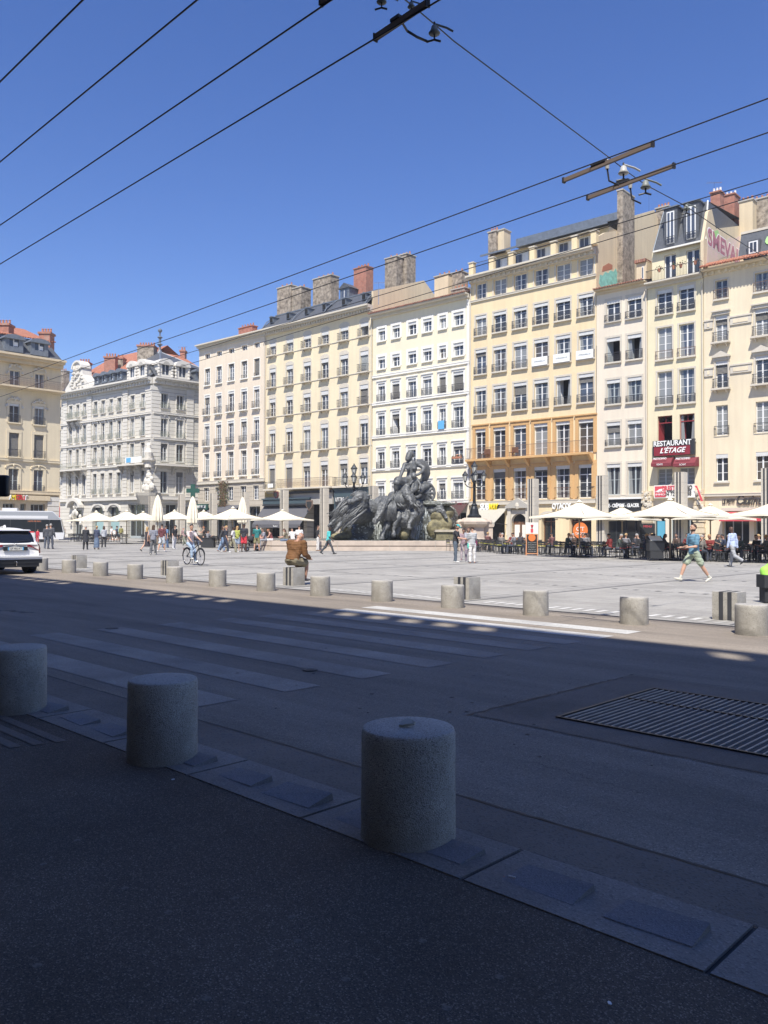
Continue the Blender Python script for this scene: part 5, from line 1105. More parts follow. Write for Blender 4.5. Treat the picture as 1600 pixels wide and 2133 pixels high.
# pavilion pyramid over the corner
pc = (H.f.world(H.w-4.2, 0)+H2.f.world(4.8, 0))/2; apx = EYEV+ray(333, 733)*((pc-EYEV).dot(CF)+5.2)
b0 = H.f.world(H.w-8.6, 1.4, zt1+.12); b1 = H.f.world(H.w+.0, 1.2, zt1+.12); b2 = H2.f.world(9.2, 1.4, zt1+.12); b3 = b0+(b2-b1); ap = Vector((apx.x, apx.y, apx.z))
L0 = H.root.matrix_basis if False else (Matrix.Translation(H.root.location) @ Matrix.Rotation(H.root.rotation_euler.z, 4, 'Z')).inverted()
cv = [L0 @ p for p in (b0, b1, b2, b3, ap)]
q = MB(); q.add(cv, [(0,1,4),(1,2,4),(2,3,4),(3,0,4)], 'slate'); q.tube([cv[1], cv[4]], .14, 'zinc', 6); q.tube([cv[2], cv[4]], .1, 'zinc', 6); pv = q.build('pavilion_roof', H.root)
q = MB(); q.lathe([(.5,-.3),(.18,.3),(.15,.9),(.42,1.1),(.18,1.3),(.2,2.0),(.42,2.2),(.12,2.4),(.1,2.9),(.32,3.1),(.34,3.3),(.1,3.55)], 'zinc', 10, cv[4]); q.build('finial', pv)
def chim_at(parent, px0, px1, yt, Z, zb, dep, m, pots, inv, name='chimney'):
    p0, p1 = at_depth(px0, yt, Z), at_depth(px1, yt, Z); q = MB(); c = (p0+p1)/2; w_ = (p1-p0).length/2
    ax = Vector((CR.x, CR.y, 0)).normalized(); ay = Vector((-ax.y, ax.x, 0))
    def V(x, y, z): return inv @ (Vector((c.x, c.y, 0))+ax*x+ay*y+Vector((0,0,z)))
    def bx(x0,x1,y0,y1,z0,z1,mm): q.add([V(x0,y0,z0),V(x1,y0,z0),V(x1,y1,z0),V(x0,y1,z0),V(x0,y0,z1),V(x1,y0,z1),V(x1,y1,z1),V(x0,y1,z1)], [(0,3,2,1),(4,5,6,7),(0,1,5,4),(1,2,6,5),(2,3,7,6),(3,0,4,7)], mm)
    bx(-w_,w_,0,dep,zb,c.z-.25,m); bx(-w_-.12,w_+.12,-.12,dep+.12,c.z-.25,c.z,'brick_red'); o = q.build(name, parent)
    for i in range(pots):
        q2 = MB(); q2.lathe([(.15,0),(.12,.45),(.15,.5),(.1,.55)], 'terracotta', 7, V(-w_+2*w_*(i+.5)/pots, dep/2, c.z)); q2.build('chimney_pot', o)
chim_at(H.root, 162, 184, 753, 131, zr0, 1.5, 'rubble', 4, L0); chim_at(H.root, 217, 240, 742, 126, zr0, 1.3, 'brick_red', 4, L0); chim_at(H.root, 239, 256, 744, 128, zr0, 1.5, 'rubble', 2, L0); chim_at(H.root, 286, 320, 718, 124, zr0, 2.0, 'rubble', 6, L0); chim_at(H.root, 375, 385, 729, 128, zr0, 1.2, 'brick_red', 2, L0)
H.body(zh1+.9, 14, 'wall_stone'); 
q = MB(); q.box(1.46, H2.w, 1.45, 14, 0, zh1+.9, 'wall_stone'); q.build('rear_wall', H2.root)
# the second face belongs to the same building: hang its parts on the first root
inv = (Matrix.Translation(H.root.location) @ Matrix.Rotation(H.root.rotation_euler.z, 4, 'Z')).inverted()
wm = Matrix.Translation(H2.root.location) @ Matrix.Rotation(H2.root.rotation_euler.z, 4, 'Z')
for ch in list(H2.root.children):
    ch.parent = H.root; ch.matrix_basis = inv @ wm @ ch.matrix_basis
bpy.data.objects.remove(H2.root, do_unlink=True)
# green pharmacy cross
q = MB(); q.box(-.28,.28,-.12,.12,-.85,.85,'sign_green'); q.box(-.85,.85,-.118,.118,-.28,.28,'sign_green'); q.box(.8,2.2,-.03,.03,-.04,.04,'iron'); o = q.build('pharmacy_cross'); p = at_depth(402, 1022, 108); o.location = p; o.rotation_euler[2] = YAW; tag(o, 'pharmacy cross, its green darkened as shade, sticking out beside the ornate white building', 'sign')

# ================================================================== I: buff house at the left edge
ZI = 100.0; xI = (125.5-800)/1715*ZI; e1 = camw(xI, ZI); e0 = camw(xI-.962*8, ZI-8)
FI = Frame(e1, (e1[0]-e0[0], e1[1]-e0[1]))
I = Bld('corner_building', 'buff house at the left edge with carved window heads and a slate mansard', FI, -40, 125.5)
gI = I.openings([(-32,-12),(18.5,39.5),(71,91)], [(779,813),(846,885),(906,955),(979,1026)], 81)
zi1 = I.Z(100, 767); zib = I.Z(100, 1031)
I.wall(zib, zi1, 'wall_house', depth=.35)
for (i, j), o in gI.items():
    I.window(o, frame='frame_grey' if j in (1,3) else 'frame_white', bars=1, surround=1, sw=.3 if j else .15, surm='wall_house', proud=.08, sill=.3 if j == 2 else .15, rail='iron' if j in (1,2,3) else None, railh=.85, out=.35 if j == 2 else .1, hood='arch' if j in (1,3) else None, blind=.95 if j == 2 else 0, blindm='blind', val=1 if j == 1 else None)
    if j in (0, 1):
        q = MB(); a, b, c, d = o; rq = random.Random(i*5+j); m_ = (a+b)/2
        for _ in range(22): t_ = rq.uniform(-1, 1); q.ball((m_+t_*(b-a)*.85, -.14, d+.35+.35*(1-t_*t_)-.2*abs(t_)+rq.uniform(-.1,.1)-(.55 if abs(t_) > .8 else 0)), (rq.uniform(.08,.16), .12, rq.uniform(.08,.18)), 'stone_ornate', 6)
        q.build('carving', I.root)
cornice(I, zi1+.95, [(0,.25,1.5),(.25,.25,1.2),(.5,.45,.7)], 'wall_gable', x1=I.w+.0)
for z in (I.Z(100, 817), I.Z(100, 962)): I.band(z, .3, .5 if z > 15 else .18, 'wall_house')
zq = I.Z(100, 817)+.15; q = MB(); q.box(0, I.w, -1.3, -.005, zq-.2, zq, 'wall_gable'); bal = q.build('balcony', I.root); railing(bal, .02, I.w-.02, -1.22, zq, 1.0, 'iron', 1.1, m='iron_rust', dens=.16)
I.band(zib+.2, .4, .3, 'wall_gable')
za = zi1+.96; zmt = I.Z(100, 716, 1.6)
q = MB(); q.quad((0,-.6,za),(I.w-.0,-.6,za),(I.w-1.2,1.2,zmt),(0,1.2,zmt),'slate'); q.quad((I.w,-.6,za),(I.w,13,za),(I.w-1.2,13,zmt),(I.w-1.2,1.2,zmt),'slate'); q.box(0, I.w-1.1, .95, 1.25, zmt-.2, zmt+.05, 'zinc')
q.quad((0,.8,zmt+.1),(I.w-.8,.8,zmt+.1),(I.w-1.2,8,zmt+2.8),(0,8,zmt+2.8),'tile_red')
for i in range(int(I.w/.3)): q.cap((.3*i+.1,.78,zmt+.16),(.3*i+.1,1.6,zmt+.45),.1,.1,'tile_red',6)
q.build('roof', I.root)
for px in (28, 81):
    x = I.S(px, -.3, 730); q = MB(); z0_ = za+.3; z1_ = zmt-.5
    q.box(x-1.05, x-.55, -.5, 1.5, z0_, z1_, 'zinc'); q.box(x+.55, x+1.05, -.5, 1.5, z0_, z1_, 'zinc'); q.box(x-.55, x+.55, -.49, 1.4, z0_, z0_+.6, 'zinc'); q.prism([(x+1.25*math.cos(u), z1_-.1+.55*math.sin(u)) for u in [math.pi*i/10 for i in range(11)]], -.75, 1.5, 'zinc')
    q.box(x-.55, x+.55, -.3, -.25, z0_+.6, z1_-.05, 'glass_dark'); q.box(x-.05, x+.05, -.36, -.3, z0_+.6, z1_-.05, 'frame_white'); q.box(x+.08, x+.5, -.34, -.301, z0_+.7, z1_-.4, 'banner_white'); q.build('dormer', I.root)
L1 = (Matrix.Translation(I.root.location) @ Matrix.Rotation(I.root.rotation_euler.z, 4, 'Z')).inverted()
chim_at(I.root, 81, 104, 691, 100, zmt-1, 1.4, 'brick_red', 4, L1); chim_at(I.root, -16, 18, 673, 97, zmt-1, 1.4, 'brick_red', 5, L1)
I.body(zi1+.9, 14, 'wall_house')
ops = [(I.S(8), I.S(33), 0, 4.3),(I.S(44), I.S(56), 0, 4.3),(I.S(66), I.S(96), 0, 4.3)]
I.wall(-.02, zib, 'wall_gable', depth=.5, openings=ops, name='ground_floor_wall')
for (a, b) in ((8,33),(44,56),(66,96)): shopfront(I, a, b, 4.3, n=3)
q = MB(); q.box(I.S(-30), I.S(104), -.35, -.02, I.Z(50,1042), I.Z(50,1032), 'wall_gable'); q.build('shop_fascia', I.root)
for k, (ch, m_) in enumerate(zip('AMAGAUT', ['letter_white','sign_yellow','sign_orange','letter_red','letter_red','sign_pinkred','letter_white'])):
    text('shop_lettering', ch, I.root, I.S(22+k*5), -.42, I.Z(22+k*5, 1036.5+k*.15), .8, m_, extr=.04, bold=.02)
q = MB(); x = I.w-1.5; z = 0
while z < zib-.3: q.box(x, x+1.4, -.2, .0, z+.03, z+.55, 'stone_ornate'); z += .58
q.build('corner_pier', I.root)

# house seen down the street between I and H
pJ = camw((128-800)/1715*150, 150); FJ = Frame(pJ, (uh.x, uh.y)); J = Bld('street_house', 'distant grey house glimpsed in the gap between the buff house and the ornate white building', FJ, 112, 140)
gJ = J.openings([(121.5,128.5)], [(848,870),(896,925),(940,968),(988,1016)], 125); J.wall(0, J.Z(125, 826), 'wall_gable')
for o in gJ.values(): J.window(o, bars=1, sill=.15, rail='iron', railh=.8)
q = MB(); z = J.Z(125, 826); q.quad((0,-.4,z),(J.w,-.4,z),(J.w,5,z+3.4),(0,5,z+3.4),'tile_red'); q.build('roof', J.root); J.body(z, 12, 'wall_gable'); chimney(J, 122, 133, 772, 3, z, 1.2, 'rubble', 3)
q = MB(); q.box(J.S(118), J.S(129), -.5, -.05, 2.6, 5.2, 'sign_pinkred'); q.build('awning', J.root)

# ================================================================== museum behind the viewer: casts the shade
mu = thing('museum', 'long stone museum behind the viewer with an added roof parapet gapped for light spots', 'building', (0,-1.9,0))
HM = 22.4
q = MB(); q.box(-120, 70, -14, 0, 0, HM-1.35, 'wall_museum'); q.box(-120, 70, -.5, .22, HM-1.8, HM-1.349, 'trim_stone'); q.build('wall', mu)
q = MB(); x = -110
q.box(-120, 70, -.02, .2, HM-.16, HM, 'trim_stone'); q.box(-120, 70, -.02, .2, HM-1.348, HM-1.25, 'trim_stone')
while x < 40:
    q.box(x, x+.34, .02, .14, HM-1.25, HM-.16, 'trim_stone'); x += .78
x = -118
while x < 60: q.box(x, x+2.9, -.03, .21, HM-1.25, HM-.16, 'trim_stone'); x += 7.4
q.build('balustrade', mu)  # added and unseen; its gaps are shaped to throw light spots
for k in range(-4, 3):
    for z in (1.2, 7.6, 13.6, 18.4):
        q = MB(); q.box(k*4.2, k*4.2+1.6, -.1, .03, z, z+(3.6 if z < 14 else 2.2), 'glass_dark'); q.build('window', mu)
plain('parasol_seam', (.55,.50,.40), .8)
# ------------------------------------------------------------------ fountain
fo = ground(765,1147); FF = Frame((fo.x, fo.y), (.594,.805))
def fp(px, py, d): s_, z = FF.hit(px, py, d); return (s_, d, z)
FT = thing('fountain', 'lead grey horse fountain with a seated woman above plunging horses in a stone basin', 'fountain', (fo.x, fo.y, 0), FF.rot)
xa, xb = FF.hit(536,1147)[0], FF.hit(1018,1147)[0]
def rim(x0, x1, y0, y1, z0, z1, inset, m, q):
    pts = [(x0+inset+1.0,y0+inset),(x1-inset-1.0,y0+inset),(x1-inset,y0+inset+1.2),(x1-inset,y1-inset-1.2),(x1-inset-1,y1-inset),(x0+inset+1,y1-inset),(x0+inset,y1-inset-1.2),(x0+inset,y0+inset+1.2)]
    q.prism(pts, z0, z1, m, 'z')
q = MB(); rim(xa, xb, -.25, 13, 0, .30, 0, 'basin_stone', q); rim(xa, xb, -.25, 13, .30, .36, .10, 'awning_brown', q); rim(xa, xb, -.25, 13, .36, .66, .02, 'basin_stone', q)
bs = q.build('basin', FT)
q = MB(); rim(xa, xb, -.25, 13, .661, .70, .60, 'basin_stone', q); rim(xa, xb, -.25, 13, .662, .715, .75, 'wet_rock', q); q.build('water', FT)
for px in (610, 702, 810, 905, 990):      # joints of the rim stones
    q = MB(); x = FF.hit(px,1147)[0]; q.box(x, x+.02, -.256, -.22, 0, .665, 'soffit'); q.build('joint', bs)
# rock mass
def lumps(spec, vox, m, name, n, amp, seed, parent, smooth=1):
    q = MB()
    for c, r in spec: q.ball(c, r, 'x', 14)
    me = remesh(q, name, vox, m, smooth); r1 = random.Random(seed); ph = [(r1.uniform(.6,3.2), r1.uniform(.6,3.2), r1.uniform(.6,3.2), r1.uniform(0,6)) for _ in range(n)]
    nn = [v.normal.copy() for v in me.vertices]
    for v, nv in zip(me.vertices, nn):
        k = sum(math.sin(v.co.x*a+d)*math.sin(v.co.y*b+d*2)*math.sin(v.co.z*c+d*3) for a, b, c, d in ph)/n**.5
        v.co += nv*k*amp
    return link(name, me, parent)
def B_(px, py, d, rx, ry, rz): return (fp(px, py, d), (rx, ry, rz))
lumps([B_(775,1075,6.5,2.6,2,1.3), B_(755,1085,6.2,1.8,2,1.5), B_(815,1085,5.6,3.0,2.0,2.0), B_(915,1080,6,1.6,1.6,1.3), B_(900,1068,5.0,1.5,1.3,.8), B_(910,1090,4.6,1.5,1.3,1.3), B_(925,1066,5.2,.9,1.0,.5), B_(800,1100,6,3.2,2.6,1.9), B_(770,1085,6,2.0,2.2,1.8), B_(850,1095,5.4,2.8,2.2,2.4), B_(890,1098,5.2,1.9,1.8,1.9), B_(830,1060,6,3.4,2.2,.9), B_(880,1058,5.5,2.2,2,.6), B_(760,1110,5,1.6,1.6,1.2), B_(905,1115,4.6,1.3,1.6,.8),B_(735,1123,4.6,1.6,1.6,.5),B_(930,1120,4.6,1.3,1.4,.6)], .11, 'wet_rock', 'water_veiled_rock', 9, .12, 3, FT, 2)
lumps([B_(905,1051,4.4,1.5,1.4,.2), B_(925,1050,4.1,1.0,1.1,.13), B_(940,1049,4.0,.6,.8,.07), B_(840,1046,5,3.9,1.6,.22), B_(775,1049,5,1.4,1.4,.2)], .06, 'wet_rock', 'ledge', 6, .05, 5, FT, 1)
for sp, sd in (([B_(912,1075,3.6,.6,.6,.6), B_(925,1092,3.5,.7,.6,.6), B_(905,1100,3.3,.6,.6,.6), B_(932,1068,3.9,.5,.5,.5), B_(918,1112,3.4,1.0,.8,.5)], 7), ([B_(842,1112,2.8,.55,.5,.55), B_(850,1104,2.9,.35,.4,.4)], 8), ([B_(722,1112,3.4,.45,.5,.4), B_(722,1100,3.4,.55,.5,.16), B_(710,1118,3.2,.8,.6,.3)], 9)):
    lumps(sp, .07, 'moss_rock', 'mossy_rock', 7, .08, sd, FT, 0)
# cascading water: hanging ragged curtain strands
q = MB(); rw = random.Random(21)
for k in range(1000):
    px = rw.uniform(748, 925); d = 3.0+abs(px-835)/90*1.1+rw.uniform(-.15,.15); y0 = rw.uniform(1052, 1100); ln = rw.uniform(8, 30); a = Vector(fp(px, y0, d)); b = Vector(fp(px+rw.uniform(-1,1), min(1124, y0+ln), d-.1)); wd = rw.uniform(.006, .020)
    q.quad((a.x-wd*.5,a.y,a.z),(a.x+wd*.5,a.y,a.z),(b.x+wd,b.y,b.z),(b.x-wd,b.y,b.z),'water_strand')
mat('water_strand', (.62,.66,.64), .2, noise=.2, scale=6); q2 = q.build('falling_water', FT); q2['kind'] = 'stuff'; q2.data.materials.clear(); q2.data.materials.append(M['water_strand'])

def caps(q, chain, k=1.0):
    """chain: (px, py, d, radius)"""
    P_ = [(Vector(fp(*c[:3])), c[3]*k) for c in chain]
    for (a, ra), (b, rb) in zip(P_, P_[1:]): q.cap(a, b, ra, rb, 'x', 10)
def sculpt(chains, name, vox=.045, smooth=1, parent=FT, m='bronze', amp=.0, balls=(), k=1.0):
    q = MB()
    for c in chains: caps(q, c, k)
    for c, r in balls: q.ball(c, r, 'x', 12)
    me = remesh(q, name, vox, m, smooth)
    if amp:
        nn = [v.normal.copy() for v in me.vertices]; from mathutils import noise as MN
        for v, nv in zip(me.vertices, nn): v.co += nv*amp*1.6*(MN.noise(v.co*2.3)+.6*MN.noise(v.co*5.1))
    return link(name, me, parent)
def head(poll, muz, w, ears=1):
    """skull, cheek, nose bridge, muzzle, jaw and ears between two (px, py, d) points"""
    A, B = Vector(fp(*poll)), Vector(fp(*muz)); ax = (B-A); L_ = ax.length; ax.normalize(); sd = Vector((0,-1,0)).cross(ax).normalized(); out = Vector((0,-1,0))
    P_ = lambda t, s_, o_: A+ax*L_*t+sd*s_*w+out*o_*w
    c = [(P_(-.05,0,0), P_(.22,0,.1), w*.62, w*.66), (P_(.22,-.18,.1), P_(.42,-.2,.1), w*.60, w*.50), (P_(.3,.12,.15), P_(.8,.12,.15), w*.50, w*.34), (P_(.45,-.2,.1), P_(.85,-.05,.1), w*.42, w*.30), (P_(.82,.0,.12), P_(1.0,0,.12), w*.38, w*.36),
         (P_(.9,-.3,.1), P_(1.0,-.28,.1), w*.2, w*.2)]
    for q_ in (-.35, .35): c.append((P_(-.1,.35,q_*1.2), P_(-.42,.6,q_*1.5), w*.20, w*.06))
    for q_ in (-.42, .42): c.append((P_(.24,.25,q_+.15), P_(.30,.22,q_+.15), w*.22, w*.2))
    return c
def horse(name, chains, heads, amp=.03, k=1.0, vox=.04):
    q = MB()
    for c in chains: caps(q, c, k)
    for hd in heads:
        for a, b, ra, rb in hd: q.cap(a, b, ra, rb, 'x', 10)
    me = remesh(q, name, vox, 'bronze', 1); nn = [v.normal.copy() for v in me.vertices]
    for v, nv in zip(me.vertices, nn): v.co += nv*amp*(MNOISE.noise(v.co*2.5)+.8*MNOISE.noise(v.co*6)+.6*MNOISE.noise(v.co*13))
    return link(name, me, FT)
def hoof(px, py, d): p = Vector(fp(px, py, d)); return (p+Vector((0,0,.06)), p+Vector((0,-.04,-.10)), .13, .21)
q = MB(); rm = random.Random(2)
def ribbon(q, pts, w, m='bronze'):
    P_ = [Vector(fp(*p)) for p in pts]; q.tube(P_, [w*(.35+.65*math.sin(math.pi*(i+.5)/len(P_))) for i in range(len(P_))], m, 5)
# horse leaping to the left
h1 = horse('horse', [[(765,1066,4.0,1.0),(745,1068,3.2,.9),(728,1072,2.6,.75)], [(746,1062,2.8,.75),(753,1050,2.4,.6),(757,1038,2.2,.46)],
  [(726,1074,2.3,.42),(712,1086,1.9,.25),(704,1098,1.6,.16),(698,1106,1.4,.13)], [(722,1066,2.4,.38),(706,1076,2.0,.22),(694,1086,1.7,.14),(684,1096,1.6,.10)]], [head((757,1031,2.1), (727,1046,1.6), .46)], .05)
for k in range(70):     # mane, wings and weed streaming back and down
    x0, y0 = rm.uniform(722,764), rm.uniform(1034,1068); a_ = rm.uniform(-4,4); ribbon(q, [(x0,y0,2.0),(x0-12+a_,y0+10,1.85),(x0-24+rm.uniform(-5,5),y0+rm.uniform(16,28),1.75),(x0-38+rm.uniform(-8,6),y0+rm.uniform(28,46),1.65)], rm.uniform(.03,.10))
for k in range(22): x0 = rm.uniform(744,762); ribbon(q, [(x0,1024+rm.uniform(0,5),2.0),(x0-8,1026+rm.uniform(-4,4),1.9),(x0-18,1032+rm.uniform(-5,5),1.8)], rm.uniform(.03,.07))
q.build('mane', h1, True)
# drinking horse with hanging head
h2 = horse('horse', [[(800,1062,4.2,1.15),(814,1072,3.3,1.0),(822,1086,2.9,.8)], [(810,1064,3.0,.8),(806,1052,2.5,.62),(803,1046,2.2,.46)],
  [(812,1086,2.4,.45),(806,1096,2.1,.27),(800,1105,1.9,.17),(796,1114,1.8,.14)], [(828,1084,2.8,.42),(830,1098,2.5,.24),(827,1112,2.4,.17)]], [head((802,1046,2.0), (781,1088,1.2), .55), [hoof(796,1119,1.75)]], .05)
q = MB()
for k in range(60): x0 = rm.uniform(798,822); ribbon(q, [(x0,1042+rm.uniform(0,10),2.0),(x0+rm.uniform(-1,7),1056,1.8),(x0+rm.uniform(-6,7),1068+rm.uniform(0,18),1.7)], rm.uniform(.03,.08))
for t_ in range(2): ribbon(q, [(803,1050,1.5),(800,1062,1.2),(792,1074,.95),(784,1084,.9)], .05)
q.build('mane', h2, True)
# rearing horse, third
h3 = horse('horse', [[(856,1062,4.0,1.2),(848,1072,3.0,1.05),(844,1080,2.7,.9)], [(848,1062,2.8,.85),(852,1048,2.5,.62),(850,1036,2.3,.5),(846,1028,2.2,.42)],
  [(858,1070,2.2,.5),(862,1074,1.7,.30),(857,1082,1.55,.17),(853,1090,1.45,.14)], [(834,1072,2.4,.5),(826,1082,2.0,.28),(822,1094,1.8,.17),(820,1104,1.75,.13)],
  [(862,1088,2.8,.4),(862,1104,2.6,.24),(860,1120,2.5,.18)]], [head((845,1024,2.1), (858,1050,1.5), .42), [hoof(852,1096,1.4)], [hoof(820,1110,1.7)]], .05)
q = MB()
for k in range(80): x0 = rm.uniform(826,852); ribbon(q, [(x0,1022+rm.uniform(0,12),2.2),(x0+rm.uniform(-7,4),1036,2.1),(x0+rm.uniform(-12,6),1048+rm.uniform(0,12),2.0)], rm.uniform(.03,.08))
for px in (826, 832, 860, 866): ribbon(q, [(px,1044,2.4),(px+3,1051,1.9),(px+8,1056,1.8),(px+12,1050,2.2)], .10)
q.build('mane', h3, True)
# right hand horse, mostly behind the ledge
h4 = horse('horse', [[(888,1060,4.4,.75),(904,1064,3.8,.6),(914,1062,3.4,.45)]], [head((918,1060,3.2), (930,1078,2.9), .34)], .05)
# chariot body, wheel and drapery
ch = sculpt([[(820,1036,5,.5),(850,1040,4.6,.7),(880,1044,4.6,.5)], [(812,1040,4.4,.3),(835,1022,4.2,.35),(850,1016,4.2,.5)], [(872,1010,4.6,.5),(884,1020,4.8,.5)]], 'chariot', amp=.03)
wl = MB(); c = Vector(fp(885,1027,3.9))
for k in range(12):
    u = 2*math.pi*k/12; wl.cap(c+Vector((.12*math.cos(u),-.15,.12*math.sin(u))), c+Vector((.72*math.cos(u),.05,.78*math.sin(u))), .09, .14, 'x', 8)
wl.tube([c+Vector((.78*math.cos(2*math.pi*k/16),.0,.82*math.sin(2*math.pi*k/16))) for k in range(17)], .11, 'x', 8, False); wl.ball(c+Vector((0,-.1,0)), (.2,.25,.2)); link('chariot_wheel', remesh(wl, 'chariot_wheel', .04, 'bronze', 1), FT)
q = MB()
for k in range(12): ribbon(q, [(842+rm.uniform(-4,6),1008,3.8),(826+rm.uniform(-5,5),1024,3.4),(812+rm.uniform(-6,6),1040,3.1),(800+rm.uniform(-8,8),1048,2.8)], .06)
q.build('reins', FT, True)
# seated woman with cloak and child
wm_ = sculpt([[(856,1006,4.0,.42),(856,996,4.0,.34),(857,985,4.0,.30),(858,975,4.0,.36),(857,968,4.0,.34)], [(844,968,3.9,.17),(857,966,4.0,.2),(871,966,4.0,.17)], [(857,966,4.0,.14),(854,958,3.9,.13)],
 [(853,948,3.85,.25),(851,953,3.8,.22),(849,956,3.75,.16)], [(855,944,3.9,.2),(858,948,4.0,.18)], [(843,969,3.9,.17),(838,982,3.6,.13),(835,990,3.4,.11),(829,1000,3.1,.09),(826,1006,3.0,.10)],
 [(872,968,4.0,.17),(883,974,3.8,.14),(880,982,3.5,.11),(872,988,3.3,.09),(868,989,3.25,.1)], [(852,1004,3.9,.40),(840,1004,3.3,.34),(829,1001,2.9,.28),(826,1006,2.8,.22),(826,1018,2.9,.15),(828,1028,3.0,.13)], [(860,1006,3.8,.38),(848,1016,3.2,.32),(840,1024,2.8,.24),(836,1036,2.9,.15)],
 [(850,975,3.68,.13),(850,976,3.6,.12)], [(863,975,3.7,.13),(863,976,3.62,.12)]], 'seated_woman', .035, 1, k=1.2)
q = MB()
for k in range(26):
    f = k/25; rr_ = 22+f*5; q2_ = []
    for i in range(9):
        u = R(100-i*27); q2_.append((872+(8+f*11)*math.cos(u)*1.15, 983-rr_*math.sin(u)*.95, 4.2+f*.7-.1*i*f))
    ribbon(q, q2_, .13)
for k in range(22): x0 = rm.uniform(836,866); ribbon(q, [(x0,1000,3.4),(x0-4+rm.uniform(-3,3),1010,3.1),(x0-8+rm.uniform(-4,4),1020+rm.uniform(0,8),3.0)], .13)
q.build('cloak', wm_, True)
q = MB()
for k in range(14): u = k/14*6.28; q.cap(Vector(fp(854+4.5*math.cos(u), 944+2.2*math.sin(u), 3.9)), Vector(fp(856+5*math.cos(u+.5), 947+4*math.sin(u+.5), 3.95)), .09, .06, 'x', 6)
link('hair', remesh(q, 'hair', .04, 'bronze', 1), wm_)
cd = sculpt([[(866,1016,3.1,.24),(866,1004,3.1,.2),(866,998,3.1,.17)], [(862,990,2.95,.19),(862,992,2.9,.19)], [(870,1000,3.0,.1),(876,1010,2.8,.08),(874,1018,2.7,.08)], [(861,1000,3.0,.1),(855,1008,2.8,.08)], [(866,1018,3.0,.18),(858,1024,2.6,.14),(858,1036,2.6,.09)]], 'child_figure', .035, 1, k=1.2)
cd2 = sculpt([[(858,1020,2.9,.2),(861,1010,3.0,.18)], [(872,1024,3.2,.22),(882,1014,3.6,.3),(893,1012,4.0,.2),(897,1008,4.2,.1)], [(858,1034,2.4,.12),(868,1036,2.5,.13),(876,1032,2.8,.12)]], 'drapery', .04, 1, amp=.03)
# right hand stone trough
q = MB(); a = FF.hit(909,1130,2.5)[0]; b = FF.hit(950,1130,2.5)[0]; q.box(a, b, 2.5, 5.5, .5, 1.35, 'moss_rock'); q.box(a-.12, b+.12, 2.38, 5.6, 1.35, 1.52, 'ledge_stone'); q.build('stone_trough', FT)
q = MB(); a = FF.hit(928,1115,6)[0]; b = FF.hit(1005,1115,6)[0]; q.box(a, b, 6, 9, .5, 1.9, 'basin_stone'); q.box(a-.15, b+.1, 5.9, 9, 1.9, 2.1, 'basin_stone'); q.build('stone_trough', FT)

# ------------------------------------------------------------------ street lamps
def lantern(parent, x, y, z, s=1.0):
    q = MB(); q.lathe([(.10*s,0),(.20*s,.42*s)], 'lamp_glass', 6, (x,y,z)); g = q.build('lantern', parent)
    q = MB(); q.lathe([(.23*s,.42*s),(.25*s,.46*s),(.12*s,.62*s),(.10*s,.68*s),(.05*s,.72*s),(.02*s,.82*s)], 'lamp_iron', 6, (x,y,z)); q.lathe([(.03*s,-.12*s),(.12*s,0)], 'lamp_iron', 6, (x,y,z))
    for k in range(6): u = math.pi*k/3; q.tube([(x+.10*s*math.cos(u),y+.10*s*math.sin(u),z),(x+.20*s*math.cos(u),y+.20*s*math.sin(u),z+.42*s)], .012, 'lamp_iron', 4)
    q.build('lantern_frame', g)
def lamp(name_label, px, Z, ybase, ped=True, hoff=0):
    p = on_ground(px, Z); t = thing('street_lamp', name_label, 'street lamp', p, YAW, 'ornate cast iron lamps by the fountain'); k = Z/1715
    zt = lambda y: EYE+ray(px, y).z*Z
    if ped:
        q = MB(); q.lathe([(1.35,0),(1.35,.3),(1.2,.45),(1.05,.6),(.95,.9),(.9,1.7),(1.25,1.95),(1.3,2.15),(.9,2.4),(.75,2.45)], 'basin_stone', 8); pd = q.build('pedestal', t)
        for sx in (-1, 1): q = MB(); q.box(sx*1.1-.3, sx*1.1+.3, -.35, .35, 0, 1.75, 'basin_stone'); q.box(sx*1.1-.38, sx*1.1+.38, -.43, .43, 1.75, 1.95, 'basin_stone'); q.ball((sx*1.1,0,2.1), (.32,.3,.25), 'basin_stone', 8); q.build('pilaster', pd)
    zb = 2.45; q = MB(); q.lathe([(.55,0),(.55,.15),(.38,.3),(.30,.7),(.20,.9),(.24,1.0),(.12,1.15),(.10,2.4),(.13,2.5),(.09,2.6),(.08,3.1),(.14,3.2),(.06,3.4)], 'lamp_iron', 12, (0,0,zb)); q.build('post', t)
    zc = zb+2.75
    for (dx, dy) in ((-1,0),(1,0),(0,1),(0,-1)):
        q = MB(); q.tube([(0,0,zc-.3),(dx*.25,dy*.25,zc-.42),(dx*.55,dy*.55,zc-.30),(dx*.72,dy*.72,zc-.12),(dx*.72,dy*.72,zc+.02)], .04, 'lamp_iron', 6); q.tube([(dx*.2,dy*.2,zc-.05),(dx*.4,dy*.4,zc-.0),(dx*.45,dy*.45,zc-.2)], .025, 'lamp_iron', 6); q.build('arm', t); lantern(t, dx*.72, dy*.72, zc+.12, 1.0)
    lantern(t, 0, 0, zb+3.5, 1.15); return t
lamp('tall iron street lamp with clustered lanterns on a carved stone pedestal, right of the fountain', 988, 64, 1135)
lamp('iron street lamp rising behind the leaping horse at the left of the fountain', 737, 67, 1130)

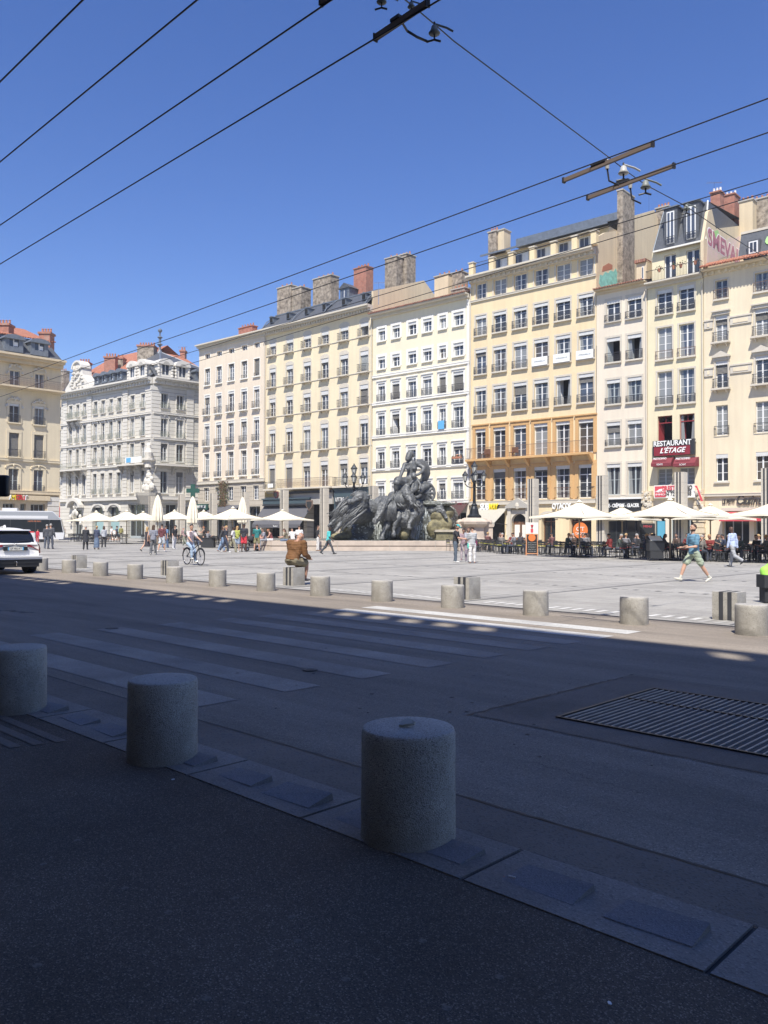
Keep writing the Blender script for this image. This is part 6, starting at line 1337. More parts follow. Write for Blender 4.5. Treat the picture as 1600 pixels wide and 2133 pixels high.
# ------------------------------------------------------------------ parasols
def parasol(px, Z, label, grp, half=2.0, zr=2.30, za=3.15, yaw=0.0, tilt=0.0):
    p = on_ground(px, Z); t = thing('parasol', label, 'parasol', p, yaw+R((px*37%17)-8), grp); q = MB(); h = half
    cs = [(-h,-h),(h,-h),(h,h),(-h,h)]; ap = (0,0,za); n = 8
    for k in range(4):
        a, b = Vector((*cs[k],zr)), Vector((*cs[(k+1)%4],zr)); m_ = (a+b)/2; m_ = Vector((m_.x,m_.y,zr+.07))
        for (u, v) in ((a, m_), (m_, b)):
            for i in range(n):       # slightly hollow panels
                def pt(w_, t_): e = w_.lerp(Vector(ap), t_); e.z -= .16*math.sin(math.pi*t_)*(1 if True else 0); return e
                f0, f1 = i/n, (i+1)/n; q.quad(pt(u,f0), pt(v,f0), pt(v,f1), pt(u,f1), 'parasol_cream')
        q.quad(a, b, (b.x,b.y,zr-.16), (a.x,a.y,zr-.16), 'parasol_cream') if False else None
        q.quad(a, m_, (m_.x*1.005,m_.y*1.005,m_.z-.10), (a.x*1.005,a.y*1.005,zr-.10), 'parasol_cream'); q.quad(m_, b, (b.x*1.005,b.y*1.005,zr-.10), (m_.x*1.005,m_.y*1.005,m_.z-.10), 'parasol_cream')
    c = q.build('canopy', t, True)
    q = MB()
    for k in range(4):
        a = Vector((*cs[k],zr)); q.tube([a.lerp(Vector(ap), i/8)+Vector((0,0,.012-.16*math.sin(math.pi*i/8))) for i in range(9)], .012, 'parasol_seam', 4)
    q.build('seam', c)
    q = MB(); q.lathe([(.12,0),(.16,.04),(.05,.12),(.02,.16)], 'parasol_cream', 10, (0,0,za-.02)); q.build('cap', c)
    q = MB(); q.tube([(0,0,.06),(0,0,za-.05)], .045, 'pole_wood', 10); q.build('pole', t)
    q = MB(); q.box(-.42,.42,-.42,.42,0,.07,'awning_black'); q.build('base', t)
    q = MB()
    for x, y in cs+[(0,-h),(h,0),(0,h),(-h,0)]:
        zz_ = zr+(.0 if x and y else .06); q.tube([(x*.97,y*.97,zz_-.02),(x*.5,y*.5,zr+.28),(0,0,za-.12)], .016, 'pole_wood', 4); q.tube([(x*.45,y*.45,zr+.27),(0,0,zr-.15)], .014, 'pole_wood', 4)
    q.build('ribs', t); return t
GP = 'open cream parasols over the terraces'
parasol(1207, 47, 'open cream parasol over the round orange taco sign, right of the menu board', GP)
parasol(1296, 57, 'open cream parasol in the back row, before the creperie shopfront', GP)
parasol(1396, 43, 'big open cream parasol before the burgundy signs, above the menu stand', GP, 2.15)
parasol(1480, 52, 'open cream parasol in the back row before the supermarket sign', GP)
parasol(1632, 40, 'open cream parasol cut by the right edge of the picture', GP, 2.2)
for px, Z, zz, lb in ((200,78,2.2,'leftmost open cream parasol, beside the bus'), (264,80,2.3,'second open cream parasol from the left, over the seated guests'), (298,90,2.4,'open cream parasol in the back row left of the closed corner parasol'),
    (363,84,2.45,'open cream parasol between the two closed parasols near the corner building'), (424,84,2.45,'open cream parasol just left of the pharmacy shopfront'), (485,65,2.3,'open cream parasol left of the black awning, above the group with the pram'), (588,76,2.35,'open cream parasol closest to the fountain, under the black awning')):
    parasol(px, Z, lb, GP, 2.05, zz, zz+.85)
def closed_parasol(px, Z, z0, z1, label):
    p = on_ground(px, Z); t = thing('closed_parasol', label, 'parasol', p, 0, 'folded cream parasols on the left terrace'); q = MB(); n = 22; secs = []
    for f in (0, .05, .2, .5, .8, .93, 1):
        r = {0:.30, .05:.42, .2:.44, .5:.36, .8:.22, .93:.12, 1:.04}[f]; secs.append((z0+(z1-z0)*f, r))
    vs = []
    for z, r in secs:
        for k in range(n): u = 2*math.pi*k/n; rr_ = r*(1+(.22 if k%2 else -.12)); vs.append((rr_*math.cos(u), rr_*math.sin(u), z+(.06*math.sin(k*2.3) if z == z0 else 0)))
    q.add(vs, [(i*n+k, i*n+(k+1)%n, (i+1)*n+(k+1)%n, (i+1)*n+k) for i in range(len(secs)-1) for k in range(n)], 'parasol_cream'); q.build('folded_canopy', t)
    q = MB(); q.tube([(0,0,.05),(0,0,z1+.05)], .045, 'pole_wood', 8); q.build('pole', t); q = MB(); q.box(-.4,.4,-.4,.4,0,.07,'awning_black'); q.build('base', t)
closed_parasol(328, 76, 2.1, 4.6, 'folded cream parasol before the corner of the ornate building'); closed_parasol(401, 74, 1.9, 4.4, 'folded cream parasol above the head of the cyclist'); closed_parasol(505, 80, 2.0, 4.6, 'folded cream parasol behind the man in red shorts')

# ------------------------------------------------------------------ terrace furniture
def make_chair(slat):
    t = link('terrace_chair', None); q = MB(); f = 'chair_dark'
    for sx in (-.2, .2):
        q.tube([(sx,.20,0),(sx,.17,.45),(sx,.22,.84)], .013, f, 5); q.tube([(sx,-.21,0),(sx,-.18,.45)], .013, f, 5); q.tube([(sx,-.18,.45),(sx,.17,.45)], .013, f, 5)
    q.tube([(-.2,.22,.84),(.2,.22,.84)], .013, f, 5); q.build('frame', t)
    q = MB(); q.box(-.21,.21,-.20,.18,.45,.47,f); q.build('seat', t)
    q = MB(); q.box(-.2,.2,.195,.215,.62,.70,f); q.box(-.2,.2,.203,.222,.73,.82,f); q.box(-.17,.17,.19,.21,.56,.60,slat); q.build('backrest', t); return t
def make_table():
    t = link('terrace_table', None); q = MB(); q.box(-.34,.34,-.34,.34,.72,.745,'chair_dark'); q.build('tabletop', t); q = MB(); q.tube([(0,0,.03),(0,0,.72)], .03, 'chair_dark', 8)
    for k in range(4): u = math.pi/4+math.pi*k/2; q.tube([(0,0,.06),(.3*math.cos(u),.3*math.sin(u),.012)], .016, 'chair_dark', 5)
    q.build('pedestal', t); return t
chY, chR, chD, tb0 = make_chair('chair_slat_yellow'), make_chair('chair_slat_red'), make_chair('chair_dark'), make_table()
protos_used = set()
def place(proto, x, y, rz, label, cat, grp):
    if proto.name in protos_used: o = copy_tree(proto)
    else: protos_used.add(proto.name); o = proto
    o.location = (x, y, 0); o.rotation_euler = (0, 0, rz); tag(o, label, cat, grp); return o
rt = random.Random(11)
SEATS = []
def terrace(x0, x1, y0, y1, sx, sy, slat, where, grp, occ=.3, red=False):
    y = y0; row = 0; vis = lambda x_, y_: (lambda v_: CX+F*v_.dot(CR)/v_.dot(CF))(Vector((x_, y_, 0))-EYEV) > 142
    while y < y1:
        x = x0
        while x < x1:
            jx, jy = rt.uniform(-.15,.15), rt.uniform(-.12,.12)
            if not vis(x-.6, y): x += sx; continue
            place(tb0, x+jx, y+jy, rt.uniform(-.1,.1), 'square dark cafe table %s' % where, 'table', 'tables '+grp)
            for k, (dx, dy, a) in enumerate(((-.62,0,R(90)),(.62,0,R(-90)),(0,-.6,R(180)),(0,.6,0))):
                if k == 3 and rt.random() < .5: continue
                if k == 2 and rt.random() < .25: continue
                cx_, cy_ = x+jx+dx+rt.uniform(-.06,.06), y+jy+dy+rt.uniform(-.06,.06); ang = a+rt.uniform(-.25,.25)
                place(slat, cx_, cy_, ang, 'dark metal cafe chair %s' % where, 'chair', 'chairs '+grp)
                if rt.random() < occ: SEATS.append((cx_, cy_, ang, where))
            x += sx
        y += sy; row += 1
# right terrace: boundary runs along the plaza in front of the shops
pA = ground(1047,1152); pB = ground(1300,1162); pC = ground(1580,1172)
terrace(-31.0, -24.4, 43.6, 48.6, 1.7, 1.75, chY, 'with a yellow slat, between the menu board and the taco shop', 'before the taco shop', .22)
terrace(-23.6, -18.2, 42.3, 48.0, 1.7, 1.75, chR, 'with a red slat, under the parasols before the burgundy signs', 'before the creperie', .30)
terrace(-17.2, -9.5, 41.2, 46.8, 1.7, 1.8, chR, 'under the rightmost parasols', 'before the supermarket', .34)
terrace(-36.8, -32.4, 45.6, 49.2, 1.9, 1.8, chY, 'in the loose group left of the menu board', 'left of the menu board', .08)
terrace(-64, -55, 42.6, 46.0, 1.8, 1.8, chD, 'behind the group with the pram', 'left of the fountain', .3)
terrace(-77, -66, 44.4, 47.8, 1.9, 1.9, chD, 'behind the cyclist on the left terrace', 'behind the cyclist', .3)
terrace(-90, -79, 41.5, 45.0, 1.9, 1.9, chD, 'under the leftmost parasols', 'under the left parasols', .4)
# menu boards
def board(px, py, w_, h_, face, frame, label, yaw, lines=None):
    p = ground(px, py); t = thing('menu_board', label, 'menu board', p, yaw, None); q = MB(); q.box(-w_/2,w_/2,-.02,.02,.12,h_,face); fb = q.build('panel', t)
    q = MB(); q.box(-w_/2-.05,-w_/2,-.03,.03,0,h_+.03,frame); q.box(w_/2,w_/2+.05,-.03,.03,0,h_+.03,frame); q.box(-w_/2,w_/2,-.029,.029,h_,h_+.05,frame); q.box(-w_/2,w_/2,-.029,.029,.09,.14,frame)
    for sx in (-1, 1): q.tube([(sx*w_/2,.03,h_),(sx*w_/2,.45,0)], .02, frame, 5)
    q.build('frame', t)
    if lines:
        for k in range(lines):
            s_ = ''.join(rt.choice('abcdefghilmnoprstu ') for _ in range(11)); 
            q = MB(); zz_ = h_*.62-k*h_*.085; x = -w_*.38
            while x < w_*.36:
                l = rt.uniform(.02,.06); q.tube([(x,-.024,zz_+rt.uniform(-.008,.008)),(x+l*.5,-.024,zz_+rt.uniform(.005,.02)),(x+l,-.024,zz_+rt.uniform(-.008,.008))], .005, 'letter_white', 4); x += l+rt.uniform(.01,.04)
            q.build('chalk_line', fb)
    return t
b1 = board(1108, 1157, .62, 1.25, 'board_black', 'board_wood', 'tall black chalkboard in an orange wooden frame topped by a white ice cream poster', YAW, 6)
q = MB(); q.box(-.38,.38,-.02,.02,1.32,2.0,'sign_white'); q.box(-.08,.08,-.024,-.0201,1.38,1.62,'sign_pinkred'); q.lathe([(.05,0),(.09,.16)], 'sign_pinkred', 8, (0,-.03,1.7)); q.build('poster', b1)
q = MB(); q.lathe([(0,0),(.22,0),(.22,.01),(0,.01)], 'sign_orange', 20); me = q.mesh('badge'); me.transform(Matrix.Rotation(R(90), 4, 'X')); link('badge', me, b1, (0,-.025,1.08))
b2 = board(1349, 1150, .95, 2.0, 'board_black', 'awning_black', 'tall dark menu totem with a red heading behind the terrace', YAW, 14); text('heading', 'MENU', b2, 0, -.03, 1.82, .22, 'sign_pinkred', extr=.004)
b3 = board(122, 1122, .75, 1.15, 'sign_white', 'sign_white', 'plain white pavement board right of the couple in dark suits', YAW)
b4 = board(239, 1126, .6, 1.2, 'sign_white', 'board_wood', 'wooden framed pavement board beside the woman in the long denim skirt', YAW)
b5 = board(117, 1120, .75, 1.2, 'sign_white', 'board_wood', 'wooden framed pavement board behind the man in the dark suit', YAW)
# waiter's stand with a slanted white menu
p = ground(1365, 1168); t = thing('menu_stand', 'black waiter station with a slanted white menu on top', 'menu stand', p, YAW)
q = MB(); q.box(-.34,.34,-.3,.3,.12,.5,'awning_black'); q.box(-.38,.38,-.3,.3,.52,.9,'chair_dark'); q.prism([(-.3,.9),(.3,.9),(.3,1.28),(-.3,1.0)], -.38, .38, 'awning_black', 'x'); q.build('cabinet', t)
q = MB(); q.add([(-.30,-.24,1.04),(.30,-.24,1.04),(.30,.22,1.265),(-.30,.22,1.265),(-.30,-.24,1.055),(.30,-.24,1.055),(.30,.22,1.28),(-.30,.22,1.28)], [(0,3,2,1),(4,5,6,7),(0,1,5,4),(1,2,6,5),(2,3,7,6),(3,0,4,7)], 'sign_white'); q.build('menu', t)
for x in (-.36, .36):
    q = MB(); q.lathe([(.05,-.02),(.055,0),(.05,.02)], 'rubber', 12); me = q.mesh('wheel'); me.transform(Matrix.Rotation(R(90), 4, 'Y')); link('wheel', me, t, (x,-.2,.06))
p = ground(440+12, 1135); p = ground(434,1141); t = thing('planter_box', 'black box container behind the handlebar of the cyclist', 'container', p, YAW); q = MB(); q.box(-.5,.5,-.4,.4,.03,.75,'awning_black'); q.build('bin_body', t); q = MB(); q.box(-.53,.53,-.43,.43,.75,.80,'chair_dark'); q.build('lid', t)
# lime green cover on a dark bag at the right edge
p = ground(1607, 1256); t = thing('delivery_rider_bag', 'lime green rain cover over a dark wheeled carrier, cut by the right edge', 'carrier', p, YAW)
q = MB(); q.ball((.10,0,.72), (.26,.24,.20)); q.ball((.04,0,.62), (.28,.22,.10)); q.ball((.3,0,.70), (.26,.24,.24)); q.ball((-.1,.02,.70), (.14,.14,.12)); plain('lime', (.38,.80,.12), .6); link('cover', remesh(q, 'cover', .03, 'lime', 2), t)
q = MB(); q.box(-.24,.5,-.2,.2,.34,.62,'awning_black'); q.box(-.2,-.02,-.14,.14,0.02,.34,'awning_black'); q.build('case', t); q = MB(); q.lathe([(.05,-.02),(.06,0),(.05,.02)], 'rubber', 14); me = q.mesh('wheel'); me.transform(Matrix.Rotation(R(90), 4, 'Y')); link('wheel', me, t, (.14,-.02,.06))
q = MB(); q.box(.1,.28,-.29,-.27,.64,.69,'awning_black'); q.build('strap', t)
# ------------------------------------------------------------------ overhead lines
def wire(p0, p1, z, label, r=.0085, sag=0.0, grp='overhead trolley wires', ext=(0,0)):
    a, b = ground_at(p0, z), ground_at(p1, z); d = b-a; a = a-d*ext[0]; b = b+d*ext[1]; q = MB(); n = 16
    q.tube([a.lerp(b, i/n)+Vector((0,0,-sag*4*(i/n)*(1-i/n))) for i in range(n+1)], r, 'wire', 5); o = q.build('overhead_wire', None, True); tag(o, label, 'wire', grp); return a, b
def ground_at(p, z): d = ray(*p); t = (z-EYE)/d.z; return EYEV+d*t
ZW = 6.0
wire((0,170),(172,0), ZW, 'overhead wire crossing the top left corner', ext=(3,1.5))
wire((0,337),(410,0), ZW, 'second overhead wire from the top left corner', ext=(3,1))
W3 = wire((0,469),(690,0), ZW, 'third overhead wire from the top left corner, with a dark bar at the top edge', ext=(3,1))
W4 = wire((0,550),(918,-2), ZW, 'fourth overhead wire from the top left corner, with a dark bar and a bell insulator', ext=(3,1))
W5 = wire((128,752),(1600,205), ZW+.3, 'upper of the two overhead wires running across the roofs to the right edge', ext=(1,.5))
W6 = wire((150,775),(1600,276), ZW+.3, 'lower of the two overhead wires running across the roofs to the right edge', ext=(1,.5))
wire((400,733),(1600,372), ZW+.2, 'thin overhead wire over the chimneys ending right below the two main wires', .007, ext=(.5,.3)); wire((415,752),(1600,400), ZW+.2, 'lowest thin overhead wire over the chimneys', .007, ext=(.5,.3))
def seg(points, z, name, label, cat, r, m='wire'):
    q = MB(); q.tube([ground_at(p, z) for p in points], r, m, 6); return tag(q.build(name, None, True), label, cat)
def span(z0, z1, pts, label, r=.007, grp='span wires across the road'):
    q = MB(); n = len(pts)-1; q.tube([ground_at(p, z0+(z1-z0)*i/n) for i, p in enumerate(pts)], r, 'wire', 5); o = q.build('span_wire', None, True); tag(o, label, 'wire', grp)
span(6.15, 6.6, [(780,-60),(845,0),(905,50),(945,85),(1265,325)], 'span wire descending from the top edge to the twin section bars'); span(6.6, 6.75, [(1265,325),(1310,360),(1345,385),(1430,430),(1500,478),(1600,540)], 'span wire running on past the bell insulators to the right roofs')
span(6.0, 6.0, [(-10,640),(400,690),(820,690)], 'faint thin cable') if False else None
def bar(p0, p1, z, label, m='wood_bar', grp='insulated section bars on the wires'):
    a, b = ground_at(p0, z), ground_at(p1, z); d = (b-a).normalized(); sd = d.cross(Vector((0,0,1))).normalized(); q = MB()
    def bx(f0, f1, w_, h0, h1, mm):
        A, B2 = a.lerp(b, f0), a.lerp(b, f1); V = []
        for zz_ in (h0, h1):
            for P_, s_ in ((A,-1),(B2,-1),(B2,1),(A,1)): V.append(P_+sd*w_*s_+Vector((0,0,zz_)))
        q.add(V, [(0,3,2,1),(4,5,6,7),(0,1,5,4),(1,2,6,5),(2,3,7,6),(3,0,4,7)], mm)
    bx(0, 1, .018, .005, .055, m); o = q.build('section_bar', None); tag(o, label, 'section bar', grp)
    q = MB(); bx(.34, .5, .028, .056, .085, 'wire'); bx(0, .02, .024, -.006, .066, 'wire'); bx(.98, 1, .024, -.006, .066, 'wire'); q.build('clamp', o); return o, a, b
o1, a1, b1_ = bar((781,86),(892,12), ZW, 'dark section bar below the bell insulator at the top of the picture'); bar((668,12),(760,-52), ZW, 'dark section bar cut by the top edge')
o2, a2, b2_ = bar((1173,381),(1362,304), ZW+.3, 'weathered upper section bar before the tall stone chimney'); o3, a3, b3_ = bar((1223,417),(1406,349), ZW+.3, 'weathered lower section bar before the tall stone chimney')
def bell(p, z, s, label, m='insulator', hang=True):
    s *= .42; c = ground_at(p, z); q = MB(); q.lathe([(.10*s,-.09*s),(.12*s,-.07*s),(.075*s,.0),(.06*s,.07*s),(.02*s,.10*s)], m, 14, c); o = q.build('bell_insulator', None, True); tag(o, label, 'insulator', 'bell insulators on the span wires')
    q = MB(); q.tube([c+Vector((0,0,.08*s)), c+Vector((0,0,.16*s))], .02*s, 'wire', 6); q.tube([c+Vector((0,0,-.08*s)), c+Vector((0,0,-.2*s)), c+Vector((-.12*s,-.1*s,-.24*s))], .022*s, 'wire', 6); q.tube([c+Vector((0,0,-.2*s)), c+Vector((.1*s,.08*s,-.24*s))], .022*s, 'wire', 6)
    q.tube([c+Vector((-.0,0,.12*s)), c+Vector((.16*s,.2*s,.06*s)), c+Vector((.24*s,.3*s,.0*s))], .022*s, m, 6); q.build('fitting', o); return o
bell((905,62), 6.2, 1.1, 'large grey bell insulator at the top of the picture'); bell((857,10), 6.2, .7, 'small dark fitting on the span wire touching the top edge'); bell((1299,354), 6.55, 1.5, 'white topped bell insulator between the two section bars', 'porcelain'); bell((1345,384), 6.6, 1.5, 'bell insulator right of the lower section bar'); bell((1430,432), 6.7, 1.1, 'small bell insulator in front of the slate dormers')
bell((795,-2), 6.2, .9, 'dark hanger at the top edge left of the section bar')
for (p, z) in (((1265,338), 6.45), ((1313,379), 6.5)):
    c = ground_at(p, z); q = MB(); q.lathe([(.025,-.09),(.032,-.03),(.032,.01),(.018,.035)], 'porcelain', 10, c); q.tube([c+Vector((0,0,-.08)), c+Vector((.01,.03,-.24)), c+Vector((.08,.16,-.28))], .012, 'wire', 6); o = q.build('bell_insulator'); tag(o, 'slim white post insulator standing on the %s section bar' % ('upper' if p[0] == 1265 else 'lower'), 'insulator', 'post insulators on the section bars')
for (pa_, pb_, z, lb) in (((830,30),(848,64),6.1,'short hanger wire under the top section bar'), ((848,64),(890,86),6.1,'slack jumper cable between the hanger and the bell insulator')):
    seg([pa_, ((pa_[0]+pb_[0])/2,(pa_[1]+pb_[1])/2+2), pb_], z, 'hanger_cable', lb, 'cable', .012)

# ------------------------------------------------------------------ dark rounded mirror at the left edge
p = at_depth(-6, 1012, 9.5); t = MB(); t.box(-.14,.14,-.05,.05,-.125,.125,'car_black'); me = t.mesh('traffic_signal'); o = bpy.data.objects.new('x', me); bv = o.modifiers.new('b','BEVEL'); bv.width = .035; bv.segments = 4; me2 = baked(o)
mr = thing('vehicle_mirror', 'black rounded wing mirror of a tall vehicle poking in at the left edge', 'mirror', p, YAW); link('mirror_housing', autosmooth(me2), mr); q = MB(); q.tube([(-.1,0,-.1),(-.35,.05,-.3),(-.9,.1,-.9)], .02, 'car_black', 6); q.build('mirror_arm', mr)

# ------------------------------------------------------------------ white car
def car():
    p = ground(33, 1196); t = thing('parked_car', 'white hatchback seen from behind at the left edge', 'car', (p.x+.1, 11.35, 0), 0)
    # built with x = backwards (towards +X world), y across, z up ; rear at x=0, nose at x=-4.3
    Wd = .90
    prof = [(-4.3,.35,.62),(-4.25,.75,.80),(-3.3,.98,.86),(-2.7,1.05,.88),(-2.0,1.46,.74),(-1.3,1.57,.72),(-.55,1.54,.71),(-.18,1.30,.78),(-.02,1.02,.84),(.03,.90,.88),(.06,.62,.90),(.05,.42,.88),(-.05,.30,.84)]
    n = 14; q = MB(); vs = []
    for (x, zt_, hw) in prof:
        pass
    # cross-section lofting along x
    xs = [-4.3,-4.1,-3.6,-3.0,-2.6,-2.1,-1.6,-1.1,-.7,-.4,-.2,-.05,.02]
    top = [.72,.86,.97,1.04,1.22,1.48,1.56,1.57,1.55,1.50,1.34,1.12,1.00]
    belt = [.70,.80,.90,.97,1.00,1.02,1.03,1.04,1.05,1.06,1.05,1.02,.98]
    hwb = [.62,.78,.86,.89,.90,.91,.92,.92,.91,.90,.89,.86,.80]; hwt = [.5,.62,.72,.76,.70,.66,.66,.66,.66,.66,.68,.72,.72]
    for x, zt_, zb_, hb, ht in zip(xs, top, belt, hwb, hwt):
        ring = [(-hb*.92,.30),(-hb,.42),(-hb,.70),(-hb*.985,zb_),(-ht,max(zb_+.01,zt_-.08)),(-ht*.8,zt_),(0,zt_+.015),(ht*.8,zt_),(ht,max(zb_+.01,zt_-.08)),(hb*.985,zb_),(hb,.70),(hb,.42),(hb*.92,.30),(0,.28)]
        vs += [(x, y, z) for y, z in ring]
    m_ = len(ring); fs = [(i*m_+k, i*m_+(k+1)%m_, (i+1)*m_+(k+1)%m_, (i+1)*m_+k) for i in range(len(xs)-1) for k in range(m_)]+[tuple(range(m_)), tuple(range((len(xs)-1)*m_, len(xs)*m_))[::-1]]
    q.add(vs, fs, 'car_white'); me = q.mesh('body'); o = bpy.data.objects.new('x', me); s_ = o.modifiers.new('s','SUBSURF'); s_.levels = 2; s_.render_levels = 2; me2 = baked(o); me2.polygons.foreach_set('use_smooth', [True]*len(me2.polygons)); body = link('body', me2, t)
    def patch(name, pts, m, thick=.012, parent=t, rows=1):
        q = MB(); n_ = len(pts); q.add([(x, y, z) for x, y, z in pts]+[(x-.05, y*.99, z) for x, y, z in pts], [tuple(range(n_)), tuple(range(2*n_-1, n_-1, -1))]+[(i, i+n_, (i+1)%n_+n_, (i+1)%n_) for i in range(n_)], m); return q.build(name, parent)
    # rear window, wrapping slab
    q = MB(); pts = []
    for z, x, hw in ((1.06,.012,.66),(1.18,-.05,.665),(1.30,-.135,.655),(1.42,-.235,.62),(1.47,-.30,.56)):
        for f in (-1, -.6, 0, .6, 1): pts.append((x-.05*f*f+.0, hw*f, z))
    q.add(pts, [(i*5+k, i*5+k+1, (i+1)*5+k+1, (i+1)*5+k) for i in range(4) for k in range(4)], 'car_glass'); w_ = q.build('rear_window', t, True)
    q = MB(); q.prism([(-.62,1.505),(-.28,1.50),(-.15,1.475),(-.16,1.455),(-.30,1.47),(-.62,1.49)], -.60, .60, 'car_white', 'y'); q.build('spoiler', t)
    q = MB(); q.tube([(-.02,.02,1.09),(.01,.25,1.12),(.0,.5,1.16)], .010, 'car_black', 6); q.build('wiper', w_)
    for sy in (-1, 1):
        q = MB(); pts = [(.055,sy*.42,.93),(.05,sy*.42,.985),(-.02,sy*.80,1.02),(-.14,sy*.885,.98),(-.10,sy*.905,.86),(.01,sy*.86,.70),(.03,sy*.80,.80),(.055,sy*.60,.90)]
        n_ = len(pts); q.add(pts+[(x-.06, y*.95, z) for x, y, z in pts], [tuple(range(n_)), tuple(range(2*n_-1, n_-1, -1))]+[(i, i+n_, (i+1)%n_+n_, (i+1)%n_) for i in range(n_)], 'car_red'); q.build('tail_light', t)
        q = MB(); q.box(-.02,.045,sy*.80-.06,sy*.80+.06,.52,.545,'car_red'); q.build('reflector', t)
    q = MB(); q.box(.045,.075,-.40,.40,.80,.93,'car_black'); q.build('plate_recess', t)
    q = MB(); q.box(.076,.084,-.26,.26,.81,.915,'sign_white'); q.box(.0845,.086,-.26,-.22,.81,.915,'banner_blue'); q.box(.0845,.086,.22,.26,.81,.915,'banner_blue'); pl_ = q.build('number_plate', t)
    me = text_mesh('GF-482-KT', .085, 'letter_dark', .001); me.transform(Matrix.Rotation(R(90), 4, 'Z')); link('plate_lettering', me, pl_, (.0865,0,.862))
    q = MB(); c_ = Vector((.062,0,.985)); 
    q.tube([c_+Vector((0,-.035,.05)), c_+Vector((0,0,-.03)), c_+Vector((0,.035,.05))], .009, 'chrome', 6); q.tube([c_+Vector((0,-.045,-.01)), c_+Vector((0,0,.04)), c_+Vector((0,.045,-.01))], .007, 'chrome', 6); q.build('emblem', t)
    q = MB(); q.box(-.30,.078,-.90,.90,.36,.50,'car_black'); q.box(-.28,.06,-.80,.80,.24,.36,'car_black'); q.box(-.10,.10,-.89,.89,.50,.56,'car_white'); q.box(-.05,.13,-.88,.88,.565,.62,'car_white'); q.build('bumper', t)
    q = MB(); q.tube([(.02,.0,.30),(.14,.0,.30),(.16,.0,.38)], .018, 'chrome', 8); q.ball((.16,0,.41), .03, 'chrome', 10); q.build('tow_hook', t)
    for (x, y) in ((-.75,-.80),(-.75,.80),(-3.4,-.80),(-3.4,.80)):
        q = MB(); q.lathe([(.20,-.11),(.31,-.11),(.335,-.08),(.335,.08),(.31,.11),(.20,.11)], 'rubber', 28); me = q.mesh('wheel'); me.transform(Matrix.Rotation(R(90), 4, 'X')); wh = link('wheel', autosmooth(me), t, (x,y,.335)); q = MB(); q.lathe([(.05,-.112),(.2,-.10),(.2,.10),(.05,.112)], 'chrome', 20); me = q.mesh('rim'); me.transform(Matrix.Rotation(R(90), 4, 'X')); link('rim', autosmooth(me), wh)
        q = MB(); q.lathe([(.37,-.13 if y < 0 else -.14),(.39,0),(.37,.13)], 'car_black', 24); me = q.mesh('wheel_arch'); me.transform(Matrix.Rotation(R(90), 4, 'X')); link('wheel_arch', me, t, (x,y*.99,.37))
    q = MB()
    for sy in (-1, 1): q.quad((-.6,sy*.905,1.08),(-2.3,sy*.905,1.06),(-2.0,sy*.72,1.42),(-.8,sy*.70,1.46),'car_glass')
    q.build('side_window', t)
    q = MB(); q.prism([(-1.2,1.585),(-.95,1.60),(-.85,1.66),(-.95,1.62),(-1.2,1.60)], -.025, .025, 'car_white', 'y'); q.ball((-.9,0,1.60), (.12,.03,.06), 'car_white', 8); q.build('antenna', t)
    return t
car()

# ------------------------------------------------------------------ bus
def bus():
    p1, p0 = on_ground(134, 86), on_ground(-75, 83); d = (p1-p0); L_ = d.length; t = thing('trolleybus', 'white and grey trolleybus passing behind the white car at the left', 'bus', p0, math.atan2(d.y, d.x))
    H0 = 3.25; q = MB(); q.prism([(0,.32),(L_-.1,.32),(L_,.9),(L_-.35,2.35),(L_-1.15,H0-.02),(L_-1.5,H0),(0,H0)], 0, 2.5, 'bus_white'); b = q.build('body', t)
    q = MB(); q.prism([(0,2.42),(L_-.42,2.42),(L_-1.15,H0-.1),(0,H0-.1)], -.02, .0, 'bus_grey'); q.prism([(0,2.44),(L_-1.6,2.44),(L_-1.6,2.74),(0,2.74)], -.035, -.021, 'bus_white'); q.build('roof_band', t)
    q = MB(); q.prism([(0,1.05),(L_-.12,1.05),(L_-.38,2.35),(0,2.35)], -.025, .0, 'glass_shop'); q.build('side_glazing', t)
    q = MB(); q.quad((L_+.01,.1,1.0),(L_+.01,2.4,1.0),(L_-.34,2.4,2.38),(L_-.34,.1,2.38),'glass_shop'); q.build('windscreen', t)
    q = MB(); q.prism([(L_-5.0,.35),(L_-2.9,.35),(L_-2.9,1.0),(L_-5.0,1.0)], -.03, -.001, 'bus_white'); q.prism([(L_-5.05,1.0),(L_-2.9,1.0),(L_-2.9,1.12),(L_-5.05,1.12)], -.04, -.026, 'letter_red'); q.build('side_panel', t)
    for x in (L_-6.6, L_-5.2, L_-2.8, L_-1.5): q = MB(); q.box(x, x+.07, -.045, -.0251, .4, 2.35, 'sign_black'); q.build('door_post', t)
    q = MB(); q.box(L_-3.6, L_-2.2, -.05, -.026, 2.05, 2.3, 'sign_black'); dsg = q.build('destination_display', t); text('display_lettering', 'HOTEL DE VILLE', dsg, L_-2.9, -.055, 2.17, .16, 'sign_orange', width=1.2, extr=.003)
    for x in (L_-2.1, L_-8.2):
        q = MB(); q.lathe([(.2,-.15),(.48,-.15),(.5,-.1),(.5,.1),(.2,.1)], 'rubber', 24); me = q.mesh('wheel'); me.transform(Matrix.Rotation(R(90), 4, 'X')); link('wheel', me, t, (x,.15,.5))
    q = MB(); q.box(1, L_-6.3, .4, 2.1, H0, H0+.35, 'bus_white'); q.box(L_-6.0, L_-4.6, .5, 2.0, H0, H0+.28, 'bus_white'); q.build('roof_equipment', t)
bus()
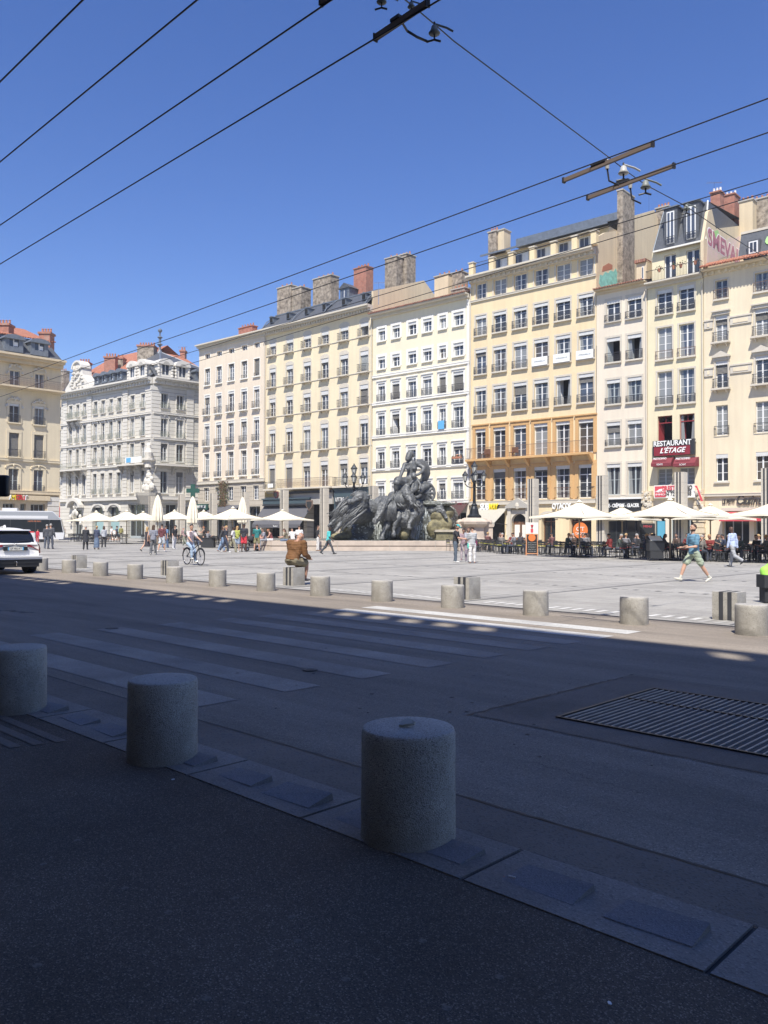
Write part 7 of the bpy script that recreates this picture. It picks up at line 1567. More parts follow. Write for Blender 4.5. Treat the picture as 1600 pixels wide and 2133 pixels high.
# ------------------------------------------------------------------ people
def pc(rgb, rough=.85):
    k = 'cloth_%d_%d_%d' % tuple(int(c*255) for c in rgb)
    if k not in M: mat(k, rgb, rough, noise=.10, scale=9, bump=.15)
    return k
CROWD = 'people on the square'
def person(loc, facing, H=1.72, pose='stand', legs=None, arms=None, lean=0, headyaw=0, headpitch=0, top=None, sleeve='short', bottom=None, btype='trousers', shoes=(.6,.6,.58), hair='hair_brown', hstyle='short', skin='skin', fem=False, label='', vox=.018, bulk=1.0, extras=None, seat=None, group=CROWD, world_yaw=None, cap=None, coat=False, twist=0, beard=None, sock=None):
    """facing in degrees as the photo shows it: 0 towards the viewer, 90 to the right, 180 away, 270 to the left"""
    legs = legs or {'stand': ((3,2,3),(-2,2,3)), 'walk': ((28,8,2),(-22,22,2)), 'sit': ((86,84,8),(88,86,8))}[pose]
    arms = arms or {'stand': ((4,14,8),(0,12,8)), 'walk': ((-22,20,6),(24,28,6)), 'sit': ((30,55,8),(32,55,6))}[pose]
    g = H; side = (1, -1)      # first of each pair is the person's right
    L = R(lean); up = Vector((0, math.sin(L), math.cos(L))); fw = Vector((0, math.cos(L), -math.sin(L))); X = Vector((1,0,0))
    hipw, shw = (.052 if fem else .050)*g, (.098 if fem else .112)*g*bulk**.5
    pel = Vector((0,0,0)); chest = pel+up*.23*g; neck = pel+up*.315*g; tw = Matrix.Rotation(R(twist), 3, 'Z')
    hp = R(headpitch); hf = Matrix.Rotation(R(headyaw), 3, 'Z') @ (fw*math.cos(hp)-up*math.sin(hp)); hu = (up*math.cos(hp)+fw*math.sin(hp)); hx = hf.cross(hu).normalized()
    hc = neck+up*.05*g+hu*.055*g+hf*.012*g
    J = {'hip':[], 'knee':[], 'ank':[], 'toe':[], 'sh':[], 'el':[], 'wr':[], 'hd':[]}
    for i, s in enumerate(side):
        hfx, kf, ab = legs[i]; h = pel+Vector((s*hipw,0,-.005*g)); t = Vector((s*math.sin(R(ab)), math.sin(R(hfx)), -math.cos(R(hfx)))).normalized(); k = h+t*.245*g
        a2 = R(hfx-kf); sdir = Vector((s*math.sin(R(ab))*.5, math.sin(a2), -math.cos(a2))).normalized(); a = k+sdir*.24*g
        fa = a2 if pose != 'sit' else 0; ff = Vector((s*.12, math.cos(fa*.7), math.sin(fa*.7))).normalized(); J['hip'].append(h); J['knee'].append(k); J['ank'].append(a); J['toe'].append((ff, Vector((0, -math.sin(fa*.7), math.cos(fa*.7)))))
        sf, ef, sa = arms[i]; sh = chest+up*.047*g+X*(s*shw*.96); sh = tw @ sh; fl = Matrix.Rotation(R(twist), 3, 'Z') @ fw
        u_ = (-up*math.cos(R(sf))+fl*math.sin(R(sf))); u_ = (u_+X*s*math.sin(R(sa))).normalized(); e = sh+u_*.175*g
        w_ = (-up*math.cos(R(sf+ef))+fl*math.sin(R(sf+ef))); inn = (-.25 if ef > 50 else 0); w_ = (w_+X*s*(math.sin(R(sa))*.5+inn)).normalized(); wr = e+w_*.145*g
        J['sh'].append(sh); J['el'].append(e); J['wr'].append(wr); J['hd'].append((w_, fl))
    footz = min((J['ank'][i]-J['toe'][i][1]*.042*g).z for i in range(2)) if pose != 'sit' else 0
    for i in range(2):
        if pose != 'sit': footz = min(footz, (J['ank'][i]-J['toe'][i][1]*.042*g+J['toe'][i][0]*.1*g).z+.0)
    off = Vector((0,0,-footz)) if pose != 'sit' else Vector((0,0,(seat or .46)+.055*g*bulk))
    def T(v): return v+off
    r = lambda v: v*g*bulk**.5
    # body
    q = MB(); hcT = T(hc)
    q.loft([(hcT-hu*.062*g, hx*.026*g, hf*.03*g), (hcT-hu*.045*g, hx*.036*g, hf*.046*g), (hcT-hu*.01*g, hx*.043*g, hf*.053*g), (hcT+hu*.025*g, hx*.045*g, hf*.056*g), (hcT+hu*.05*g, hx*.036*g, hf*.046*g), (hcT+hu*.064*g, hx*.014*g, hf*.018*g)], 'x', 14)
    q.cap(hcT+hf*.05*g-hu*.002*g, hcT+hf*.064*g-hu*.014*g, .007*g, .009*g); q.cap(hcT+hf*.048*g-hu*.036*g-hx*.01*g, hcT+hf*.048*g-hu*.036*g+hx*.01*g, .008*g, .008*g)
    for s in side: q.ball(hcT+hx*s*.045*g-hf*.004*g-hu*.004*g, .013*g, 'x', 8)
    q.cap(T(neck)-up*.03*g, T(hc)-hu*.04*g, r(.033), .030*g)
    q.loft([(T(pel)-up*.03*g, X*r(.078), fw*r(.062)), (T(pel)+up*.05*g, X*r(.080), fw*r(.062)), (T(pel)+up*.12*g, X*r(.070 if fem else .078), fw*r(.056)), (T(chest), X*r(.088), fw*r(.064)), (T(chest)+up*.06*g, X*r(.092), fw*r(.052)), (T(neck)-up*.005*g, X*r(.04), fw*r(.036))], 'x', 14)
    for i, s in enumerate(side):
        h, k, a = T(J['hip'][i]), T(J['knee'][i]), T(J['ank'][i]); q.cap(h, k, r(.050), r(.034)); q.cap(k, k.lerp(a,.35), r(.033), r(.034)); q.cap(k.lerp(a,.35), a, r(.034), .021*g); q.cap(a-J['toe'][i][1]*.025*g, a-J['toe'][i][1]*.028*g+J['toe'][i][0]*.09*g, .02*g, .014*g)
        sh, e, w_ = T(J['sh'][i]), T(J['el'][i]), T(J['wr'][i]); q.cap(sh, e, r(.030), r(.024)); q.cap(e, w_, r(.024), .0155*g)
        wd, fl = J['hd'][i]; n_ = wd.cross(X*s).normalized(); n_ = n_ if n_.length > 0 else fw; sd = wd.cross(n_).normalized()
        q.cap(w_, w_+wd*.04*g, .017*g, .019*g)
        for f in range(4):
            b0 = w_+wd*.045*g+sd*(f-1.5)*.0105*g; ln = (.036,.042,.039,.030)[f]*g; m_ = b0+wd*ln*.55; q.cap(b0, m_, .0062*g, .006*g, 'x', 7); q.cap(m_, m_+(wd*.8+n_*-.5+fl*.2).normalized()*ln*.5, .006*g, .0052*g, 'x', 7)
        tb = w_+wd*.018*g+sd*-.018*g; q.cap(tb, tb+(wd*.7-sd*.7).normalized()*.035*g, .0072*g, .006*g, 'x', 7)
    yaw = world_yaw if world_yaw is not None else math.atan2(*(-( -CF.x*math.cos(R(facing))+CR.x*math.sin(R(facing))), (-CF.y*math.cos(R(facing))+CR.y*math.sin(R(facing)))))
    me = remesh(q, 'person', vox, skin, 1); o = link('person', me, None, loc, yaw); tag(o, label, 'person', group)
    def part(name, q, m, v=None, sm=2):
        me_ = remesh(q, name, v or vox*1.05, m, sm)
        if name in ('top', 'trousers', 'shorts', 'skirt'):      # folds in the cloth
            nn = [v_.normal.copy() for v_ in me_.vertices]
            for v_, nv in zip(me_.vertices, nn): v_.co += nv*.011*g*(MNOISE.noise(Vector((v_.co.x*9, v_.co.y*9, v_.co.z*6)))+.7*MNOISE.noise(Vector((v_.co.x*5, v_.co.y*5, v_.co.z*22))))
        return link(name, me_, o)
    # eyes, hair
    q = MB()
    for s in side: q.ball(hcT+hf*.0535*g+hx*s*.017*g+hu*.006*g, .0068*g, 'eye', 6)
    q.build('eyes', o)
    if beard:
        q = MB(); q.loft([(hcT-hu*.066*g+hf*.006*g, hx*.022*g, hf*.03*g), (hcT-hu*.045*g+hf*.004*g, hx*.040*g, hf*.052*g), (hcT-hu*.022*g, hx*.045*g, hf*.05*g)], 'x', 12); part('beard', q, beard)
    if hstyle != 'bald':
        q = MB(); q.loft([(hcT-hu*.01*g-hf*.018*g, hx*.047*g, hf*.042*g), (hcT+hu*.02*g-hf*.010*g, hx*.0505*g, hf*.052*g), (hcT+hu*.05*g-hf*.002*g, hx*.043*g, hf*.054*g), (hcT+hu*.072*g, hx*.018*g, hf*.022*g)], 'x', 14)
        if hstyle == 'long': q.loft([(hcT+hu*.02*g-hf*.02*g, hx*.050*g, hf*.042*g), (hcT-hu*.05*g-hf*.032*g, hx*.055*g, hf*.034*g), (hcT-up*.13*g-hf*.045*g, hx*.055*g, hf*.028*g), (hcT-up*.20*g-hf*.05*g, hx*.035*g, hf*.018*g)], 'x', 12)
        if hstyle == 'curly':
            for k in range(16): u = k*2.4; q.ball(hcT+hx*.045*g*math.cos(u)+hu*(.0+.05*(k%4)/3)*g+hf*(-.02+.03*math.sin(u))*g, .022*g, 'x', 7)
        if hstyle == 'bun': q.ball(hcT-hf*.062*g+hu*.0*g, .026*g, 'x', 8)
        part('hair', q, hair)
    if cap:
        q = MB(); q.loft([(hcT+hu*.018*g, hx*.050*g, hf*.058*g), (hcT+hu*.05*g, hx*.047*g, hf*.055*g), (hcT+hu*.073*g, hx*.02*g, hf*.024*g)], 'x', 14); q.cap(hcT+hf*.05*g+hu*.02*g, hcT+hf*.088*g+hu*.012*g, .02*g, .012*g); part('cap', q, cap)
    # top
    if top:
        tm = pc(top) if not isinstance(top, str) else top; q = MB(); e_ = .012*g; lo = -.02 if bottom else -.03
        q.loft([(T(pel)+up*(lo-.03 if coat else lo)*g, X*(r(.080)+e_*1.5), fw*(r(.064)+e_*1.5)), (T(pel)+up*.05*g, X*(r(.080)+e_), fw*(r(.064)+e_)), (T(pel)+up*.12*g, X*(r(.072 if fem else .080)+e_), fw*(r(.058)+e_)), (T(chest), X*(r(.090)+e_), fw*(r(.066)+e_)), (T(chest)+up*.06*g, X*(r(.094)+e_*.6), fw*(r(.053)+e_)), (T(neck)-up*.012*g, X*(r(.046)+e_*.5), fw*(r(.04)+e_*.5))], 'x', 16)
        if coat: q.loft([(T(pel)-up*.22*g, X*r(.105), fw*r(.095)), (T(pel)+up*.0*g, X*r(.096), fw*r(.08))], 'x', 16)
        if sleeve != 'none':
            for i in range(2):
                sh, e, w_ = T(J['sh'][i]), T(J['el'][i]), T(J['wr'][i])
                q.cap(sh-up*.004*g, T(neck)-up*.02*g, r(.036), r(.034))
                if sleeve == 'short': q.cap(sh, sh.lerp(e, .72), r(.041), r(.038))
                else: q.cap(sh, e, r(.042), r(.035)); q.cap(e, e.lerp(w_, .96), r(.035), r(.026))
        part('top', q, tm)
    if bottom:
        bm = pc(bottom); q = MB(); e_ = .010*g
        q.loft([(T(pel)-up*.045*g, X*(r(.076)+e_), fw*(r(.064)+e_)), (T(pel)+up*.01*g, X*(r(.082)+e_), fw*(r(.065)+e_)), (T(pel)+up*.045*g, X*(r(.080)+e_*.6), fw*(r(.063)+e_*.6))], 'x', 14)
        if btype in ('trousers', 'wide'):
            for i in range(2):
                h, k, a = T(J['hip'][i]), T(J['knee'][i]), T(J['ank'][i]); f = 1.55 if btype == 'wide' else 1; q.cap(h, k, r(.060), r(.046)*f**.5); q.cap(k, k.lerp(a, .97), r(.046)*f**.5, r(.036)*f)
        elif btype == 'shorts':
            for i in range(2): h, k = T(J['hip'][i]), T(J['knee'][i]); q.cap(h, h.lerp(k, .78), r(.062), r(.058))
        elif btype in ('skirt', 'long_skirt', 'dress'):
            ln = {'skirt': .24, 'long_skirt': .46, 'dress': .30}[btype]
            if pose != 'sit': q.loft([(T(pel)-Vector((0,0,ln*g)), X*r(.125), fw*r(.115)), (T(pel)-Vector((0,0,.1*g)), X*r(.098), fw*r(.085)), (T(pel), X*r(.088), fw*r(.075))], 'x', 16)
            else:
                for i in range(2): h, k = T(J['hip'][i]), T(J['knee'][i]); q.cap(h, k, r(.07), r(.06))
        part('skirt' if 'skirt' in btype or btype == 'dress' else 'shorts' if btype == 'shorts' else 'trousers', q, bm)
    sm_ = pc(shoes, .6)
    for i in range(2):
        a = T(J['ank'][i]); ff, uu = J['toe'][i]; q = MB(); q.cap(a-uu*.022*g-ff*.018*g, a-uu*.028*g+ff*.05*g, .026*g, .024*g); q.cap(a-uu*.024*g+ff*.04*g, a-uu*.030*g+ff*.098*g, .023*g, .015*g); part('shoe', q, sm_)
        if sock: q = MB(); q.cap(a-uu*.01*g, a.lerp(T(J['knee'][i]), .18), .024*g, .027*g); part('sock', q, pc(sock))
    if extras: extras(o, dict(T=T, J=J, g=g, up=up, fw=fw, X=X, pel=pel, chest=chest, neck=neck, hc=hcT, hf=hf, hu=hu, part=part))
    return o
def gp(px, py): p = ground(px, py); return (p.x, p.y, 0)
def backpack(col):
    def f(o, c):
        q = MB(); b = c['T'](c['chest'])-c['fw']*.10*c['g']; q.ball(b-c['up']*.03*c['g'], (.085*c['g'],.06*c['g'],.13*c['g'])); q.cap(c['T'](c['J']['sh'][0])*.8+c['T'](c['chest'])*.2, b, .02, .02); c['part']('backpack', q, pc(col))
    return f
def bag(col, i=0, drop=.16, size=(.08,.05,.1), at='wr'):
    def f(o, c):
        w_ = c['T'](c['J'][at][i]); q = MB(); q.ball(w_-Vector((0,0,drop+.02)), size); q.cap(w_-Vector((0,0,.06)), w_-Vector((0,0,drop)), .012, .012); c['part']('bag', q, pc(col), .02)
    return f
# --- the man walking past in blue
def walker_x(o, c):
    g = c['g']; q = MB(); a = c['T'](c['J']['sh'][1])+c['up']*.02*g; b = c['T'](c['pel'])+c['up']*.06*g+c['X']*.09*g
    pts = [a+c['fw']*.02, a.lerp(b,.35)-c['fw']*.085*g*1.5, a.lerp(b,.7)-c['fw']*.08*g*1.4, b]; q.tube(pts, .014, 'sign_black', 6); q.build('bag_strap', o)
    w_ = c['T'](c['J']['wr'][1]); q = MB(); q.box(w_.x-.03, w_.x+.03, w_.y+.05, w_.y+.18, w_.z+.02, w_.z+.03, 'sign_black'); q.build('phone', o)
person(gp(1446,1212), 283, 1.80, 'walk', ((34,14,3),(-26,10,3)), ((8,78,4),(14,72,4)), 2, 10, -12, (.13,.27,.38), 'short', (.36,.42,.32), 'shorts', (.62,.60,.52), 'hair_brown', 'short', 'skin', False, 'bearded man in a blue T-shirt and pale green shorts striding past with a phone', .013, 1.15, walker_x, beard='hair_brown', sock=(.6,.58,.5))
# --- the older man with the pale blue shirt
person(gp(1527,1181), 215, 1.74, 'walk', ((16,6,2),(-20,42,2)), ((-8,8,8),(6,10,8)), 3, 12, 8, (.46,.54,.74), 'long', (.36,.37,.39), 'trousers', (.03,.03,.035), 'hair_grey', 'bald', 'skin_dark', False, 'bald man in a light blue shirt and grey trousers walking along the right terrace', .014, 1.08)
# --- seated man in the brown jacket on the striped block
def brown_x(o, c):
    g = c['g']; q = MB(); q.loft([(c['T'](c['pel'])-c['up']*.02*g, c['X']*.118*g, c['fw']*.098*g), (c['T'](c['pel'])+c['up']*.02*g, c['X']*.124*g, c['fw']*.104*g)], 'x', 16); c['part']('jacket_hem', q, pc((.085,.045,.02)))
    q = MB(); h = c['hc']; q.loft([(h-c['hu']*.02*g-c['hf']*.03*g, c['X']*.045*g, c['hf']*.028*g), (h-c['hu']*.0*g-c['hf']*.03*g, c['X']*.047*g, c['hf']*.03*g)], 'x', 12); c['part']('hair_fringe', q, 'hair_grey')
person((SEAT.location.x-.02, SEAT.location.y-.04, 0), 0, 1.76, 'sit', ((78,82,4),(84,78,14)), ((26,60,4),(30,64,4)), 20, -25, 34, (.17,.080,.030), 'long', (.22,.19,.13), 'shorts', (.10,.09,.09), 'hair_grey', 'bald', 'skin_tan', False, 'hunched man in a rust brown jacket sitting on a striped stone block', .014, 2.1, brown_x, seat=.50, world_yaw=R(6))
# --- cyclist
def bicycle():
    a, b = ground(389,1178), ground(425,1178.5); a = ground(389.5,1176.0); d = Vector((b.x-a.x, b.y-a.y)); d.normalize(); t = thing('bicycle', 'dark city bicycle with full mudguards ridden by the woman in light jeans', 'bicycle', (a.x, a.y, 0), math.atan2(d.y, d.x))
    wb = 1.12; r = .345
    for x, nm in ((0,'wheel'),(wb,'wheel')):
        q = MB(); q.tube([(x+r*math.cos(2*math.pi*k/30), 0, r+.01+r*math.sin(2*math.pi*k/30)) for k in range(31)], .019, 'rubber', 8, False); w_ = q.build('wheel', t, True)
        q = MB(); q.tube([(x+(r-.03)*math.cos(2*math.pi*k/30), 0, r+.01+(r-.03)*math.sin(2*math.pi*k/30)) for k in range(31)], .010, 'chrome', 6, False); q.build('rim', w_, True)
        q = MB()
        for k in range(16): u = 2*math.pi*k/16; q.tube([(x, .02*(-1)**k, r+.01), (x+(r-.03)*math.cos(u), 0, r+.01+(r-.03)*math.sin(u))], .0028, 'chrome', 3)
        q.tube([(x,-.04,r+.01),(x,.04,r+.01)], .02, 'chrome', 8); q.build('spokes', w_)
        q = MB(); q.tube([(x+(r+.035)*math.cos(R(a_)), 0, r+.01+(r+.035)*math.sin(R(a_))) for a_ in range(20 if x else 0, 190 if not x else 140, 12)], .022, 'lamp_iron', 6); q.build('mudguard', t)
    q = MB(); bb = (.46,0,.30); st = (.30,0,.80); hd = (wb-.17,0,.86); hd2 = (wb-.14,0,.70)
    for P_ in ((bb, hd2), (bb, st), ((.34,0,.60), hd), ((0,.0,r+.01), bb), ((0,0,r+.01), (.33,0,.66)), (hd, hd2), (hd2, (wb,0,r+.01))): q.tube(P_, .018, 'lamp_iron', 8)
    q.tube([(wb-.18,0,.86),(wb-.21,0,1.02)], .014, 'chrome', 8); q.build('bike_frame', t)
    q = MB(); q.tube([(wb-.38,.28,1.02),(wb-.24,.25,1.04),(wb-.19,0,1.03),(wb-.24,-.25,1.04),(wb-.38,-.28,1.02)], .012, 'chrome', 6); q.build('handlebar', t)
    q = MB(); q.loft([((.12,0,.86),(0,.02,0),(.0,0,.02)),((.16,0,.88),(0,.09,0),(0,0,.025)),((.28,0,.88),(0,.06,0),(0,0,.025)),((.40,0,.875),(0,.02,0),(0,0,.018))], 'rubber', 10); q.build('saddle', t)
    q = MB(); q.box(-.25,.16,-.07,.07,.70,.715,'lamp_iron'); q.tube([(-.2,.06,.70),(0,.05,.37)], .007, 'lamp_iron', 5); q.build('luggage_rack', t); q = MB(); q.ball((-.28,0,.66), (.03,.035,.03), 'car_red', 8); q.build('rear_lamp', t)
    q = MB(); q.lathe([(.09,-.004),(.09,.004)], 'chrome', 18, (0,0,0)); q.box(-.01,.01,-.18,.0,.0,.012,'lamp_iron'); q.box(-.05,.05,-.20,-.17,0,.03,'rubber'); me = q.mesh('crank'); me.transform(Matrix.Translation(bb) @ Matrix.Rotation(R(90), 4, 'X')); link('crank', me, t)
    q = MB(); q.ball((.55,-.06,.60), (.16,.08,.10), 'x', 10); link('pannier_bag', remesh(q, 'pannier_bag', .02, pc((.40,.47,.58)), 1), t)
    return t, a, d
BK, ba, bd_ = bicycle()
byaw = math.atan2(bd_.y, bd_.x)-math.pi/2
sp_ = Vector((ba.x, ba.y))+bd_*.25
def cyc_x(o, c): 
    q = MB(); g = c['g']; b = c['T'](c['chest'])+c['fw']*.07*g; q.box(b.x+.02, b.x+.12, b.y-.01, b.y+.035, b.z-.22, b.z+.12, pc((.30,.24,.27))); q.build('vest_panel', o)
person((sp_.x, sp_.y, 0), 0, 1.68, 'sit', ((62,62,3),(30,22,3)), ((48,20,8),(52,18,8)), 8, -8, 2, (.60,.53,.52), 'short', (.32,.42,.56), 'trousers', (.66,.64,.58), 'hair_black', 'bun', 'skin', True, 'dark haired woman in a pale top and light jeans riding the bicycle', .013, .98, cyc_x, seat=.84, world_yaw=byaw)
# --- group with the bags near the fountain
person(gp(949,1171.5), 75, 1.78, 'stand', None, ((30,55,6),(22,70,6)), 4, 0, 14, (.035,.035,.04), 'short', (.10,.13,.17), 'trousers', (.7,.7,.7), 'hair_brown', 'short', 'skin', False, 'man in a black T-shirt, teal cap and jeans handing something to the women', .016, 1.1, cap=pc((.05,.40,.42)), beard='hair_brown')
person(gp(975,1171), 20, 1.66, 'stand', None, ((30,60,6),(40,70,6)), 4, -30, 20, (.35,.36,.40), 'short', (.30,.25,.30), 'trousers', (.5,.5,.5), 'hair_brown', 'long', 'skin', True, 'long haired woman with a mint green bag facing the man in the teal cap', .016, 1, bag((.12,.62,.50), 0, .28, (.10,.06,.17)))
person(gp(984,1173), 190, 1.66, 'stand', None, ((20,40,6),(20,50,6)), 2, 0, 10, (.42,.43,.44), 'short', (.70,.68,.66), 'trousers', (.4,.25,.2), 'hair_brown', 'curly', 'skin', True, 'curly haired woman in grey T-shirt and white trousers carrying a maroon jacket', .016, 1.05, bag((.18,.03,.08), 0, .14, (.09,.07,.17), 'el'))
person(gp(966,1167), 350, 1.60, 'stand', None, ((30,70,4),(30,70,4)), 4, 0, 22, (.30,.22,.25), 'short', (.40,.34,.36), 'trousers', (.35,.2,.2), 'hair_black', 'short', 'skin_tan', True, 'dark haired woman half hidden between the man in the teal cap and the women', .018)
# --- man in turquoise and neighbour
person(gp(684,1154.5), 95, 1.74, 'walk', ((26,6,2),(-24,16,2)), ((10,36,6),(-10,20,6)), 4, 10, 10, (.10,.58,.58), 'short', (.065,.07,.08), 'trousers', (.04,.04,.04), 'hair_black', 'short', 'skin_dark', False, 'man in a turquoise T-shirt walking before the fountain rim with a red bag', .016, 1, bag((.70,.04,.03), 1, .12, (.07,.05,.13)))
person(gp(662,1147.5), 100, 1.74, 'stand', None, ((6,20,6),(-6,20,6)), 0, 0, 0, (.035,.035,.04), 'short', (.66,.64,.62), 'trousers', (.35,.2,.12), 'hair_brown', 'short', 'skin', False, 'man in a black T-shirt and white trousers standing at the left end of the fountain', .016)
# --- people sitting on the basin rim
def rimspot(px, d=.22): x = FF.hit(px, 1140, d)[0]; p = FF.world(x, d, 0); return (p.x, p.y, 0)
seatz = .68
person(rimspot(598), 275, 1.68, 'sit', ((80,60,10),(84,70,4)), ((40,50,6),(50,50,6)), 14, 0, 10, (.22,.19,.13), 'short', (.12,.17,.26), 'trousers', (.6,.6,.6), 'hair_brown', 'long', 'skin', True, 'brown haired woman in an olive top and jeans sitting on the fountain rim', .018, 1, seat=seatz)
person(rimspot(610), 200, 1.70, 'sit', ((60,60,6),(50,50,6)), ((60,30,10),(30,40,6)), 20, 0, 6, (.72,.71,.70), 'short', (.42,.38,.36), 'wide', (.7,.7,.7), 'hair_brown', 'short', 'skin', False, 'person in a white T-shirt and beige trousers leaning against the fountain rim', .018, 1.05, seat=seatz+.05)
person(rimspot(623), 185, 1.74, 'stand', None, ((30,30,10),(20,30,6)), 14, 0, 6, (.76,.75,.74), 'short', (.24,.31,.40), 'trousers', (.6,.6,.6), 'hair_brown', 'curly', 'skin', False, 'person in white T-shirt with denim jacket tied at the waist, by the fountain', .018, 1.12)
person(rimspot(552), 300, 1.70, 'sit', None, None, 14, 0, 10, (.30,.30,.34), 'short', (.34,.35,.38), 'trousers', (.3,.3,.3), 'hair_brown', 'short', 'skin', True, 'woman in grey sitting at the left end of the fountain rim', .018, 1, seat=seatz)
person(rimspot(566,.5), 285, 1.66, 'sit', None, ((40,60,6),(44,60,6)), 18, 0, 20, (.25,.08,.08), 'none', (.70,.69,.68), 'skirt', (.3,.2,.2), 'hair_red', 'bun', 'skin', True, 'woman in a white skirt sitting on the rim right of the woman in grey', .018, 1, seat=seatz)
person(gp(545,1144), 20, 1.2, 'stand', None, None, 0, 0, 0, (.45,.20,.18), 'short', (.3,.3,.34), 'shorts', (.5,.5,.5), 'hair_red', 'short', 'skin', False, 'small child in a reddish top beside the woman in grey on the rim', .018)
# --- family with the pram
person(gp(535,1148.5), 182, 1.78, 'stand', ((2,2,7),(-2,2,7)), ((20,50,8),(18,48,8)), 0, 10, 12, (.03,.20,.20), 'short', (.25,.23,.12), 'shorts', (.10,.09,.08), 'hair_brown', 'short', 'skin', False, 'man in a dark green T-shirt and khaki shorts seen from behind by the pram', .016, 1.1)
def green_print(o, c): pass
person(gp(508,1149.5), 168, 1.84, 'stand', None, ((0,10,6),(4,12,6)), 2, 40, 0, (.035,.037,.048), 'short', (.62,.05,.07), 'shorts', (.04,.04,.04), 'hair_black', 'bald', 'skin_dark', False, 'tall man in a navy T-shirt, dark cap and bright red shorts', .016, 1.1, cap='sign_black')
person(gp(494,1149), 175, 1.68, 'stand', None, None, 0, -30, 0, (.45,.50,.12), 'short', (.34,.42,.54), 'shorts', (.5,.5,.5), 'hair_blond', 'long', 'skin', True, 'woman in yellow green half hidden behind the man in red shorts', .018)
person(gp(485,1150.5), 100, 1.70, 'walk', ((20,10,2),(-20,18,2)), None, 2, 0, 0, (.70,.68,.66), 'short', (.30,.28,.20), 'wide', (.66,.64,.60), 'hair_black', 'short', 'skin_dark', True, 'woman in a white top and wide khaki trousers walking behind the red shorts man', .018)
person(gp(470,1150.5), 95, 1.72, 'walk', ((16,8,2),(-20,14,2)), ((8,18,6),(-6,20,6)), 2, 0, 0, (.035,.04,.055), 'short', (.045,.055,.09), 'trousers', (.7,.7,.7), 'hair_blond', 'bun', 'skin', True, 'fair haired woman in a black T-shirt and navy trousers with white shoes', .016)
person(gp(463,1149), 100, 1.70, 'walk', ((12,6,2),(-14,10,2)), None, 2, 0, 0, (.06,.06,.065), 'long', (.22,.32,.48), 'trousers', (.4,.2,.15), 'hair_brown', 'long', 'skin', True, 'woman in blue jeans just behind the fair haired woman in navy trousers', .018)
def pram():
    p = ground(523,1148); t = thing('pram', 'black three wheeled pram pushed between the two men in shorts', 'pram', p, YAW+R(20)); q = MB()
    for (x, y, r) in ((-.30,-.25,.14),(-.30,.25,.14),(.42,-.1,.20),(.42,.1,.20)):
        w_ = MB(); w_.lathe([(r*.7,-.02),(r,-.025),(r,.025),(r*.7,.02)], 'rubber', 18); w_.lathe([(.02,-.026),(r*.62,-.012),(r*.62,.012),(.02,.026)], 'chrome', 14); me = w_.mesh('wheel'); me.transform(Matrix.Rotation(R(90), 4, 'X')); link('wheel', me, t, (x,y,r))
    q.tube([(-.30,0,.14),(.1,0,.55),(.42,0,.2)], .018, 'chair_dark', 6); q.tube([(.1,0,.5),(-.1,0,.8),(-.42,0,1.02)], .016, 'chair_dark', 6); q.tube([(-.3,-.25,.14),(-.3,.25,.14)], .014, 'chair_dark', 6); q.build('chassis', t)
    q = MB(); q.loft([((-.22,0,.45),(0,.18,0),(.05,0,.0)),((-.05,0,.62),(0,.22,0),(.2,0,.02)),((.22,0,.62),(0,.2,0),(.2,0,.1)),((.38,0,.72),(0,.16,0),(.1,0,.08))], 'awning_black', 12); q.ball((.0,0,.82), (.28,.22,.24), 'awning_black', 12); q.build('seat', t, True)
pram()
# --- between the parasols and the cyclist
person(gp(363,1143.5), 60, 1.76, 'stand', ((4,4,5),(-6,6,5)), ((4,16,6),(0,16,6)), 4, 0, 20, (.04,.04,.045), 'short', (.64,.64,.66), 'trousers', (.75,.75,.75), 'hair_black', 'short', 'skin', False, 'man in a black T-shirt and white trousers left of the cyclist', .016, 1.1, cap='sign_black')
person(gp(345,1141.5), 170, 1.70, 'walk', ((10,4,2),(-12,8,2)), None, 0, 0, 0, (.12,.20,.34), 'short', (.08,.14,.26), 'wide', (.6,.6,.6), 'hair_brown', 'short', 'skin', True, 'person in blue denim with a pale blue backpack', .018, 1.05, backpack((.26,.38,.58)))
person(gp(337,1149.5), 165, 1.80, 'walk', ((12,6,4),(-10,10,4)), ((2,10,6),(0,20,6)), 0, 20, 0, (.14,.045,.055), 'short', (.56,.60,.64), 'shorts', (.75,.75,.75), 'hair_black', 'short', 'skin', False, 'man in a maroon T-shirt and pale shorts beside the long haired woman in grey', .016, 1.1)
person(gp(319,1156), 180, 1.70, 'walk', ((14,10,1),(-8,8,1)), ((4,30,8),(0,30,8)), 2, 0, 0, (.24,.25,.30), 'short', (.125,.13,.14), 'trousers', (.6,.58,.52), 'hair_brown', 'long', 'skin', True, 'woman with long brown hair in a grey top and charcoal trousers seen from behind', .015, 1.22)
person(gp(306,1148.5), 150, 1.66, 'walk', None, None, 0, 0, 0, (.045,.04,.05), 'none', (.045,.04,.05), 'dress', (.05,.05,.05), 'hair_blond', 'long', 'skin', True, 'fair haired woman in a short black dress left of the long haired woman in grey', .016, 1.0)
person(gp(384,1137), 230, 1.68, 'walk', ((24,8,2),(-26,20,2)), None, 10, 0, 10, (.36,.24,.24), 'short', (.20,.22,.17), 'trousers', (.3,.3,.28), 'hair_grey', 'short', 'skin', False, 'person with a grey backpack bending forward behind the cyclist', .018, 1, backpack((.17,.19,.17)))
person(gp(425,1139), 255, 1.66, 'stand', None, ((40,80,6),(46,80,6)), 2, 0, 8, (.04,.035,.035), 'none', (.04,.035,.035), 'dress', (.1,.1,.1), 'hair_red', 'bun', 'skin', True, 'red haired woman in black holding something up, right of the cyclist', .016)
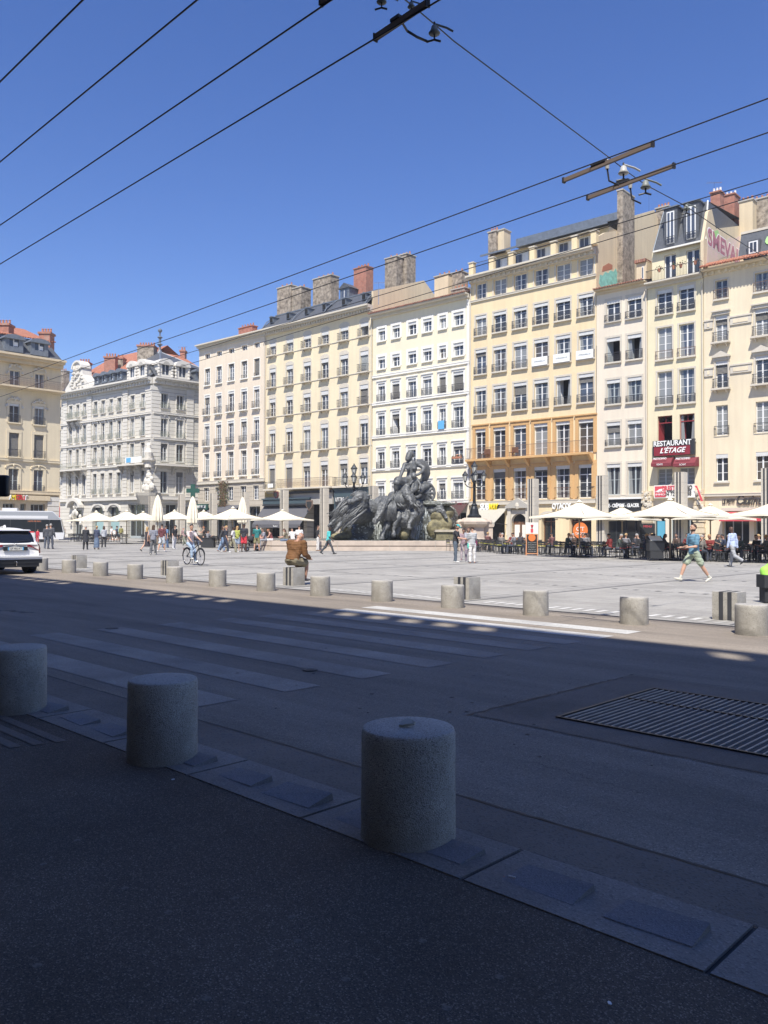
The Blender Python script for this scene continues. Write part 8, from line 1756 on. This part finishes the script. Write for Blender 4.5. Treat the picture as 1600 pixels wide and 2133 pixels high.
person(gp(232,1128), 140, 1.74, 'walk', None, None, 0, 0, 0, (.72,.72,.73), 'short', (.06,.06,.07), 'shorts', (.6,.6,.6), 'hair_brown', 'short', 'skin', False, 'man in a white T-shirt and black shorts under the left parasols', .018)
person(gp(243,1128.5), 120, 1.78, 'walk', None, None, 0, 0, 0, (.05,.06,.10), 'short', (.06,.065,.09), 'shorts', (.75,.75,.75), 'hair_black', 'short', 'skin', False, 'man in a navy T-shirt and dark cap walking right under the left parasols', .018, 1, cap='sign_black')
person(gp(252,1125), 200, 1.72, 'stand', None, None, 0, 0, 0, (.30,.27,.10), 'long', (.10,.10,.08), 'trousers', (.2,.2,.2), 'hair_black', 'short', 'skin_dark', False, 'person in an olive jacket right of the man in navy', .02)
person(gp(216,1142), 200, 1.66, 'stand', None, ((10,50,6),(10,50,6)), 2, 0, 10, (.44,.46,.50), 'long', (.045,.045,.05), 'trousers', (.6,.6,.6), 'hair_brown', 'long', 'skin', True, 'woman in a pale grey top and black leggings right of the denim skirt', .016)
person(gp(201,1144.5), 175, 1.66, 'stand', None, ((10,60,6),(10,60,6)), 0, 0, 6, (.06,.075,.13), 'long', (.13,.18,.27), 'long_skirt', (.05,.05,.06), 'hair_blond', 'bun', 'skin', True, 'woman in navy with a long denim skirt beside the woman in black', .016, 1.08)
person(gp(178,1145), 185, 1.66, 'stand', None, ((20,60,8),(10,20,6)), 2, 20, 8, (.035,.037,.045), 'long', (.035,.037,.045), 'trousers', (.03,.03,.03), 'hair_grey', 'short', 'skin', True, 'person in a long black coat carrying a dark handbag, left of the denim skirt', .016, 1.15, bag((.03,.03,.035), 1, .05, (.10,.06,.13), 'wr'), coat=True)
person(gp(105,1143.5), 178, 1.80, 'stand', ((2,2,5),(-2,2,6)), ((4,24,5),(6,40,5)), 0, 10, 8, (.085,.09,.105), 'long', (.085,.095,.125), 'trousers', (.04,.04,.05), 'hair_grey', 'short', 'skin', False, 'grey haired man in a dark grey suit seen from behind', .016, 1.22)
person(gp(97,1143.5), 178, 1.74, 'stand', None, None, 0, -10, 8, (.075,.08,.10), 'long', (.10,.115,.15), 'trousers', (.5,.5,.5), 'hair_grey', 'short', 'skin', False, 'man in dark clothes half hidden behind the grey haired man in the suit', .018, 1.1)
person(gp(91,1122), 170, 1.62, 'stand', None, None, 0, 0, 0, (.72,.20,.16), 'none', (.72,.20,.16), 'long_skirt', (.5,.3,.2), 'hair_brown', 'short', 'skin', True, 'woman in a long coral dress in front of the bus', .018)
person(gp(65,1126), 190, 1.80, 'stand', None, None, 0, 0, 0, (.06,.06,.06), 'long', (.05,.05,.055), 'trousers', (.1,.1,.1), 'hair_grey', 'short', 'skin', False, 'man in a dark jacket standing between the white car and the bus', .018, 1.2)
person(gp(55,1124), 150, 1.7, 'stand', None, None, 0, 0, 0, (.25,.25,.23), 'long', (.1,.1,.1), 'trousers', (.1,.1,.1), 'hair_grey', 'short', 'skin', False, 'grey haired person behind the roof of the white car', .02)
person(gp(78,1130), 160, 1.35, 'stand', None, None, 0, 0, 0, (.55,.03,.06), 'long', (.50,.03,.05), 'trousers', (.3,.05,.05), 'hair_black', 'short', 'skin', False, 'small figure in bright red right behind the rear lamp of the car', .018, 1.0)
person(gp(133,1120), 30, 1.64, 'stand', None, None, 0, 0, 0, (.66,.28,.24), 'none', (.25,.12,.12), 'skirt', (.2,.2,.2), 'hair_red', 'short', 'skin', True, 'woman in a coral top behind the white pavement board', .018)
# --- waiters and guests right
person(gp(1268,1137), 60, 1.70, 'stand', None, ((20,40,6),(40,60,6)), 18, 0, 20, (.62,.60,.58), 'none', (.05,.09,.25), 'skirt', (.2,.2,.2), 'hair_brown', 'short', 'skin_tan', True, 'woman in a white top and blue skirt leaning over the tables before the creperie', .018)
person(gp(1283,1139), 330, 1.74, 'stand', None, ((10,60,6),(20,70,6)), 0, 20, 0, (.62,.62,.74), 'short', (.66,.64,.70), 'skirt', (.2,.2,.2), 'hair_blond', 'short', 'skin_tan', True, 'woman in a pale lilac dress and sunglasses standing before the creperie', .018)
person(gp(1316,1141), 75, 1.70, 'stand', None, None, 0, 0, 0, (.04,.035,.04), 'none', (.25,.35,.45), 'trousers', (.2,.2,.2), 'hair_red', 'bun', 'skin', True, 'woman in a black top and blue jeans right of the lilac dress', .018)
person(gp(1303,1139), 330, 1.64, 'stand', None, ((20,60,6),(20,60,6)), 4, 0, 20, (.50,.50,.46), 'short', (.3,.3,.3), 'trousers', (.2,.2,.2), 'hair_blond', 'long', 'skin', True, 'woman in a pale top left of the woman in blue jeans before the creperie', .02)
person(gp(562,1122), 320, 1.70, 'stand', None, None, 0, 0, 0, (.50,.85,.08), 'none', (.05,.05,.06), 'trousers', (.1,.1,.1), 'hair_black', 'short', 'skin', False, 'person in a neon yellow vest inside the dark terrace', .02)
# --- seated guests at the terraces
tops = [(.04,.04,.045),(.20,.03,.03),(.07,.07,.08),(.14,.14,.155),(.20,.18,.16),(.04,.05,.09),(.10,.065,.05),(.24,.24,.26),(.07,.09,.08),(.16,.07,.07)]  # parasol shade is put into these darkened clothing colours
GSEAT = 'guests seated on the terraces'
bodies = []
rg = random.Random(77)
for k in range(6):
    bodies.append(dict(lean=rg.choice((2,8,14)), arms=((rg.uniform(20,45), rg.uniform(40,80), 6),(rg.uniform(20,45), rg.uniform(40,80), 6)), fem=k%2 == 0, hst=('long','short','short','bun','short','curly')[k], hr=('hair_brown','hair_black','hair_grey','hair_blond','hair_brown','hair_black')[k]))
protoP = {}
SEATS = SEATS[:64]
cname = dict(zip(tops, ('black','dark red','charcoal','grey','beige','navy','brown','pale grey','dark green','dusty red')))
hname = {'hair_brown':'brown','hair_black':'black','hair_grey':'grey','hair_blond':'fair'}
for n_, (x, y, a, where) in enumerate(SEATS):
    k = n_%6; b_ = bodies[k]; c = tops[(n_*7)%10]; wl_ = where.split(',')[-1].strip()
    lb = '%s haired guest in %s seated %s' % (hname[b_['hr']], cname[c], wl_)
    if k in protoP:
        o = copy_tree(protoP[k]); o.location = (x, y, 0); o.rotation_euler = (0,0,a+math.pi); o['label'] = lb
        for ch in o.children:
            if ch.name.startswith('top'):
                ch.material_slots[0].link = 'OBJECT'; ch.material_slots[0].material = M[pc(c)]
    else:
        protoP[k] = person((x, y, 0), 0, 1.70, 'sit', None, b_['arms'], b_['lean'], 0, 8, c, 'short' if k%2 else 'long', (.06,.07,.10), 'trousers', (.1,.1,.1), b_['hr'], b_['hst'], ('skin','skin_tan')[k%2], b_['fem'], lb, .022, 1.0, seat=.46, group=GSEAT, world_yaw=a+math.pi)

# ------------------------------------------------------------------ dogs
def dog(px, py, face, col, label, s=1.0):
    p = ground(px, py); q = MB(); z = .42*s
    q.loft([((-.32*s,0,z+.02),(0,.09*s,0),(0,0,.10*s)),((-.2*s,0,z),(0,.12*s,0),(0,0,.13*s)),((0,0,z-.02),(0,.12*s,0),(0,0,.13*s)),((.2*s,0,z-.03),(0,.13*s,0),(0,0,.17*s)),((.32*s,0,z+.03),(0,.09*s,0),(0,0,.13*s))], 'x', 12)
    q.cap((.28*s,0,z+.05),(.44*s,0,z+.20*s),.09*s,.07*s); q.ball((.49*s,0,z+.24*s), (.10*s,.075*s,.08*s)); q.cap((.52*s,0,z+.22*s),(.63*s,0,z+.19*s),.045*s,.032*s)
    for sy in (-1, 1):
        q.cap((.24*s,sy*.07*s,z-.05),(.25*s,sy*.075*s,.2*s),.05*s,.03*s); q.cap((.25*s,sy*.075*s,.2*s),(.24*s,sy*.075*s,.03),.03*s,.024*s); q.cap((.24*s,sy*.075*s,.025),(.29*s,sy*.075*s,.022),.026*s,.02*s)
        q.cap((-.26*s,sy*.07*s,z-.02),(-.20*s,sy*.08*s,.26*s),.07*s,.045*s); q.cap((-.20*s,sy*.08*s,.26*s),(-.31*s,sy*.08*s,.15*s),.035*s,.024*s); q.cap((-.31*s,sy*.08*s,.15*s),(-.29*s,sy*.08*s,.03),.024*s,.022*s); q.cap((-.29*s,sy*.08*s,.025),(-.24*s,sy*.08*s,.022),.026*s,.02*s)
        q.cap((.46*s,sy*.07*s,z+.28*s),(.45*s,sy*.10*s,z+.17*s),.028*s,.018*s)
    q.cap((-.34*s,0,z+.06),(-.50*s,.02,z-.02),.035*s,.03*s); q.cap((-.50*s,.02,z-.02),(-.60*s,.03,z-.14*s),.035*s,.02*s)
    o = link('dog', remesh(q, 'dog', .018, pc(col), 1), None, (p.x, p.y, 0), YAW+R(face)); tag(o, label, 'dog'); e = MB(); e.ball((.655*s,0,z+.195*s), .018*s, 'eye', 6)
    for sy in (-1, 1): e.ball((.56*s,sy*.045*s,z+.26*s), .012*s, 'eye', 6)
    e.build('nose_and_eyes', o); return o
dog(1016, 1145, 170, (.48,.24,.11), 'golden brown dog standing right of the women by the fountain', 1.15)
dog(1001, 1144.5, 200, (.36,.18,.09), 'second golden dog half hidden behind the standing golden one', 1.1)
dog(988+8, 1148, 150, (.05,.05,.06), 'dark dog at the feet of the curly haired woman', .7)
# birds and antennas
def antenna(px, py, Z, h, label):
    p = at_depth(px, py, Z); q = MB(); q.tube([(0,0,-h),(0,0,0)], .025, 'chrome', 5); q.tube([(-.7,0,-.1),(.7,0,-.02)], .018, 'chrome', 4)
    for k in range(7): x = -.6+.2*k; q.tube([(x,-.22,-.06),(x,.22,-.06)], .01, 'chrome', 4)
    o = q.build('roof_antenna'); o.location = p; o.rotation_euler[2] = YAW; tag(o, label, 'antenna')
antenna(789, 588, 88, 2.4, 'thin television aerial on the roof right of the red brick chimney stack'); antenna(1352, 392, 84, 5.0, 'tall thin aerial right of the tall stone chimney'); antenna(380, 722, 129, 1.2, 'small aerial on the red tiled roof behind the corner pavilion'); antenna(1488, 379, 74, 1.6, 'television aerial above the red brick chimney with white pots')
# ------------------------------------------------------------------ air
q = MB(); q.box(-270, 60, -30, 260, -1.2, 60, 'soffit'); hz = q.mesh('haze'); hz.materials.clear()
hm = bpy.data.materials.new('haze_air'); hm.use_nodes = True; hn = hm.node_tree; hn.nodes.clear(); ho = hn.nodes.new('ShaderNodeOutputMaterial'); hv = hn.nodes.new('ShaderNodeVolumePrincipled')
hv.inputs['Color'].default_value = (.86,.90,1,1); hv.inputs['Density'].default_value = .00045; hv.inputs['Anisotropy'].default_value = 0.0; hn.links.new(hv.outputs[0], ho.inputs['Volume']); hz.materials.append(hm)
ho_ = link('haze', hz); ho_['kind'] = 'stuff'; tag(ho_, 'thin summer haze over the whole square', None)
bpy.data.scenes.remove(SC2)
